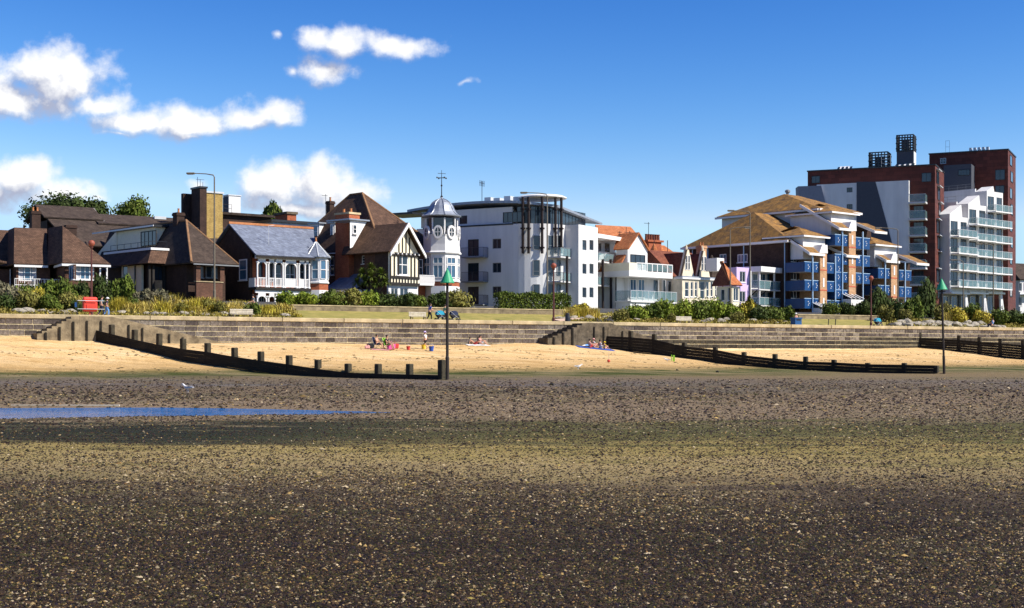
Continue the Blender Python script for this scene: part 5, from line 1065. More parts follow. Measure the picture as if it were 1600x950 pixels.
# --- brick flats with blue balconies
def blue_flats():
    B = Bd('blue_balcony_flats', 'stepped brick flats with lichened hipped roofs and bright blue balconies', 'apartment block', 1232, 195, 42)
    ze = B.pb(1232, 375)[2]; D = B.pa(1073, 381)[1]; hb = D/2
    rg = B.pb(1178, 333, hb); zr = rg[2]; rA = rg[0]
    a1 = 9.0
    # front volume
    v = [(-.5,-.5,ze-.1), (a1,-.5,ze-.1), (a1,hb,zr), (rA,hb,zr), (-.5,D+.5,ze-.1), (a1,D+.5,ze-.1)]
    B.mesh('roof', 'tile_lichen', v, [(0,1,2,3), (4,0,3), (3,2,5,4)], solid=.18)
    B.box('eaves_board', 'white_paint', -.75, -.52, -.4, D+.6, ze-.32, ze-.04); B.box('eaves_board', 'white_paint', -.5, 0, -.4, D+.4, ze-.34, ze-.30)
    B.box('wall', 'brick_dark', .26, a1, .1, D, Z0, ze-.3)
    wr = [((x0, y0, x1, y1), dict(nx=nx, glass='glass_blue', fw=.11)) for x0, x1, nx in ((1124, 1135, 2), (1152, 1168, 3)) for y0, y1 in ((397, 410),)]
    B.facade('l', 0, .0, D, Z0, ze-.32, wr, 'brick_dark')
    for x in (1082, 1106, 1162, 1226): b = B.pa(x, 400, -.12)[1]; B.mb(MB().tube([(-.12,b,Z0), (-.12,b,ze-.35)], .08, 6), 'downpipe', 'pale_blue')
    # higher volume behind
    z2e = B.pb(1245, 346, -1)[2]; pk = B.pb(1224, 301, 8); z2r = pk[2]; zt2 = B.pb(1200, 321, 3)[2]
    l0 = B.pb(1176, 330, 8)[0]; c0 = pk[0]
    e1 = B.pb(1250, 330, 2); a8 = 8.2
    zE = B.pb(1240, 320, 3)[2]
    v2R = B.pb(1350, 400, 0)[0]; v = [(a8-.6,.5,zt2), (v2R,.5,zt2-.0), (v2R-3,9.5,z2r), (a8+3.4,9.5,z2r), (a8-.6,19,zt2), (v2R,19,zt2)]
    B.mesh('roof', 'tile_lichen', v, [(0,1,2,3), (4,0,3), (3,2,5,4), (1,5,2)], solid=.18); B.box('eaves_board', 'white_paint', a8-.85, a8-.62, .5, 19.2, zt2-.3, zt2-.02)
    B.box('wall', 'render_white', a8, v2R-.5, 1.0, 18.5, Z0, zt2-.12); B.box('eaves_board', 'white_paint', a8-.6, v2R, .25, .48, zt2-.3, zt2-.02)
    v = B.pb(1231, 296, 9); B.mb(MB().lathe([(.25,0),(.25,.4),(.4,.45),(.4,.7),(.2,.85)], (a8+4.2, 9.5, z2r-.05), 8), 'roof_vent', 'grey_metal')
    # third volume, far right
    v30, v31, v2R = B.pb(1352, 420, 0)[0], B.pb(1420, 420, 0)[0], B.pb(1358, 400, 0)[0]
    B.box('wall', 'brick_dark', v30+.5, v31-.3, -.4, 9, Z0, B.pb(1400, 410, 0)[2]); z3 = B.pb(1395, 405, -1)[2]
    B.mesh('roof', 'tile_lichen', [(v30,-.8,z3), (v31,-.8,z3), (v31-3,5,z3+2.5), (v30,5,z3+2.5), (v30, 11, z3), (v31, 11, z3)], [(0,1,2,3), (3,2,5,4)], solid=.18)
    # wall behind balconies
    B.facade('f', 0, .0, 9.0, Z0, ze-.34, [((x0, y0, x1, y1), dict(nx=2, glass='glass')) for x0, x1 in ((1236, 1245), (1248, 1255)) for y0, y1 in ((396, 409), (424, 437), (453, 466))], 'brick_dark')
    B.box('wall', 'brick_dark', 9.02, v2R-.4, -.6, 1.2, Z0, zt2-2.2)
    # catslide canopies above the balconies
    q = -3.2
    def canopy(xa, ya, xb, yb, width, b0=-.3):
        p0 = B.pb(xa, ya, b0); p1 = B.pb(xb, yb, q-.4); a = p0[0]
        v = [(a,b0,p0[2]), (a,q-.4,p1[2]), (a+width,q-.4,p1[2]), (a+width,b0,p0[2])]
        o = B.mesh('canopy_roof', 'tile_lichen', v, [(0,1,2,3)], solid=.14)
        B.mesh('verge', 'white_paint', [(a-.06,b0,p0[2]+.12), (a-.06,q-.45,p1[2]+.12), (a-.06,q-.45,p1[2]-.3), (a-.06,b0,p0[2]-.3)], [(0,1,2,3)], o, solid=.08)
        B.box('fascia', 'white_paint', a, a+width, q-.5, q-.42, p1[2]-.28, p1[2]+.06, o); return o
    def balc(cols, rows, side=None, post=None, qq=q):
        for (ya, yb) in rows:
            x0, x1 = cols[0], cols[-1]; P0, P1 = B.pb(x0, ya, qq), B.pb(x1, ya, qq); zt, zb = B.pb((x0+x1)/2, ya, qq)[2], B.pb((x0+x1)/2, yb, qq)[2]
            o = B.box('balcony', 'slab', P0[0], P1[0], qq+.05, -.02, zb, zb+.15)
            for i in range(len(cols)-1):
                u0, u1 = B.pb(cols[i], ya, qq)[0], B.pb(cols[i+1], ya, qq)[0]
                B.box('blue_panel', 'blue_panel', u0+.03, u1-.03, qq-.02, qq+.05, zb-.02, zt, o)
                k = MB(); cu = (u0+u1)/2; zc = (zb+zt)/2; h = (zt-zb)
                for dx, dz in ((-.10,.20), (.1,.02), (-.06,-.16)): k.add([(cu+dx+.075*cos(j*pi/4), qq-.03, zc+dz*h+.075*sin(j*pi/4)) for j in range(8)], [tuple(range(8))])
                B.mb(k, 'cut_out', 'white_paint', o)
            B.box('blue_panel', 'blue_panel', P0[0]-.03, P0[0]+.02, qq+.06, -.04, zb-.02, zt, o)
            k = MB().box(P0[0]-.05, P1[0]+.03, qq-.04, qq+.07, zt, zt+.07); B.mb(k, 'handrail', 'pale_blue', o)
        if post:
            x, ya, yb = post; p = B.pb(x, ya, qq-.1); B.mb(MB().tube([(p[0], qq-.12, Z0), (p[0], qq-.12, p[2])], .11, 6), 'post', 'pale_blue')
    def pier(x0, x1, yt, yc, qq=q-.25):
        P0, P1 = B.pb(x0, 420, qq)[0], B.pb(x1, 420, qq)[0]; zc = B.pb(x0, yt, qq)[2]; zk = B.pb(x0, yc, qq)[2]
        o = B.box('brick_pier', 'brick_orange', P0, P1, qq, 0, Z0, zc)
        m_ = (P0+P1)/2
        B.mesh('pier_cap', 'white_paint', [(P0-.25,qq-.06,zc), (P1+.12,qq-.06,zc), (P1+.05,qq-.06,zk), (m_-.35,qq-.06,zk), (P0-.25,1,zc), (P1+.12,1,zc), (P1+.05,1,zk), (m_-.35,1,zk)], [(0,1,2,3), (7,6,5,4), (0,4,5,1), (1,5,6,2), (2,6,7,3), (3,7,4,0)], o)
        for j in range(int((zc-Z0)/2.75)):
            z = zc-1.9-j*2.75
            if z > Z0+.3: B.box('slot_window', 'white_paint', m_-.16, m_+.16, qq-.04, qq-.003, z, z+1.25, o); B.box('band', 'rust_red', P0-.02, P1+.02, qq-.03, qq-.002, z-.5, z-.34, o)
        return P0, P1, zk
    def lantern(xl, xr, ye, yr, b0, depth):
        """small hipped roof on a white stair head behind a pier"""
        P0, P1 = B.pb(xl, ye, b0)[0], B.pb(xr, ye, b0)[0]; z_e = B.pb(xr, ye, b0)[2]; z_r = z_e+1.5
        B.hip('lantern_roof', 'tile_lichen', P0, P1, b0, b0+depth, z_e, z_r, solid=.14); B.box('lantern_wall', 'render_white', P0+.5, P1-.5, b0+.5, b0+depth-.5, z_e-3.2, z_e-.05)
        B.box('lantern_fascia', 'white_paint', P0-.02, P1+.02, b0-.1, b0-.02, z_e-.2, z_e+.02); B.box('lantern_fascia', 'white_paint', P0-.1, P0-.02, b0-.1, b0+depth, z_e-.2, z_e+.02)
    canopy(1234, 374, 1273, 396, 3.4); canopy(1292, 384, 1313, 398, 3.0)
    balc([1257, 1269.5, 1282], [(410, 425), (438.5, 454), (467, 482)], post=(1269.5, 394, 0)); pier(1281.5, 1292, 395, 382)
    balc([1292, 1305, 1317], [(412, 427.5), (440.5, 456), (470, 484)], post=(1305, 400, 0)); lantern(1256, 1297, 371, 357, -2.6, 7)
    canopy(1250, 320, 1318, 357, 3.2, 3.0); canopy(1336, 348, 1354, 360, 3.0)
    balc([1304.5, 1316, 1327], [(367.5, 384), (398, 413), (426, 441), (453.5, 467)], post=(1316, 356, 0), qq=q-.03); pier(1326.5, 1337, 360, 346)
    balc([1337, 1348, 1359], [(372, 389), (400, 416), (427.5, 443)], post=(1348, 362, 0)); lantern(1300, 1343, 335, 321, -2.4, 8)
    canopy(1354, 390, 1384, 407, 3.4); canopy(1402, 398, 1418, 410, 3.2)
    balc([1372, 1383, 1394], [(420, 435), (446.5, 461), (474, 484)], post=(1383, 406, 0)); pier(1392.5, 1402, 409, 396)
    balc([1405, 1414.5, 1424], [(423, 438), (449, 464), (475, 486)], post=(1414, 410, 0)); lantern(1368, 1408, 385, 372, -2.4, 7)
    # glazed porches at the foot of the piers
    for x0, x1, y0, y1 in ((1284, 1298, 473, 490), (1330, 1349, 459, 478)):
        qq = q-1.6; P0, P1 = B.pb(x0, y1, qq)[0], B.pb(x1, y0, qq)[0]; z1, z0 = B.pb(x1, y0, qq)[2], B.pb(x0, y0+8, qq)[2]
        o = B.box('porch', 'white_paint', P0, P1, qq, q, Z0, z0)
        for i in range(3): w = (P1-P0)/3; B.mesh('skylight', 'glass', [(P0+w*i+.1,qq-.1,z0+.05), (P0+w*(i+1)-.1,qq-.1,z0+.05), (P0+w*(i+1)-.1,q,z1), (P0+w*i+.1,q,z1)], [(0,1,2,3)], o, solid=.06)
        for i in range(4): w = (P1-P0)/3; B.mesh('glazing_bar', 'white_paint', [(P0+w*i-.1,qq-.1,z0+.08), (P0+w*i+.1,qq-.1,z0+.08), (P0+w*i+.1,q,z1+.03), (P0+w*i-.1,q,z1+.03)], [(0,1,2,3)], o, solid=.08)
blue_flats()

# --- red and white tower blocks at the right
def tower_block():
    B = Bd('red_and_white_tower', 'nine-storey tower with white side wall, slanting dark area and dark red top storey', 'tower block', 1461, 232, 66)
    zt = B.pb(1461, 258)[2]; D = B.pa(1262, 264, 0)[1]; a1 = B.pb(1475, 262)[0]; zw = B.pa(1420, 283, 0)[2]
    B.box('wall', 'clad_red', 0, a1, 0, D, Z0, zt); B.box('roof_edge', 'black_metal', -.12, a1+.12, -.12, D+.12, zt, zt+.2)
    h = B.hole('l', -.15, (1268, 275, 1281, 286)); B.win('l', -.15, h, fm='black_metal', sill=False); h = B.hole('l', -.15, (1440, 270, 1455, 284)); B.win('l', -.15, h, fm='black_metal', sill=False)
    # white side wall standing proud
    aw = -1.2; b0, b1 = B.pa(1420, 300, aw)[1], B.pa(1276, 300, aw)[1]
    h1 = B.hole('l', aw, (1323, 293, 1332, 300.5)); h2 = B.hole('l', aw, (1323, 319, 1332, 327))
    B.skin('l', aw, b0, b1, Z0, zw, [h1, h2], 'render_white', depth=.3)
    for h in (h1, h2): B.win('l', aw, h, fm='black_metal', nx=2, sill=False)
    B.box('wall', 'render_white', aw+.32, -.01, b0, b1, Z0, zw-.02)
    p = [B.pa(1338.5, 284, aw-.05), B.pa(1368, 284, aw-.05), B.pa(1392, 372, aw-.05), B.pa(1338.5, 372, aw-.05)]
    lo = [B.pa(1338.5, 470, aw-.05), B.pa(1418, 470, aw-.05)]
    B.mesh('dark_slant', 'grey_clad', [p[0], p[1], lo[1], lo[0]], [(0,1,2,3)], solid=.08)  # slanting dark sheet laid on the white wall
    B.mesh('grey_wing', 'grey_clad2', [B.pa(1247, 291, aw-.4), B.pa(1283, 290, aw-.4), B.pa(1293, 330, aw-.4), B.pa(1300, 400, aw-.4), B.pa(1252, 400, aw-.4)]+[tuple(map(sum, zip(B.pa(x, y, aw-.4), (2.5, 1.0, 0)))) for x, y in ((1247, 291), (1283, 290), (1293, 330), (1300, 400), (1252, 400))], [(0,1,2,3,4), (9,8,7,6,5)]+[(i, (i+1) % 5, 5+(i+1) % 5, 5+i) for i in range(5)])
    # balconies off the side, near the front corner
    b2, b3 = 1.2, b0
    for i in range(7):
        y = 314+i*25.6; z = B.pa(1440, y+2, -1.0)[2]
        o = B.box('balcony', 'slab', -2.2, -.02, b2, b3-.1, z-.28, z); B.box('glass_panel', 'glass_teal', -2.18, -2.12, b2+.1, b3-.2, z+.05, z+1.2, o); B.box('glass_panel', 'glass_teal', -2.1, -.1, b2+.03, b2+.09, z+.05, z+1.2, o)
        B.box('handrail', 'pale_metal', -2.2, -2.1, b2, b3-.15, z+1.2, z+1.26, o)
        if i: 
            hh = (b2+.6, b3-.6, z+.05, z+2.2); B.win('l', -.16, hh, fm='black_metal', nx=3, sill=False)
    # slots in the front face
    for i in range(8):
        y0 = 268+i*25.6; off = (i % 3)*1.6; h = B.hole('f', -.15, (1464.5+off, y0, 1468+off, y0+19)); B.win('f', -.15, h, fm='black_metal', nx=1, sill=False); z = B.pb(1468, y0-3, -.5)[2]; B.box('slot_ledge', 'pale_metal', h[0]-.4, h[1]+.7, -.5, -.01, h[3]+.15, h[3]+.27)
    # roof furniture
    def cage(xa, xb, ya, yb, b):
        c0, c1 = B.pa(xb, yb, 3), B.pa(xa, yb, 3); z0_, z1_ = c0[2], B.pa((xa+xb)/2, ya, 3)[2]; y0_, y1_ = c0[1], c1[1]; k = MB(); n = 6; w = y1_-y0_; a0_, a1_ = 3, 3+min(w, 3.2)
        for j in range(n+1):
            z = z0_+(z1_-z0_)*j/n
            e = -.15 if j % 2 else 0
            for A, B_ in (((a0_,y0_+e), (a0_,y1_-e)), ((a1_,y0_+e), (a1_,y1_-e)), ((a0_+e,y0_), (a1_-e,y0_)), ((a0_+e,y1_), (a1_-e,y1_))): k.tube([(A[0],A[1],z), (B_[0],B_[1],z)], .11, 5)
        for j in range(n+1):
            f = j/n
            for A in ((a0_, y0_+(y1_-y0_)*f), (a1_, y0_+(y1_-y0_)*f), (a0_+(a1_-a0_)*f, y0_), (a0_+(a1_-a0_)*f, y1_)): k.tube([(A[0],A[1],z0_), (A[0],A[1],z1_)], .1, 5)
        o = B.mb(k, 'roof_cage', 'black_metal'); B.box('cooling_unit', 'grey_metal', a0_+.8, a1_-.8, y0_+.8, y1_-.8, z0_+.4, z1_-.6, o); return y0_, y1_, z0_, a0_, a1_
    y0_, y1_, z0_, a0_, a1_ = cage(1358, 1387, 238, 263, 3); B.box('cage_plinth', 'grey_clad', a0_+.2, a1_-.2, y0_+.2, y1_-.2, zt, z0_)
    y0_, y1_, z0_, a0_, a1_ = cage(1401, 1427, 211, 235, 3); B.box('lift_house', 'grey_clad', a0_, a1_, y0_, y1_, zt, z0_); B.box('lift_house_front', 'render_white', a0_+.2, a1_, y0_-.08, y0_-.002, zt, z0_-.1)
    for xa, xb in ((1303, 1332), (1393, 1430)):
        b0_, b1_ = B.pa(xb, 260, 2)[1], B.pa(xa, 260, 2)[1]; o = B.mesh('rooflight', 'white_paint', [(2,b0_,zt+.2), (2,b1_,zt+.2), (3.2,b1_-.8,zt+1.0), (3.2,b0_+.8,zt+1.0), (5,b1_,zt+.2), (5,b0_,zt+.2)], [(0,1,2,3), (3,2,4,5), (0,3,5), (1,4,2)])
        for j in range(4): f0 = (j+.5)/4.5; bb = b0_+(b1_-b0_)*f0; w = (b1_-b0_)*.06; B.mesh('pane', 'glass', [(2.25,bb-w,zt+.42), (2.25,bb+w,zt+.42), (2.95,bb+w,zt+.9), (2.95,bb-w,zt+.9)], [(0,1,2,3)], o, solid=.03)
    B.rail([(1.0, D*.35, zt+.2), (1.0, D*.42, zt+.2)], 2.0, 'pale_metal', 3, .6)
tower_block()
def terrace_tower():
    B = Bd('tall_red_tower', 'tallest dark red tower block, rising behind the white stepped terraces', 'tower block', 1575, 250, 64)
    zt = B.pb(1575, 234)[2]; D = B.pa(1452, 240, 0)[1]; a1 = B.pb(1587, 236)[0]
    B.box('wall', 'clad_red', 0, a1, 0, D, Z0, zt); B.box('roof_edge', 'black_metal', -.12, a1+.12, -.12, D+.12, zt, zt+.2)
    h = B.hole('l', -.15, (1555, 265, 1570, 281)); B.win('l', -.15, h, fm='black_metal', sill=False); h = B.hole('l', -.15, (1555, 290, 1569, 302)); B.win('l', -.15, h, fm='black_metal', sill=False)
    h = B.hole('l', -.15, (1469, 247, 1478, 256)); B.win('l', -.15, h, fm='pale_metal', nx=2, nz=2, sill=False)
    for i in range(9):
        y0 = 243+i*25.6; off = (i % 2)*1.2; h = B.hole('f', -.15, (1579+off, y0, 1582.5+off, y0+16)); B.win('f', -.15, h, fm='black_metal', nx=1, sill=False)
        if i > 0 and i < 8 and i % 2: z = B.pb(1590, y0+34, -.0)[2]; glass_balcony(B, a1, a1+1.3, .2, 3.0, z, n=2, left=False, rail='pale_metal')
    g0, g1 = B.pa(1521, 258, -1.5)[1], B.pa(1478, 258, -1.5)[1]
    o = B.box('grey_box', 'grey_clad', -4.0, -.01, g0, g1, Z0+20, B.pa(1500, 257, -4.0)[2]); h = B.hole('l', -4.15, (1497, 265, 1515, 274)); B.win('l', -4.15, h, fm='black_metal', nx=4, sill=False)
    T_ = B; B = Bd('white_terrace_block', 'white flats stepped in three bays with teal glass balconies and splayed columns', 'apartment block', 1484, 236, 42)
    # three stepped white bays, each with glass balconies
    steps_ = [(1484, 1512, 1502, 334, 320, [368, 394.5, 421, 447]), (1513, 1541, 1530, 318, 305, [349.5, 374, 399, 424, 448.5]), (1542, 1567, 1552, 298, 291, [329, 353, 377.5, 402, 426.5, 450.5])]
    for n_, (xa, xb, xp, ya, yp, slabs) in enumerate(steps_):
        q = 0.0; A0, A1 = B.pb(xa, 400, q)[0], B.pb(xb, 400, q)[0]; AP = B.pb(xp, 400, q)[0]; z0_, z1_ = B.pb(xa, ya, q)[2], B.pb(xp, yp, q)[2]; zb = B.pb(xa, 456, q)[2]
        dep = 9.0
        for b_ in (q,):
            holes = []; ww = []
            for y in slabs:
                for f0, f1 in ((.05, .44), (.60, .95)):
                    zz = B.pb(xa+8, y, q)[2]; holes.append((A0+(A1-A0)*f0, A0+(A1-A0)*f1, zz+.05, zz+2.4))
            B.skin('f', q, A0, A1, zb, B.pb((xa+xb)/2, slabs[0]-25, q)[2], holes, 'render_white', depth=.3)
            for h in holes: B.win('f', q, h, fm='grey_metal', nx=2, sill=False, glass='glass')
        zc = B.pb((xa+xb)/2, slabs[0]-25, q)[2]
        B.box('wall', 'render_white', A0+.01, A1-.01, q+.32, q+dep, zb, zc-.02)
        pp = [(A0, zc+.005), (A1, zc+.005), (A1, zc+.45), (AP+.35, zc+.45), (AP, z1_), (A0, z0_)]; dp = 2.2
        B.mesh('parapet', 'render_white', [(u_, q, z_) for u_, z_ in pp]+[(u_, q+dp, z_) for u_, z_ in pp], [tuple(range(6)), tuple(range(11, 5, -1))]+[(i, (i+1) % 6, 6+(i+1) % 6, 6+i) for i in range(6)])
        B.box('terrace_wall', 'render_white', A0, A0+.3, q+dp, q+dep, zc+.005, zc+1.0)
        B.rail([(A0+.15,q+dp+.2,zc+1.0), (A0+.15,q+dep,zc+1.0)], .9, 'grey_metal', 2, 1.8)
        for y in slabs: z = B.pb(xa+10, y, q-1.3)[2]; glass_balcony(B, A0+.35, A1+.55, q-1.5, q-.01, z, 1.1, 'white_paint', 'pale_metal', n=4)
        B.box('ground_floor', 'grey_metal', A0+.3, A1-.3, q+1.8, q+8, Z0, zb-.3); B.box('floor_slab', 'white_paint', A0-.1, A1+.1, q-.4, q+8, zb-.3, zb-.002)
        for f in (.25, .75): h = (A0+(A1-A0)*f-.9, A0+(A1-A0)*f+.9, GZ+.3, zb-.6); B.win('f', q+1.6, h, fm='white_paint', nx=2, sill=False)
        c = A1-.5; B.mb(MB().tube([(c,q+.2,zb-.3), (c-.5,q-.2,Z0)], [.28, .2], 8).tube([(c+.1,q+.2,zb-.3), (c+.7,q-.2,Z0)], [.28, .2], 8), 'splayed_column', 'white_paint')
    B = T_; b0_, b1_ = B.pa(1545, 236, 1)[1], B.pa(1505, 236, 1)[1]; k = MB()
    for i in range(5): k.box(1.0, 2.0, b0_+(b1_-b0_)*i/6, b0_+(b1_-b0_)*(i+.6)/6, zt+.2, zt+.9)
    B.mb(k, 'roof_plant', 'pale_metal'); B.rail([(1, D*.75, zt+.2), (1, D*.8, zt+.2)], 2.2, 'black_metal', 2, 1.0)
terrace_tower()
def end_house():
    B = Bd('pale_gabled_house', 'pale bay-fronted house with dark roof cut off at the right edge', 'house', 1594, 272, 30)
    ze = B.pb(1595, 437)[2]; zr = B.pb(1595, 412, 4)[2]; a1 = B.pb(1680, 437)[0]
    B.hip('roof', 'tile_dark', -.5, a1, -.4, 9, ze, zr, hl=1.5, hr=0); B.facade('f', 0, 0, a1, Z0, ze-.1, [((1592, 442, 1597, 455), dict(nx=1)), ((1599, 442, 1606, 455), dict(nx=2)), ((1592, 464, 1597, 478), dict(nx=1))], 'render_white'); B.box('wall', 'render_white', .02, a1, .26, 8.5, Z0, ze-.12)
    q = B.pb(1588, 460, -1.1); B.box('balcony', 'pale_metal', -.3, a1-3, -1.2, -.01, B.pb(1595, 460)[2]-.15, B.pb(1595, 460)[2]); z = B.pb(1595, 460)[2]; B.rail([(-.2,-1.15,z), (a1-3.2,-1.15,z)], 1.0, 'white_paint', 2, 1.0, .04)
    B.chimney(.6, 4, zr-1.5, B.pb(1592, 408, 4)[2]+.6, 1.0, .8, 3, 'brick_dark')
end_house()

# ------------------------------------------------------------------ planting
def leaf_mat(name, c1, c2):
    m = mat(name, c1, .75, .3, 1.3, col2=c2, isl=.45, spec=.2); p = m.node_tree.nodes['Principled BSDF']
    p.inputs['Subsurface Weight'].default_value = 0; return m
LM = {'dark': leaf_mat('leaf_dark', (.022, .036, .008), (.06, .085, .015)), 'green': leaf_mat('leaf_green', (.045, .07, .008), (.12, .15, .02)),
      'bright': leaf_mat('leaf_bright', (.08, .12, .008), (.22, .26, .025)), 'olive': leaf_mat('leaf_olive', (.09, .085, .015), (.21, .19, .045)),
      'grey': leaf_mat('leaf_grey', (.09, .085, .045), (.17, .15, .09)), 'yellow': leaf_mat('leaf_yellow', (.28, .23, .02), (.50, .40, .06)), 'straw': leaf_mat('leaf_straw', (.36, .28, .05), (.60, .47, .14))}
mat('bark', (.07, .05, .035), .95, .3, 4)
def leaf_cloud(name, n, R, leaf, seed, nl=9, flat=.35):
    """leaf-sized faces spread through several lumpy lobes (unit: metres, base at z=0)"""
    r = np.random.default_rng(seed); rx, ry, rz = R
    c = r.normal(size=(nl, 3)); c /= np.linalg.norm(c, axis=1)[:, None]; c *= r.uniform(.25, .72, nl)[:, None]; c[:, 2] = np.abs(c[:, 2])*.9-.18
    lr = r.uniform(.28, .52, nl); L = r.integers(0, nl, n); d = r.normal(size=(n, 3)); d /= np.linalg.norm(d, axis=1)[:, None]
    rad = lr[L]*np.clip(r.normal(.88, .2, n), .2, 1.35); P = c[L]+d*rad[:, None]; keep = P[:, 2] > -.52; P, d = P[keep], d[keep]; n = len(P)
    P[:, 2] += .5; P *= np.array([rx, ry, rz*.85]); nn = d+r.normal(size=(n, 3))*.7; nn /= np.linalg.norm(nn, axis=1)[:, None]
    u = np.cross(nn, r.normal(size=(n, 3))); u /= np.linalg.norm(u, axis=1)[:, None]; v = np.cross(nn, u)
    s = leaf*r.uniform(.6, 1.4, n)[:, None]; V = np.stack([P-u*s, P+v*s*.5, P+u*s, P-v*s*.5], 1); V[:, :, 2] = np.maximum(V[:, :, 2], 0.0)
    F = np.arange(n*4).reshape(n, 4); me = bpy.data.meshes.new(name); me.vertices.add(n*4); me.vertices.foreach_set('co', V.ravel())
    me.loops.add(n*4); me.loops.foreach_set('vertex_index', F.ravel().astype(np.int32)); me.polygons.add(n); me.polygons.foreach_set('loop_start', np.arange(0, n*4, 4, dtype=np.int32)); me.update()
    me.materials.append(LM['green']); return me
def blade_tuft(name, n, w, h, seed, arch=.5, width=.03):
    r = np.random.default_rng(seed); V = []; F = []
    for i in range(n):
        a = r.uniform(0, 2*pi); x0, y0 = r.normal(0, w*.35, 2); l = h*r.uniform(.6, 1.1); o = w*arch*r.uniform(.2, 1.2); px, py = -sin(a)*width, cos(a)*width; b = len(V)
        for f, wd in ((0, 1), (.55, .8), (1, .1)): cx, cy, z = x0+cos(a)*o*f*f, y0+sin(a)*o*f*f, l*f*(1-.12*f*f); V += [(cx-px*wd, cy-py*wd, z), (cx+px*wd, cy+py*wd, z)]
        F += [(b, b+1, b+3, b+2), (b+2, b+3, b+5, b+4)]
    me = bpy.data.meshes.new(name); me.from_pydata(V, [], F); me.materials.append(LM['straw']); return me
BUSH = [leaf_cloud('foliage', 2300, (1, 1, 1), .085, 20+i, 8+i) for i in range(5)]
TUFT = [blade_tuft('blades', 240, 1.0, 1.0, 40+i, .75) for i in range(3)]
STEM = MB().tube([(0,0,-.25), (.02,.01,.3), (.1,.05,.62)], [.05,.04,.02], 5).tube([(0,0,.1), (-.2,.05,.6)], [.03,.015], 5).tube([(0,0,.1), (.1,-.2,.55)], [.03,.015], 5)
STEMM = bpy.data.meshes.new('stem'); STEMM.from_pydata(STEM.v, [], STEM.f); STEMM.materials.append(MATS['bark'])
MARK = [(0, 55, 'before the left bungalow'), (55, 118, 'left of the red lifebuoy housing'), (118, 180, 'behind the red lifebuoy housing'), (180, 262, 'below the cream dormer house'), (262, 330, 'left of the first tall street lamp'), (330, 400, 'right of the first tall street lamp'), (400, 470, 'below the white verandah'), (470, 545, 'before the slate villa turret'), (545, 625, 'below the cordyline tree'), (625, 690, 'before the half-timbered gable'), (690, 760, 'below the domed tower'), (760, 890, 'before the white flats'), (890, 975, 'beside the pink path'), (975, 1060, 'before the orange-gabled house'), (1060, 1125, 'before the twin gables'), (1125, 1180, 'before the lilac flats'), (1180, 1245, 'left of the blue bin'), (1245, 1330, 'before the first blue balconies'), (1330, 1400, 'before the last blue balconies'), (1400, 1475, 'beside the right-hand beacon'), (1475, 1545, 'before the white terraces'), (1545, 1700, 'at the far right behind the seated man')]
ORD = ['first', 'second', 'third', 'fourth', 'fifth', 'sixth', 'seventh', 'eighth', 'ninth', 'tenth', 'eleventh', 'twelfth', 'thirteenth', 'fourteenth', 'fifteenth', 'sixteenth', 'seventeenth', 'eighteenth', 'nineteenth', 'twentieth']
CNT = {}; PENDING = []
def where(x): return next((p for a, b, p in MARK if a <= x < b), 'at the picture edge')
def defer(o, x, what): PENDING.append((o, x, what))
def settle():
    """labels: alike things near one landmark are told apart by their order from the left"""
    d = {}
    for o, x, what in PENDING: d.setdefault((what, where(x)), []).append((x, o))
    for (what, w), l in d.items():
        l.sort(key=lambda q: q[0])
        for i, (x, o) in enumerate(l): o['label'] = f'{what} {w}' if len(l) == 1 else f'{what} {w}, {ORD[min(i, 19)]} from left'
KIND = {'dark': 'dark green shrub', 'green': 'mid green shrub', 'bright': 'bright leafy green shrub', 'olive': 'olive green shrub', 'grey': 'grey-green shrub', 'yellow': 'yellow-green shrub', 'straw': 'straw-coloured grass clump'}
rb = random.Random(11)
def bush(x, yt, yb, hw, q, kind, name='shrub', depth=None, wide=1.0):
    t, lam = on_q(x, q); z = land_z(q); zt = EYE+lam*(HOR-yt)/FP; w = hw*lam/FP; h = max(zt-z+.05, .35)
    root = empty(name, W(t, q, z), rb.uniform(0, 6.28), None, 'shrub', 'shrubs on the bank'); root['group'] = 'shrubs on the bank'
    o = bpy.data.objects.new('foliage', BUSH[rb.randrange(5)]); COL.objects.link(o); o.parent = root
    s = min(w*1.05, depth or 9); o.scale = (w*1.12, max(.6, min(w*1.12, 1.6))*1.0, h*1.02); root.rotation_euler = (0, 0, TA + rb.choice((0, pi)) + rb.uniform(-.15, .15))
    o.material_slots[0].link = 'OBJECT'; o.material_slots[0].material = LM[kind]
    st = bpy.data.objects.new('stem', STEMM); COL.objects.link(st); st.parent = root; st.scale = (w*.8, .6, h*.8)
    defer(root, x, KIND[kind]+(' in front' if q < 11 else '')); return root
def tuft(x, yt, q, w, kind='straw'):
    t, lam = on_q(x, q); z = land_z(q); h = max(.4, EYE+lam*(HOR-yt)/FP-z)
    root = empty('grass_clump', W(t, q, z-.03), rb.uniform(0, 6), None, 'grass', 'tall grass clumps on the bank')
    o = bpy.data.objects.new('blades', TUFT[rb.randrange(3)]); COL.objects.link(o); o.parent = root; o.scale = (w, w, h); o.material_slots[0].link = 'OBJECT'; o.material_slots[0].material = LM[kind]
    defer(root, x, ('straw-coloured' if kind == 'straw' else 'yellow-green')+' grass clump'+(' in front' if q < 11 else '')); return root
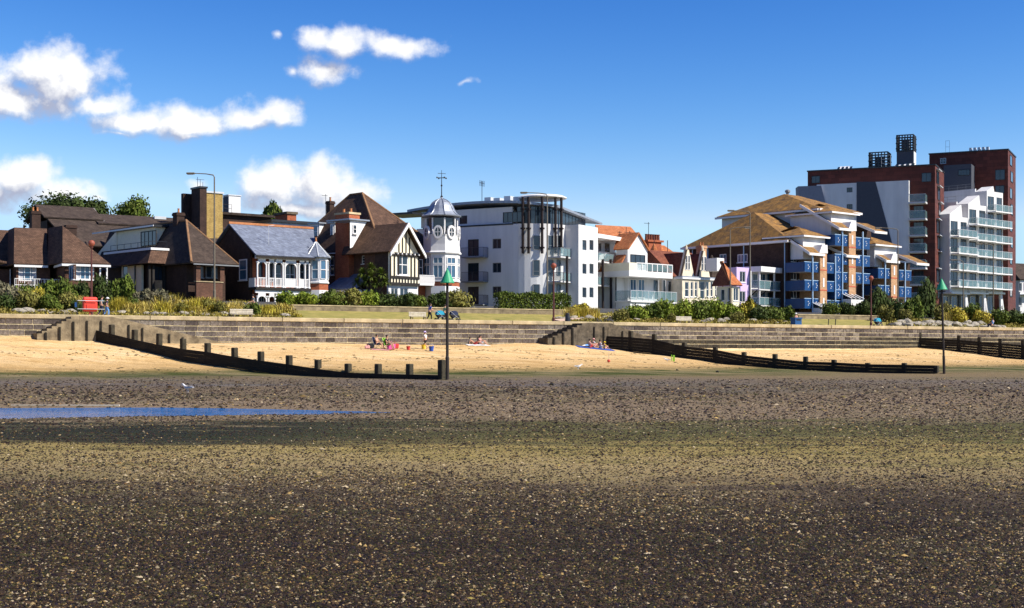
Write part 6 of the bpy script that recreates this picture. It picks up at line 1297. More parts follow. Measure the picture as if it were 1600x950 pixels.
for a in [(8,440,472,26,15,'grey'),(40,441,470,28,15,'green'),(72,438,468,26,15.3,'green'),(104,439,468,24,15,'green'),(132,442,468,18,15,'dark'),(160,434,470,22,15.2,'dark'),(190,430,472,24,15,'green'),(222,452,476,22,13.5,'grey'),(255,455,478,22,13.5,'grey'),
          (4,462,488,22,10,'dark'),(22,452,486,20,11.5,'grey'),(44,456,488,22,10.5,'olive'),(64,452,480,16,12,'yellow'),(78,461,486,20,10.5,'green'),(104,458,484,20,11,'olive'),(120,470,490,10,9.5,'dark'),(205,468,487,15,11,'green'),(285,474,490,13,9.5,'olive'),(345,472,488,15,9.5,'olive'),(392,474,490,18,9.5,'green'),(322,466,486,16,12,'olive'),
          (452,457,478,22,17.6,'bright'),(482,456,478,24,17.6,'bright'),(516,452,480,24,17.7,'green'),(543,451,479,28,17.8,'olive'),(572,456,479,24,17.7,'bright'),(603,460,479,22,17.6,'dark'),(633,458,480,22,17.7,'dark'),(655,460,480,18,17.6,'green'),(683,456,481,24,17.7,'dark'),(712,451,481,30,17.8,'olive'),
          (995,474,498,22,11,'bright'),(1018,472,498,22,11,'green'),(1042,470,498,24,11,'bright'),(1068,470,497,24,11.5,'bright'),(1092,470,497,22,11.5,'green'),(1116,470,496,22,12,'bright'),(1142,471,496,20,12,'bright'),(1166,468,492,18,13,'yellow'),(1182,472,497,22,12,'dark'),(1206,475,498,22,11.5,'green'),(1226,478,499,18,11.5,'green'),
          (968,484,500,15,9,'olive'),(905,474,488,20,14,'yellow'),(1150,488,501,14,8.5,'olive'),(1050,491,502,10,8,'olive'),
          (1298,474,490,18,17.6,'green'),(1325,472,490,16,17.6,'dark'),(1348,468,490,18,17.8,'dark'),(1372,452,492,26,18.5,'dark'),(1400,468,494,20,16,'dark'),(1425,462,495,22,16,'green'),(1448,440,486,26,18.5,'dark'),(1472,474,497,20,14,'olive'),(1495,482,500,20,12,'yellow'),(1518,478,500,20,13,'green'),(1535,484,502,18,11,'yellow'),(1562,485,506,18,10,'green'),(1580,482,506,22,11.5,'dark'),(1606,484,508,24,10.5,'green'),(1385,478,494,16,14,'olive'),(1415,482,498,14,12,'olive')]: bush(*a)
for i in range(34):
    x = 200+i*7.8+rb.uniform(-3, 3); q = rb.uniform(9, 14.5); base = np.interp(x, [200, 300, 400, 462], [456, 456, 464, 474]); tuft(x, base+rb.uniform(-4, 9)+(14.5-q)*2.2, q, rb.uniform(.75, 1.3), rb.choice(('straw', 'straw', 'yellow')))
for x in (128, 134, 178, 186, 192, 890, 900, 912, 922, 930, 1235, 1020, 1190, 1480, 1505): tuft(x, {1: 463}.get(1)+ (14 if x > 800 else rb.uniform(-6, 4)) + (8 if x > 1000 else 0), 10.5 if x < 300 else 12, .8, rb.choice(('straw', 'yellow')))
# low ground cover over the planted parts of the bank
def ground_cover():
    r = np.random.default_rng(9); n = 42000; V = np.zeros((n, 4, 3)); seg = [(-40, 462, 7.0, 15.8), (890, 1248, 7.2, 15.5), (1385, 1660, 7.0, 16)]; pick = r.choice(3, n, p=[.45, .33, .22]); q = np.zeros(n); x = np.zeros(n)
    for i, (a, b, c, d) in enumerate(seg): k = pick == i; x[k] = r.uniform(a, b, k.sum()); q[k] = c+(d-c)*r.random(k.sum())
    m_ = (x-800)/FP; lam = (q+WY*CA)/(CA-m_*SA); t = -WY*SA+lam*(m_*CA+SA); keep = ~((x > 868) & (x < 1010) & (np.abs(q-(8.5+6.5*(x-868)/132)) < 1.2)); t, q, x = t[keep], q[keep], x[keep]; n = len(t)
    lump = .10+.28*np.clip(np.sin(t*.9+q)*np.sin(t*.43-q*.7)+.5, 0, 1.4); z = np.interp(q, [0, 6, 16, 16.5, 22], [4.92, 4.92, 6.15, 6.35, 7.2])+lump*r.random(n)+.02
    P = np.stack([t*CA-q*SA, WY+t*SA+q*CA, z], 1); u = r.normal(size=(n, 3)); u[:, 2] = np.abs(u[:, 2])+.3; u /= np.linalg.norm(u, axis=1)[:, None]; v = np.cross(u, r.normal(size=(n, 3))); v /= np.linalg.norm(v, axis=1)[:, None]; s = r.uniform(.09, .2, n)[:, None]
    V = np.stack([P-u*s*.5, P+v*s*.4, P+u*s, P-v*s*.4], 1).reshape(-1, 3); me = bpy.data.meshes.new('ground_cover'); me.vertices.add(n*4); me.vertices.foreach_set('co', V.ravel()); me.loops.add(n*4); me.loops.foreach_set('vertex_index', np.arange(n*4, dtype=np.int32)); me.polygons.add(n); me.polygons.foreach_set('loop_start', np.arange(0, n*4, 4, dtype=np.int32)); me.update()
    me.materials.append(leaf_mat('leaf_cover', (.12, .11, .015), (.34, .26, .06))); o = bpy.data.objects.new('ground_cover', me); COL.objects.link(o); tag(o, 'low olive and yellow ground cover on the planted bank', 'ground cover', kind='stuff')
ground_cover()
# clipped hedge before the flats
def hedge():
    t0, _ = on_q(775, 17.3); t1, lam = on_q(886, 17.3); L = t1-t0; h = EYE+lam*(HOR-462)/FP-land_z(17.3)
    root = tag(empty('hedge', W(t0, 17.3, land_z(17.3)-.1), TA), 'clipped glossy hedge in front of the white flats', 'hedge')
    r = np.random.default_rng(5); n = 9000; P = np.stack([r.uniform(0, L, n), r.uniform(-.8, .8, n), r.uniform(0, h, n)], 1); k = r.integers(0, 3, n)
    P[k == 0, 1] = -.8+r.normal(0, .12, (k == 0).sum()); P[k == 1, 2] = h+r.normal(0, .14, (k == 1).sum())+.12*np.sin(P[k == 1, 0]*1.7); u = r.normal(size=(n, 3)); u /= np.linalg.norm(u, axis=1)[:, None]; v = np.cross(u, r.normal(size=(n, 3))); v /= np.linalg.norm(v, axis=1)[:, None]
    V = np.stack([P-u*.13, P+v*.07, P+u*.13, P-v*.07], 1).reshape(-1, 3); me = bpy.data.meshes.new('foliage'); me.from_pydata(V.tolist(), [], np.arange(n*4).reshape(n, 4).tolist()); me.materials.append(LM['green']); o = bpy.data.objects.new('foliage', me); COL.objects.link(o); o.parent = root
    for i in range(8): newobj('stem', *(lambda m_: (m_.v, m_.f))(MB().tube([(L*(i+.5)/8, 0, -.2), (L*(i+.5)/8+.1, 0, h*.8)], [.06, .03], 5)), 'bark', root)
hedge()
def tree(x, yt, yb, hw, Z, label, kind='green', seed=1, gz=GZ, leaf=.22, n=5200):
    X = (x-800)/FP*Z; zt = EYE+Z*(HOR-yt)/FP; zb = EYE+Z*(HOR-yb)/FP; w = hw*Z/FP; root = tag(empty('tree', (X, Z, gz)), label, 'tree', 'trees behind the houses')
    me = leaf_cloud('crown', n, (1, 1, 1), leaf/max(w, .1)*1.0, seed, 14); o = bpy.data.objects.new('crown', me); COL.objects.link(o); o.parent = root; o.location = (0, 0, zb-gz-.4); o.scale = (w*1.1, w*.95, zt-zb+.6); me.materials[0] = LM[kind]
    k = MB().tube([(0,0,-.4), (.1,.05,(zb-gz)*.6), (.0,.1,zb-gz+.8)], [w*.09, w*.07, w*.05], 8)
    for i in range(6): a = i*1.1; k.tube([(0,.05,(zb-gz)*.9+.2*i), (w*.45*cos(a), w*.45*sin(a), zb-gz+(zt-zb)*.45)], [w*.045, w*.012], 6)
    k.build('trunk', 'bark', root); return root
tree(92, 301, 352, 62, 205, 'broad tree with dark crown behind the long dark roof at the left', 'dark', 71, n=8000, leaf=.26); tree(138, 312, 350, 30, 210, 'smaller tree right of the white-barged gable', 'dark', 72); tree(208, 313, 348, 34, 205, 'round-crowned tree behind the cream dormer house', 'green', 73); tree(424, 321, 356, 17, 200, 'slim tree rising behind the slate villa roof', 'green', 74, n=3500)
def cordyline(x, yt, yb, Z, label, heads, size=1.0, group=None):
    X = (x-800)/FP*Z; z0 = land_z(19); s = Z/FP; root = tag(empty('cordyline_tree', (X, Z, z0), 0), label, 'tree', group or 'spiky palm-like trees'); k = MB()
    for (hx, hy, r) in heads:
        p = ((hx-x)*s, rb.uniform(-.6, .6), EYE+Z*(HOR-hy)/FP-z0); k.tube([(0,0,-.2), (p[0]*.3, p[1]*.3, p[2]*.45), p], [.16*size, .12*size, .09*size], 7)
        V = []; F = []; R = r*s
        for i in range(170):
            a = rb.uniform(0, 2*pi); e = rb.uniform(-.7, 1.4); l = R*rb.uniform(.75, 1.15); d = Vector((cos(a)*cos(e), sin(a)*cos(e), sin(e))); sd = d.cross(Vector((0,0,1))).normalized()*.055; b = len(V); o = Vector(p); m1 = o+d*l*.6; m2 = o+d*l+Vector((0,0,-.18*l))
            V += [o-sd*.6, o+sd*.6, m1+sd, m1-sd, m2]; F += [(b, b+1, b+2, b+3), (b+3, b+2, b+4)]
        newobj('leaf_head', V, F, LM['green'], root)
    k.build('trunk', 'bark', root)
cordyline(580, 412, 468, 153, 'cordyline tree with several spiky heads in front of the half-timbered house', [(566, 428, 13), (580, 420, 14), (596, 428, 13), (571, 440, 12), (588, 442, 13), (602, 441, 11), (557, 441, 10), (580, 433, 12)])
cordyline(1374, 462, 490, 192, 'small spiky palm below the last blue balconies', [(1366, 468, 9), (1380, 466, 9), (1373, 474, 9)], .7)
cordyline(1524, 474, 492, 196, 'small spiky palm below the white splayed columns', [(1518, 480, 8), (1530, 479, 8)], .6)
cordyline(1170, 464, 484, 172, 'young spiky palm before the lilac flats', [(1170, 468, 8)], .5)

# ------------------------------------------------------------------ boulders
mat('boulder', (.17, .15, .115), .95, .3, 2.5, .9, 6, col2=(.40, .36, .29)); mat('boulder_dark', (.035, .033, .03), .9, .4, 2.5, .8, 7)
def boulder_mesh(seed):
    r = np.random.default_rng(seed); import bmesh
    b = bmesh.new(); bmesh.ops.create_icosphere(b, subdivisions=2, radius=1); dirs = r.normal(size=(9, 3)); dirs /= np.linalg.norm(dirs, axis=1)[:, None]; off = r.uniform(.42, .85, 9)
    for v in b.verts:
        p = np.array(v.co)
        for d, o in zip(dirs, off):
            e = p@d
            if e > o: p = p-d*(e-o)*.97
        v.co = p*(1+r.normal(0, .03))
    me = bpy.data.meshes.new('boulder'); b.to_mesh(me); b.free(); me.materials.append(MATS['boulder']); return me
BM = [boulder_mesh(90+i) for i in range(5)]
def boulder(x, y, w, q, h=.6, kind='boulder'):
    t, lam = on_q(x, q); z = land_z(q); o = bpy.data.objects.new('boulder', BM[rb.randrange(5)]); COL.objects.link(o); s = w*lam/FP/2
    o.location = W(t, q, z+s*h*.35); o.scale = (s*1.25, s*.95, s*h*rb.uniform(.75, 1.05)); o.rotation_euler = (rb.uniform(-.25, .25), rb.uniform(-.25, .25), TA+rb.uniform(-.4, .4)); o.material_slots[0].link = 'OBJECT'; o.material_slots[0].material = MATS[kind]
    tag(o, None, 'boulder', 'boulders along the bank'); defer(o, x, 'pale grey boulder' if kind == 'boulder' else 'blackish boulder')
for x in (30, 46, 68, 82, 97, 110, 172, 190, 212, 228, 243, 258, 272, 288, 300, 318, 336, 349, 448): boulder(x+rb.uniform(-2, 2), 488, rb.uniform(13, 24), 8.3+rb.uniform(-.4, .9), rb.uniform(.5, .75))
for x in (361, 935, 953, 1390, 1412): boulder(x, 490, 20, 8.0, .5, 'boulder_dark')
for x in (872, 884, 896, 910, 922, 938, 950, 984, 997, 1008, 1098, 1108, 1128, 1138, 1176, 1184, 1196, 1205, 1214, 1226): boulder(x, 490, rb.uniform(10, 20), rb.uniform(8.2, 12.5), rb.uniform(.5, .75))
for i in range(34): boulder(1402+i*4.0+rb.uniform(-3, 3), 500, rb.uniform(11, 22), 7.4+rb.uniform(0, 3.8), rb.uniform(.6, .9))
for x in (1541, 1556, 1566): boulder(x, 508, 18, 3.6, .5)

# ------------------------------------------------------------------ street furniture
def lamp(x, yt, q, arm, label, arm2=None):
    t, lam = on_q(x, q); z = land_z(q); h = EYE+lam*(HOR-yt)/FP-z; root = tag(empty('street_lamp', W(t, q, z), 0), label, 'street lamp', 'tall street lamps')
    m = 'grey_lamp'; MB().tube([(0,0,-.3), (0,0,1.6), (0,0,1.65), (0,0,h-.3)], [.15, .14, .1, .065], 10).build('mast', m, root); l = arm*lam/FP; sg = 1 if l > 0 else -1
    MB().tube([(0,0,h-.32), (.12*sg,0,h-.1), (l*.4,0,h+.02), (l,0,h+.08)], [.06, .06, .05, .045], 8).build('arm', m, root)
    k = MB().box(l-.1*sg, l+.75*sg, -.16, .16, h-.02, h+.16); hd = k.build('lamp_head', m, root); bv = hd.modifiers.new('b', 'BEVEL'); bv.width = .05; newobj('lens', boxv(min(l+.1*sg, l+.65*sg), max(l+.1*sg, l+.65*sg), -.11, .11, h-.06, h-.022), BOXF, 'white', hd)
mat('grey_lamp', (.14, .12, .09), .5, .15); mat('lamp_pale', (.3, .33, .36), .5, .1)
lamp(335, 272, 17.2, -32, 'tall street lamp before the ochre block, its arm to the left'); lamp(855, 302, 17.0, -32, 'tall street lamp crossing the disc canopy of the white flats'); lamp(1172, 330, 17.2, -26, 'tall street lamp before the lilac flats, its arm to the left')
lamp(1141, 356, 16.9, 22, 'shorter pale street lamp whose arm points right, before the cottage'); lamp(1403, 357, 17.2, -27, 'tall street lamp at the right end of the blue balconies'); lamp(1552, 382, 17.2, -18, 'slim street lamp before the white terraces'); lamp(1505, 407, 17.4, -12, 'lower slim lamp post before the left bay of the white terraces')
mat('globe_red', (.26, .07, .04), .55, .2); mat('post_maroon', (.09, .03, .025), .55, .25)
def globe_lamp(x, yt, yb, q, label):
    t, lam = on_q(x, q); z = land_z(q); h = EYE+lam*(HOR-yt)/FP-z; root = tag(empty('globe_lamp', W(t, q, z)), label, 'lamp post', 'maroon globe lamps on the promenade')
    MB().lathe([(.16,-.2),(.16,.5),(.1,.6),(.085,h*.55),(.06,h-.55)], n=10).build('post', 'post_maroon', root)
    MB().lathe([(.08,-.28),(.16,-.24),(.27,-.1),(.30,.04),(.25,.18),(.14,.27),(.03,.3)], (0,0,h-.36), 14).build('globe', 'globe_red', root, smooth=True); MB().lathe([(.1,0),(.16,.1),(.16,.16)], (0,0,h-.8), 10).build('collar', 'post_maroon', root)
globe_lamp(143, 374, 490, 4.6, 'globe lamp post rising behind the red lifebuoy housing'); globe_lamp(865, 410, 499, 4.4, 'globe lamp post before the hedge of the white flats'); globe_lamp(1361, 430, 504, 4.4, 'globe lamp post beside the turquoise pushchair')
mat('beacon_green', (.03, .30, .14), .5, .12); mat('beacon_pole', (.03, .022, .018), .7, .3)
def beacon(x, yt, yb, tau, label, lean=0):
    t, s, d = on_groyne(tau, x); X, Y, _ = W(t, -s, 0); z = beach_z(X, Y-.3); X -= 0; h = EYE+d*(HOR-yt)/FP-z
    root = tag(empty('groyne_beacon', (X+.35, Y-.35, z)), label, 'beacon', 'green-coned groyne beacons'); root.rotation_euler = (0, lean, 0)
    MB().lathe([(.12,-.6),(.12,1.5),(.095,1.55),(.085,h-.85)], n=10).build('pole', 'beacon_pole', root); c = MB().lathe([(.46,0),(.47,.03),(.10,.82),(.05,.9)], (0,0,h-.88), 20).build('cone', 'beacon_green', root); MB().lathe([(.03,0),(.03,.14)], (0,0,h-.0), 6).build('cone_tip', 'beacon_green', c)
    MB().box(-.3, .3, -.03, .03, h-1.05, h-.97).build('crossbar', 'beacon_pole', root)
beacon(691, 422, 593, GROY[0], 'green-topped beacon pole at the end of the left groyne'); beacon(1467, 437, 581, GROY[1], 'leaning green-topped beacon pole at the end of the middle groyne', -.028)
# lifebuoy housing and its railing
mat('lifebuoy_red', (.55, .045, .025), .45, .15, 2, spec=.4)
def lifebuoy():
    q = .9; t, lam = on_q(140.5, q); z = 4.93; zb, zt = EYE+lam*(HOR-487)/FP, EYE+lam*(HOR-464)/FP; w = 11.5*lam/FP
    root = tag(empty('lifebuoy_housing', W(t, q, z), TA), 'red plastic lifebuoy housing on a post at the head of the left steps', 'lifebuoy box')
    MB().tube([(0,.05,-.1), (0,.05,zt-z-.2)], .06, 8).build('post', 'rust_red', root)
    k = MB().box(-w, w, -.2, .2, zb-z, zt-z); o = k.build('shell', 'lifebuoy_red', root); bv = o.modifiers.new('b', 'BEVEL'); bv.width = .17; bv.segments = 4; h = zt-zb
    a = MB().box(-w*.7, w*.7, -.26, -.19, zb-z+h*.62, zb-z+h*.72).build('door_lip', 'lifebuoy_red', o); MB().box(-w*.55, w*.55, -.25, -.19, zb-z+h*.2, zb-z+h*.5).build('door_panel', 'lifebuoy_red', o)
    rail = tag(empty('step_railing', W(t, q, z), TA), 'thin metal railing on either side of the red lifebuoy housing', 'railing'); l0, l1 = on_q(120, q)[0]-t, on_q(162, q)[0]-t
    for l in (l0, l1): MB().tube([(l,-.1,-.15), (l,-.1,1.35)], .035, 6).build('post', 'black_metal', rail)
    for h_ in (1.25, .55): MB().tube([(l0,-.24,h_), (l1,-.24,h_)], .025, 6).build('rail', 'pale_metal', rail)
    MB().box(l0-.2, l0-.05, -.2, .0, .7, 1.1).build('notice', 'blue_panel', rail)
lifebuoy()
mat('bench_wood', (.48, .43, .34), .85, .25, 3)
def bench(x0, x1, q, label):
    t0, lam = on_q(x0, q); t1, _ = on_q(x1, q); L = t1-t0; z = land_z(q); root = tag(empty('bench', W((t0+t1)/2, q, z), TA), label, 'bench', 'slatted benches on the promenade')
    for i in range(3): newobj('back_slat', boxv(-L/2, L/2, .30, .34, .52+i*.15, .64+i*.15), BOXF, 'bench_wood', root)
    for i in range(4): newobj('seat_slat', boxv(-L/2, L/2, -.14+i*.11, -.05+i*.11, .43, .465), BOXF, 'bench_wood', root)
    for s in (-1, 1): MB().box(s*L*.38-.04, s*L*.38+.04, -.14, -.06, 0, .43).box(s*L*.38-.04, s*L*.38+.04, .345, .42, 0, .95).box(s*L*.38-.04, s*L*.38+.04, -.14, .4, .38, .428).build('leg', 'concrete', root)
bench(361, 397, 5.3, 'pale slatted bench below the yellow grasses, right of the first tall lamp'); bench(641, 668, 5.3, 'pale slatted bench left of the woman in the blue top'); bench(1059, 1083, 5.3, 'pale slatted bench below the bright shrubs before the twin gables')
mat('bin_blue', (.015, .075, .20), .5, .15)
def bin_():
    t, lam = on_q(1244, 3.6); root = tag(empty('blue_bin', W(t, 3.6, land_z(3.6)), TA), 'square blue litter bin on the promenade at the end of the shrubs', 'bin')
    o = newobj('body', boxv(-.48, .48, -.4, .4, 0, .82), BOXF, 'bin_blue', root); newobj('lid', boxv(-.55, .55, -.46, .46, .822, .95), BOXF, 'bin_blue', root); newobj('slot', boxv(-.3, .3, -.412, -.402, .6, .74), BOXF, 'dark', root)
bin_()
def bollard():
    t, lam = on_q(887, 2.4); root = tag(empty('bollard', W(t, 2.4, land_z(2.4))), 'squat black bollard on the promenade right of the globe lamp', 'bollard'); MB().lathe([(.3,0),(.26,.5),(.2,.8),(.22,.86),(.1,1.0)], n=12).build('body', 'black_metal', root); MB().lathe([(.35,0),(.35,.06)], n=12).build('base', 'black_metal', root)
bollard()
for i, (x, w) in enumerate(((1294, 0), (1305, 0))):
    t, lam = on_q(x, 3.0); root = tag(empty('short_post', W(t, 3.0, land_z(3))), f'{("left", "right")[i]} one of two short dark posts before the shorter low wall', 'post', 'short posts on the promenade'); MB().tube([(0,0,0), (.06,0,.75)], .05, 6).build('post', 'black_metal', root); MB().lathe([(.07,0),(.07,.06),(.03,.1)], (.06,0,.74), 8).build('cap', 'black_metal', root)

# ------------------------------------------------------------------ people
for n_, c in dict(skin=(.52, .29, .19), skin_tan=(.42, .21, .13), hair_dark=(.03, .02, .015), hair_grey=(.4, .38, .35), cloth_white=(.7, .7, .7), cloth_black=(.012, .012, .016), cloth_blue=(.03, .08, .35), cloth_sky=(.15, .32, .62), cloth_navy=(.02, .03, .07), cloth_teal=(.02, .28, .42), cloth_green=(.14, .22, .12), cloth_yellow=(.75, .52, .03), cloth_pink=(.72, .10, .32), cloth_rose=(.62, .3, .28), cloth_red=(.5, .05, .04), cloth_lime=(.25, .5, .04), cloth_slate=(.10, .15, .18)).items(): mat(n_, c, .8, .08, 6)
def skinned(name, V, E, R, m, parent, root_i=0):
    me = bpy.data.meshes.new(name); me.from_pydata(V, E, []); me.materials.append(MATS[m]); o = bpy.data.objects.new(name, me); COL.objects.link(o); o.parent = parent
    o.modifiers.new('Skin', 'SKIN'); d = me.skin_vertices[0].data if len(me.skin_vertices) else None
    for i, r in enumerate(R): d[i].radius = (r, r) if not isinstance(r, tuple) else r
    for i in range(len(V)): d[i].use_root = (i == root_i)
    s = o.modifiers.new('Sub', 'SUBSURF'); s.levels = 1; s.render_levels = 1
    return o
POSE = {
 'stand': dict(pel=(0,0,.92), che=(0,.0,1.28), nec=(0,.0,1.46), hed=(0,.02,1.58), el=(.25,-.02,1.13), wr=(.26,.08,.90), kn=(.11,.03,.50), an=(.11,0,.08)),
 'walk': dict(pel=(0,0,.92), che=(0,.04,1.28), nec=(0,.05,1.46), hed=(0,.08,1.58), el=(.23,-.08,1.13), wr=(.24,.1,.93), kn=(.10,.16,.51), an=(.10,.16,.08), kn2=(.10,-.02,.50), an2=(.10,-.26,.12)),
 'push': dict(pel=(0,0,.92), che=(0,.06,1.28), nec=(0,.08,1.46), hed=(0,.12,1.58), el=(.22,.14,1.12), wr=(.18,.42,1.04), kn=(.10,.16,.51), an=(.10,.16,.08), kn2=(.10,-.02,.50), an2=(.10,-.26,.12)),
 'sit': dict(pel=(0,0,.13), che=(0,-.10,.47), nec=(0,-.08,.65), hed=(0,-.04,.78), el=(.24,.08,.40), wr=(.16,.30,.42), kn=(.14,.36,.44), an=(.13,.62,.08)),
 'chair': dict(pel=(0,0,.44), che=(0,-.12,.80), nec=(0,-.12,.98), hed=(0,-.09,1.10), el=(.25,.02,.66), wr=(.2,.26,.62), kn=(.13,.44,.47), an=(.14,.52,.08)),
 'recline': dict(pel=(0,0,.13), che=(0,-.34,.34), nec=(0,-.48,.47), hed=(0,-.54,.60), el=(.26,-.5,.14), wr=(.24,-.25,.06), kn=(.12,.40,.36), an=(.13,.78,.08)),
 'lie': dict(pel=(0,0,.13), che=(0,-.38,.26), nec=(0,-.56,.36), hed=(0,-.66,.46), el=(.26,-.58,.12), wr=(.24,-.33,.06), kn=(.12,.44,.16), an=(.13,.86,.08))}
def person(loc, rz, pose, label, top='cloth_white', legs='cloth_black', hair='hair_dark', skin='skin', H=1.7, longleg=True, hat=None, topless=False, group=None, bare=False):
    p = POSE[pose]; k = H/1.7; root = tag(empty('person', loc, rz), label, 'person', group); root.scale = (k, k, k)
    L = lambda n, s: (s*p[n][0], p[n][1], p[n][2]); V = []; E = []; R = []
    def add(c, r, par=None):
        V.append(c); R.append(r); i = len(V)-1
        if par is not None: E.append((par, i))
        return i
    mid = lambda a, b, f: tuple(a[j]+(b[j]-a[j])*f for j in range(3))
    pe = add(p['pel'], (.15, .11)); be = add(mid(p['pel'], p['che'], .45), (.125, .1), pe); ch = add(p['che'], (.15, .105), be); ne = add(p['nec'], .055, ch); he = add(p['hed'], .095, ne); ht = add((p['hed'][0], p['hed'][1]+(p['hed'][1]-p['nec'][1])*.4, p['hed'][2]+.10), .075, he)
    add((p['hed'][0], p['hed'][1]+.115, p['hed'][2]-.005), .018, he)
    up = Vector(p['nec'])-Vector(p['pel']); up.normalize(); J = {}
    for s in (-1, 1):
        sh = add((s*.175, p['che'][1]+up.y*.08, p['che'][2]+up.z*.09), .062, ch); el = add(L('el', s), .044, sh); wr = add(L('wr', s), .03, el); dv = (Vector(L('wr', s))-Vector(L('el', s))).normalized(); pm = add(tuple(Vector(L('wr', s))+dv*.06), (.036, .018), wr)
        for f in range(5): a = (f-2)*.017; add(tuple(Vector(V[pm])+dv*(.10-.012*abs(f-2) if f else .05)+Vector((a*(1 if f else 2.2), .012*f*.3, -.01))), .0085, pm)
        q = '2' if s < 0 and 'kn2' in p else ''; hp = add((s*.10, p['pel'][1], p['pel'][2]-.03), .098, pe); kn = add(L('kn'+q, s), .062, hp); cf = add(mid(L('kn'+q, s), L('an'+q, s), .35), .058, kn); an = add(L('an'+q, s), .04, cf); dy = .17; add((V[an][0]+s*.02, V[an][1]+dy, max(.035, V[an][2]-.04)), .036, an); J[s] = (V[sh], V[el], V[hp], V[kn], V[an])
    skinned('body', V, E, R, skin, root)
    if not topless:
        V = [p['pel'], mid(p['pel'], p['che'], .45), p['che'], mid(p['che'], p['nec'], .6)]; E = [(0,1), (1,2), (2,3)]; R = [(.16, .122), (.143, .118), (.168, .123), .08]
        for s in (-1, 1): sh, el = J[s][:2]; V += [sh, mid(sh, el, .6)]; E += [(2, len(V)-2), (len(V)-2, len(V)-1)]; R += [.078, .066]
        skinned('shirt', V, E, R, top, root)
    V = [p['pel'], mid(p['pel'], p['che'], .2)]; E = [(0,1)]; R = [(.165, .125), (.15, .118)]
    for s in (-1, 1):
        hp, kn, an = J[s][2:]; V += [hp, mid(hp, kn, .55), kn if longleg else mid(hp, kn, .8)]; n = len(V); E += [(0, n-3), (n-3, n-2), (n-2, n-1)]; R += [.114, .095, .078 if longleg else .085]
        if longleg: V.append(mid(kn, an, .85)); E.append((n-1, n)); R.append(.06)
    skinned('trousers' if longleg else 'shorts', V, E, R, legs, root)
    hx, hy, hz = p['hed']; hy += .0
    MB().lathe([(.088,-.03),(.108,.03),(.10,.09),(.07,.135),(.02,.155)], (hx, hy-.018, hz+.02), 12).build('hair', hair, root, True)
    if hair == 'hair_dark' and top == 'cloth_blue': MB().lathe([(.05,-.25),(.09,-.1),(.09,.05)], (hx, hy-.07, hz), 10).build('long_hair', hair, root, True)
    if hat: MB().lathe([(.2,.0),(.19,.02),(.115,.03),(.105,.1),(.06,.13)], (hx, hy, hz+.06), 14).build('hat', hat, root, True)
    return root
def on_prom(x, q): t, lam = on_q(x, q); return W(t, q, land_z(q))
RT = TA                                        # facing left/right along the promenade
person(on_prom(158, 2.6), TA-pi/2, 'walk', 'walker in dark trousers and blue top beside the red lifebuoy housing', 'cloth_slate', 'cloth_navy', H=1.75); person(on_prom(166.5, 2.9), TA-pi/2, 'walk', 'walker in white sun hat and pale blue skirt right of the lifebuoy housing', 'cloth_navy', 'cloth_sky', hat='cloth_white', H=1.62)
person(on_prom(397, 12.5), TA+pi/2, 'push', 'man in slate T-shirt pushing a buggy above the yellow grasses', 'cloth_slate', 'cloth_navy', H=1.78)
person(on_prom(671, 3.0), TA-pi/2, 'push', 'woman in a bright blue top and black trousers pushing a turquoise pram', 'cloth_blue', 'cloth_black', H=1.7); person(on_prom(694, 3.2), TA-pi/2, 'push', 'person in a green top behind the beacon pole, pushing a dark pram', 'cloth_green', 'cloth_black', H=1.6)
person(on_prom(1243, 9.5), TA, 'chair', 'person with bare pink shoulders and white cap seated behind the blue bin', 'cloth_rose', 'cloth_navy', hair='hair_grey', hat='cloth_white')
person((lambda w: (w[0], w[1], w[2]))(on_prom(1550, 2.6)), TA+.3, 'chair', 'man in a light blue shirt seated with his back to the beach', 'cloth_sky', 'cloth_navy', H=1.75)
mat('tyre', (.015, .015, .015), .8, .1)
def pram(x, q, label, hood, flip=False, bag='cloth_black'):
    w = on_prom(x, q); root = tag(empty('pushchair', w, TA + (pi if flip else 0)), label, 'pushchair', 'pushchairs on the promenade')
    k = MB(); n = 8
    prof = [(.0+.42*cos(pi*i/n), .62+.42*sin(pi*i/n)) for i in range(n+1)]; v = [(a, s*.22, b) for s in (-1, 1) for a, b in prof]; m_ = n+1
    newobj('hood', v, [tuple(range(m_))[::-1], tuple(range(m_, 2*m_))]+[(i, i+1, m_+i+1, m_+i) for i in range(n)]+[(n, 0, m_, m_+n)], hood, root)
    newobj('seat', [(-.40,-.22,.60), (.46,-.22,.60), (.62,-.22,.36), (-.1,-.22,.30), (-.40,.22,.60), (.46,.22,.60), (.62,.22,.36), (-.1,.22,.30)], [(0,1,2,3), (7,6,5,4), (0,4,5,1), (1,5,6,2), (2,6,7,3), (3,7,4,0)], bag, root)
    for a in (-.32, .5):
        for s in (-.26, .26): MB().add([(p[0]+a, s+p[1], p[2]+.15) for p in [(.15*cos(2*pi*i/12), d, .15*sin(2*pi*i/12)) for d in (-.025, .025) for i in range(12)]], [tuple(range(12)), tuple(range(23, 11, -1))]+[(i, (i+1) % 12, 12+(i+1) % 12, 12+i) for i in range(12)]).build('wheel', 'tyre', root)
    k.tube([(-.32,-.25,.15), (.2,-.25,.5), (.5,-.25,.15)], .016, 5).tube([(-.32,.25,.15), (.2,.25,.5), (.5,.25,.15)], .016, 5).tube([(.2,-.25,.45), (-.55,-.25,1.02), (-.55,.25,1.02), (.2,.25,.45)], .016, 5); k.build('frame', 'pale_metal', root)
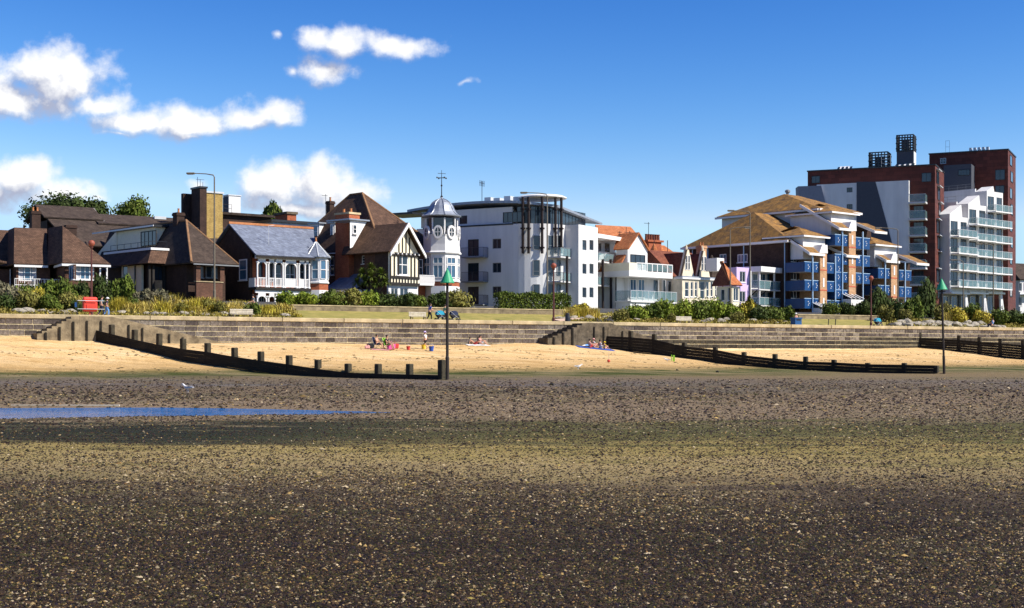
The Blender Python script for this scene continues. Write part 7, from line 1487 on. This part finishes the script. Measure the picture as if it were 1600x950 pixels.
pram(687, 3.0, 'turquoise-hooded pram pushed by the woman in the blue top', 'cloth_teal'); pram(709, 3.2, 'dark pram with pale trim right of the beacon pole', 'cloth_navy'); pram(379, 12.5, 'dark buggy pushed by the man above the grasses', 'cloth_navy', True); pram(1371, 2.6, 'turquoise pushchair parked beside the right-hand globe lamp', 'cloth_teal')

# beach parties
def bp(x, y): return ground_px(x, y)
a = bp(590, 545); b = bp(606, 546)
mat('chair_frame', (.3, .3, .3), .4, .1, spec=.5)
def beach_chair(loc, rz, c, label):
    root = tag(empty('beach_chair', loc, rz), label, 'beach chair', 'low beach chairs')
    newobj('seat', [(-.27,-.22,.36), (.27,-.22,.36), (.27,.26,.40), (-.27,.26,.40)], [(0,1,2,3)], c, root, solid=.03); newobj('backrest', [(-.27,-.22,.37), (.27,-.22,.37), (.27,-.42,1.0), (-.27,-.42,1.0)], [(0,1,2,3)], c, root, solid=.03)
    for s in (-1, 1): MB().tube([(s*.29,-.45,.02), (s*.29,.26,.4)], .015, 5).build('leg', 'chair_frame', root); MB().tube([(s*.29,.28,.02), (s*.29,-.2,.36), (s*.29,-.43,1.02)], .015, 5).build('leg', 'chair_frame', root)
z_ = lambda w, dx=0, dy=0: (w[0]+dx, w[1]+dy, beach_z(w[0]+dx, w[1]+dy))
F1 = -pi/2-.35
person(a, F1, 'chair', 'bare-chested sunbather in a low dark chair, left of the pair on the sand', legs='cloth_navy', longleg=False, topless=True, skin='skin', group=None); beach_chair(a, F1, 'cloth_navy', 'dark folding beach chair under the bare-chested sunbather')
person(b, F1-.1, 'chair', 'sunbather in black on a lime chair, right of the pair on the sand', 'cloth_black', 'cloth_black', longleg=False); beach_chair(b, F1-.1, 'cloth_lime', 'lime green folding beach chair under the sunbather in black')
w = bp(665, 546); person(w, 1.2, 'walk', 'child in white T-shirt, black shorts and lilac cap wading through the sand', 'cloth_white', 'cloth_black', hat='lilac', longleg=False, H=1.55)
def bucket(x, y, c, label, s=1.0):
    w = bp(x, y); root = tag(empty('bucket', w), label, 'bucket', 'toy buckets on the sand'); MB().lathe([(.13*s,0),(.17*s,.3*s),(.19*s,.3*s),(.19*s,.33*s),(.15*s,.33*s),(.14*s,.28*s)], n=12).build('pail', c, root); MB().tube([(.17*s*cos(pi*i/8), 0, .32*s+.14*s*sin(pi*i/8)) for i in range(9)], .012, 5).build('handle', 'cloth_white', root)
bucket(638, 547, 'cloth_red', 'small red toy bucket left of the wading child'); bucket(674, 549, 'cloth_blue', 'blue toy bucket right of the wading child', 1.3); bucket(662, 545.5, 'cloth_yellow', 'yellow toy bucket at the feet of the wading child', 1.2)
def bag(x, y, c, label, s=1.0):
    w = bp(x, y); root = tag(empty('beach_bag', w, .3), label, 'bag', 'bags around the beach chairs'); o = MB().add([(-.25*s,-.12*s,0),(.25*s,-.12*s,0),(.25*s,.12*s,0),(-.25*s,.12*s,0),(-.3*s,-.08*s,.34*s),(.3*s,-.08*s,.36*s),(.3*s,.08*s,.36*s),(-.3*s,.08*s,.34*s)], BOXF).build('sack', c, root); bv = o.modifiers.new('b', 'BEVEL'); bv.width = .05; MB().tube([(-.15*s,0,.33*s), (0,0,.55*s), (.15*s,0,.34*s)], .015, 5).build('strap', c, root)
bag(611, 546.5, 'cloth_pink', 'bright pink beach bag beside the lime chair', 1.3); bag(617, 545, 'cloth_red', 'red cool bag right of the pink one', 1.2); bag(579, 544, 'cloth_black', 'black rucksack left of the dark chair', 1.2); bag(574, 545, 'cloth_rose', 'rose bundle of clothes at the far left of the sunbathing pair', .8)
person(bp(742, 539), 1.15-pi, 'recline', 'left of two sunbathers leaning back together near the wall', legs='cloth_red', topless=True, longleg=False, skin='skin_tan'); person(bp(751, 539), 1.2-pi, 'sit', 'right of two sunbathers, in pink, sitting with knees up near the wall', 'cloth_rose', 'cloth_white', longleg=False)
def towel(x, y, c, w_, l_, rz, label):
    p = bp(x, y); v = []; n = 7
    for i in range(n):
        for j in range(n):
            lx, ly = (i/(n-1)-.5)*w_, (j/(n-1)-.5)*l_; X, Y = p[0]+lx*cos(rz)-ly*sin(rz), p[1]+lx*sin(rz)+ly*cos(rz); v.append((X, Y, beach_z(X, Y)+.035+.012*sin(i*2.1+j)))
    tag(newobj('towel', v, [(i*n+j, i*n+j+1, (i+1)*n+j+1, (i+1)*n+j) for i in range(n-1) for j in range(n-1)], c, solid=.02), label, 'towel', 'towels on the sand')
towel(746, 539.5, 'cloth_white', 2.2, 1.5, .3, 'white towel under the two sunbathers near the wall'); towel(930, 545, 'cloth_blue', 3.6, 1.8, .2, 'blue rug under the sitting group by the dark steps')
towel(594, 547, 'cloth_rose', 1.5, .7, .1, 'rose-coloured towel in front of the two beach chairs')
def windbreak():
    p = bp(908, 541); root = tag(empty('beach_shelter', p, .2), 'blue and white striped low beach shelter left of the sitting group', 'beach shelter')
    for i in range(6): x0, x1 = -1.3+i*.43, -1.3+(i+1)*.43; newobj('stripe', [(x0,-.1,.03), (x1,-.1,.03), (x1,.45,.85-.10*i), (x0,.45,.9-.10*i)], [(0,1,2,3)], ('cloth_sky', 'cloth_white')[i % 2], root, solid=.02)
    for x, h in ((-1.3, .92), (0, .6), (1.28, .4)): MB().tube([(x,.46,-.1), (x,.46,h)], .02, 5).build('stick', 'bench_wood', root)
windbreak()
for i, (x, y, pose, top, lg, tl, lab, kw) in enumerate(((922, 544, 'sit', 'cloth_rose', 'cloth_red', False, 'person in rose at the left of the sitting group by the dark steps', {}), (928, 543, 'sit', 'cloth_white', 'cloth_rose', False, 'person in white with a pink hat, second in the sitting group', dict(hat='cloth_rose')), (938, 545, 'sit', 'cloth_white', 'cloth_white', False, 'person in a white shirt beside the one in yellow', dict(skin='skin_tan')), (945, 546, 'sit', 'cloth_yellow', 'cloth_rose', False, 'child in a yellow top and yellow cap at the right of the sitting group', dict(hat='cloth_yellow', H=1.4)))): person(bp(x, y), -pi/2+.5+.1*i, pose, lab, top, lg, longleg=False, topless=tl, **{**dict(H=1.65), **kw})
# small things on sand and flat
def stick_ball():
    p = bp(951, 567); root = tag(empty('float_on_stick', p), 'thin stick with a small red float standing in the sand', 'float'); MB().tube([(0,0,-.1), (.03,0,1.0)], .012, 5).build('stick', 'chair_frame', root); MB().lathe([(.03,-.13),(.12,-.06),(.14,0),(.12,.07),(.04,.13)], (0,0,.16), 10).build('ball', 'cloth_red', root, True)
stick_ball()
def spade():
    p = bp(1051, 565); root = tag(empty('toy_spade', p), 'lime green toy spade stuck in the sand near the middle groyne', 'spade')
    MB().tube([(-.1,0,0), (-.1,0,.62)], .035, 6).build('shaft', 'cloth_lime', root); MB().box(.02, .2, -.02, .02, 0, .58).build('blade', 'cloth_lime', root); MB().tube([(-.1,0,.25), (.02,0,.25)], .03, 5).build('link', 'cloth_lime', root)
spade()
def gull(x, y, label, rz):
    p = bp(x, y); root = tag(empty('gull', p, rz), label, 'gull', 'gulls on the flat'); s = 1.15
    V = [(0,0,.2*s), (.12*s,0,.22*s), (.2*s,0,.27*s), (.26*s,0,.33*s), (.31*s,0,.335*s), (.37*s,0,.325*s), (-.14*s,0,.2*s), (-.27*s,0,.2*s), (.02*s,.035*s,.1*s), (.02*s,.035*s,.02), (.02*s,-.035*s,.1*s), (.02*s,-.035*s,.02), (.05*s,.035*s,.01), (.05*s,-.035*s,.01)]
    skinned('body', V, [(0,1), (1,2), (2,3), (3,4), (4,5), (0,6), (6,7), (0,8), (8,9), (0,10), (10,11), (9,12), (11,13)], [(.085, .08), (.075, .075), .045, .045, .03, .008, (.06, .05), (.03, .012), .014, .008, .014, .008, .01, .01], 'cloth_white', root)
    for sg in (-1, 1): newobj('wing', [(.1*s,sg*.085*s,.25*s), (.05*s,sg*.095*s,.17*s), (-.3*s,sg*.03*s,.21*s), (-.12*s,sg*.07*s,.27*s)], [(0,1,2,3)], 'slab', root, solid=.015)
gull(294, 614, 'white gull standing on the mud below the left groyne', 2.6); gull(903, 577, 'white gull on the wet sand below the sitting group', .4); gull(1043, 566, 'gull crouching left of the lime green spade', 3.0)
SB = [boulder_mesh(120+i) for i in range(3)]
for i, (x, y, w_, lab) in enumerate(((1443, 749, 12, 'lone dark stone in the right foreground'), (642, 606, 10, 'dark weedy stone below the beacon of the left groyne'), (885, 604, 9, 'dark stone below the white gull'), (862, 602, 11, 'flat weedy clump left of the dark stone below the gull'), (1075, 604, 9, 'dark stone on the flat below the middle groyne'), (1121, 582, 8, 'black stone on the wet strip by the middle groyne'), (1058, 579, 6, 'small black stone on the wet strip left of the middle groyne planks'), (1588, 597, 9, 'dark stone at the far right of the flat'), (345, 598, 6, 'small black stone on the flat below the left groyne'), (202, 605, 7, 'dark stone on the flat left of the gull'))):
    p = bp(x, y); o = bpy.data.objects.new('weedy_stone', SB[i % 3]); COL.objects.link(o); s = w_*p[1]/FP/2; o.location = (p[0], p[1], p[2]+s*.2); o.scale = (s, s*.8, s*.6); o.rotation_euler = (0, 0, i); o.material_slots[0].link = 'OBJECT'; o.material_slots[0].material = MATS['boulder_dark']; tag(o, lab, 'stone', 'dark stones on the flat')
p = bp(60, 637); tag(newobj('driftwood_plank', [(q[0]+p[0]+1.5, q[1]+p[1]+.6, q[2]-.02) for q in boxv(-2.6, 1.0, -.05, .05, -.03, .03)], BOXF, 'bench_wood'), 'long pale plank lying at the edge of the tidal pool', 'plank')
settle()
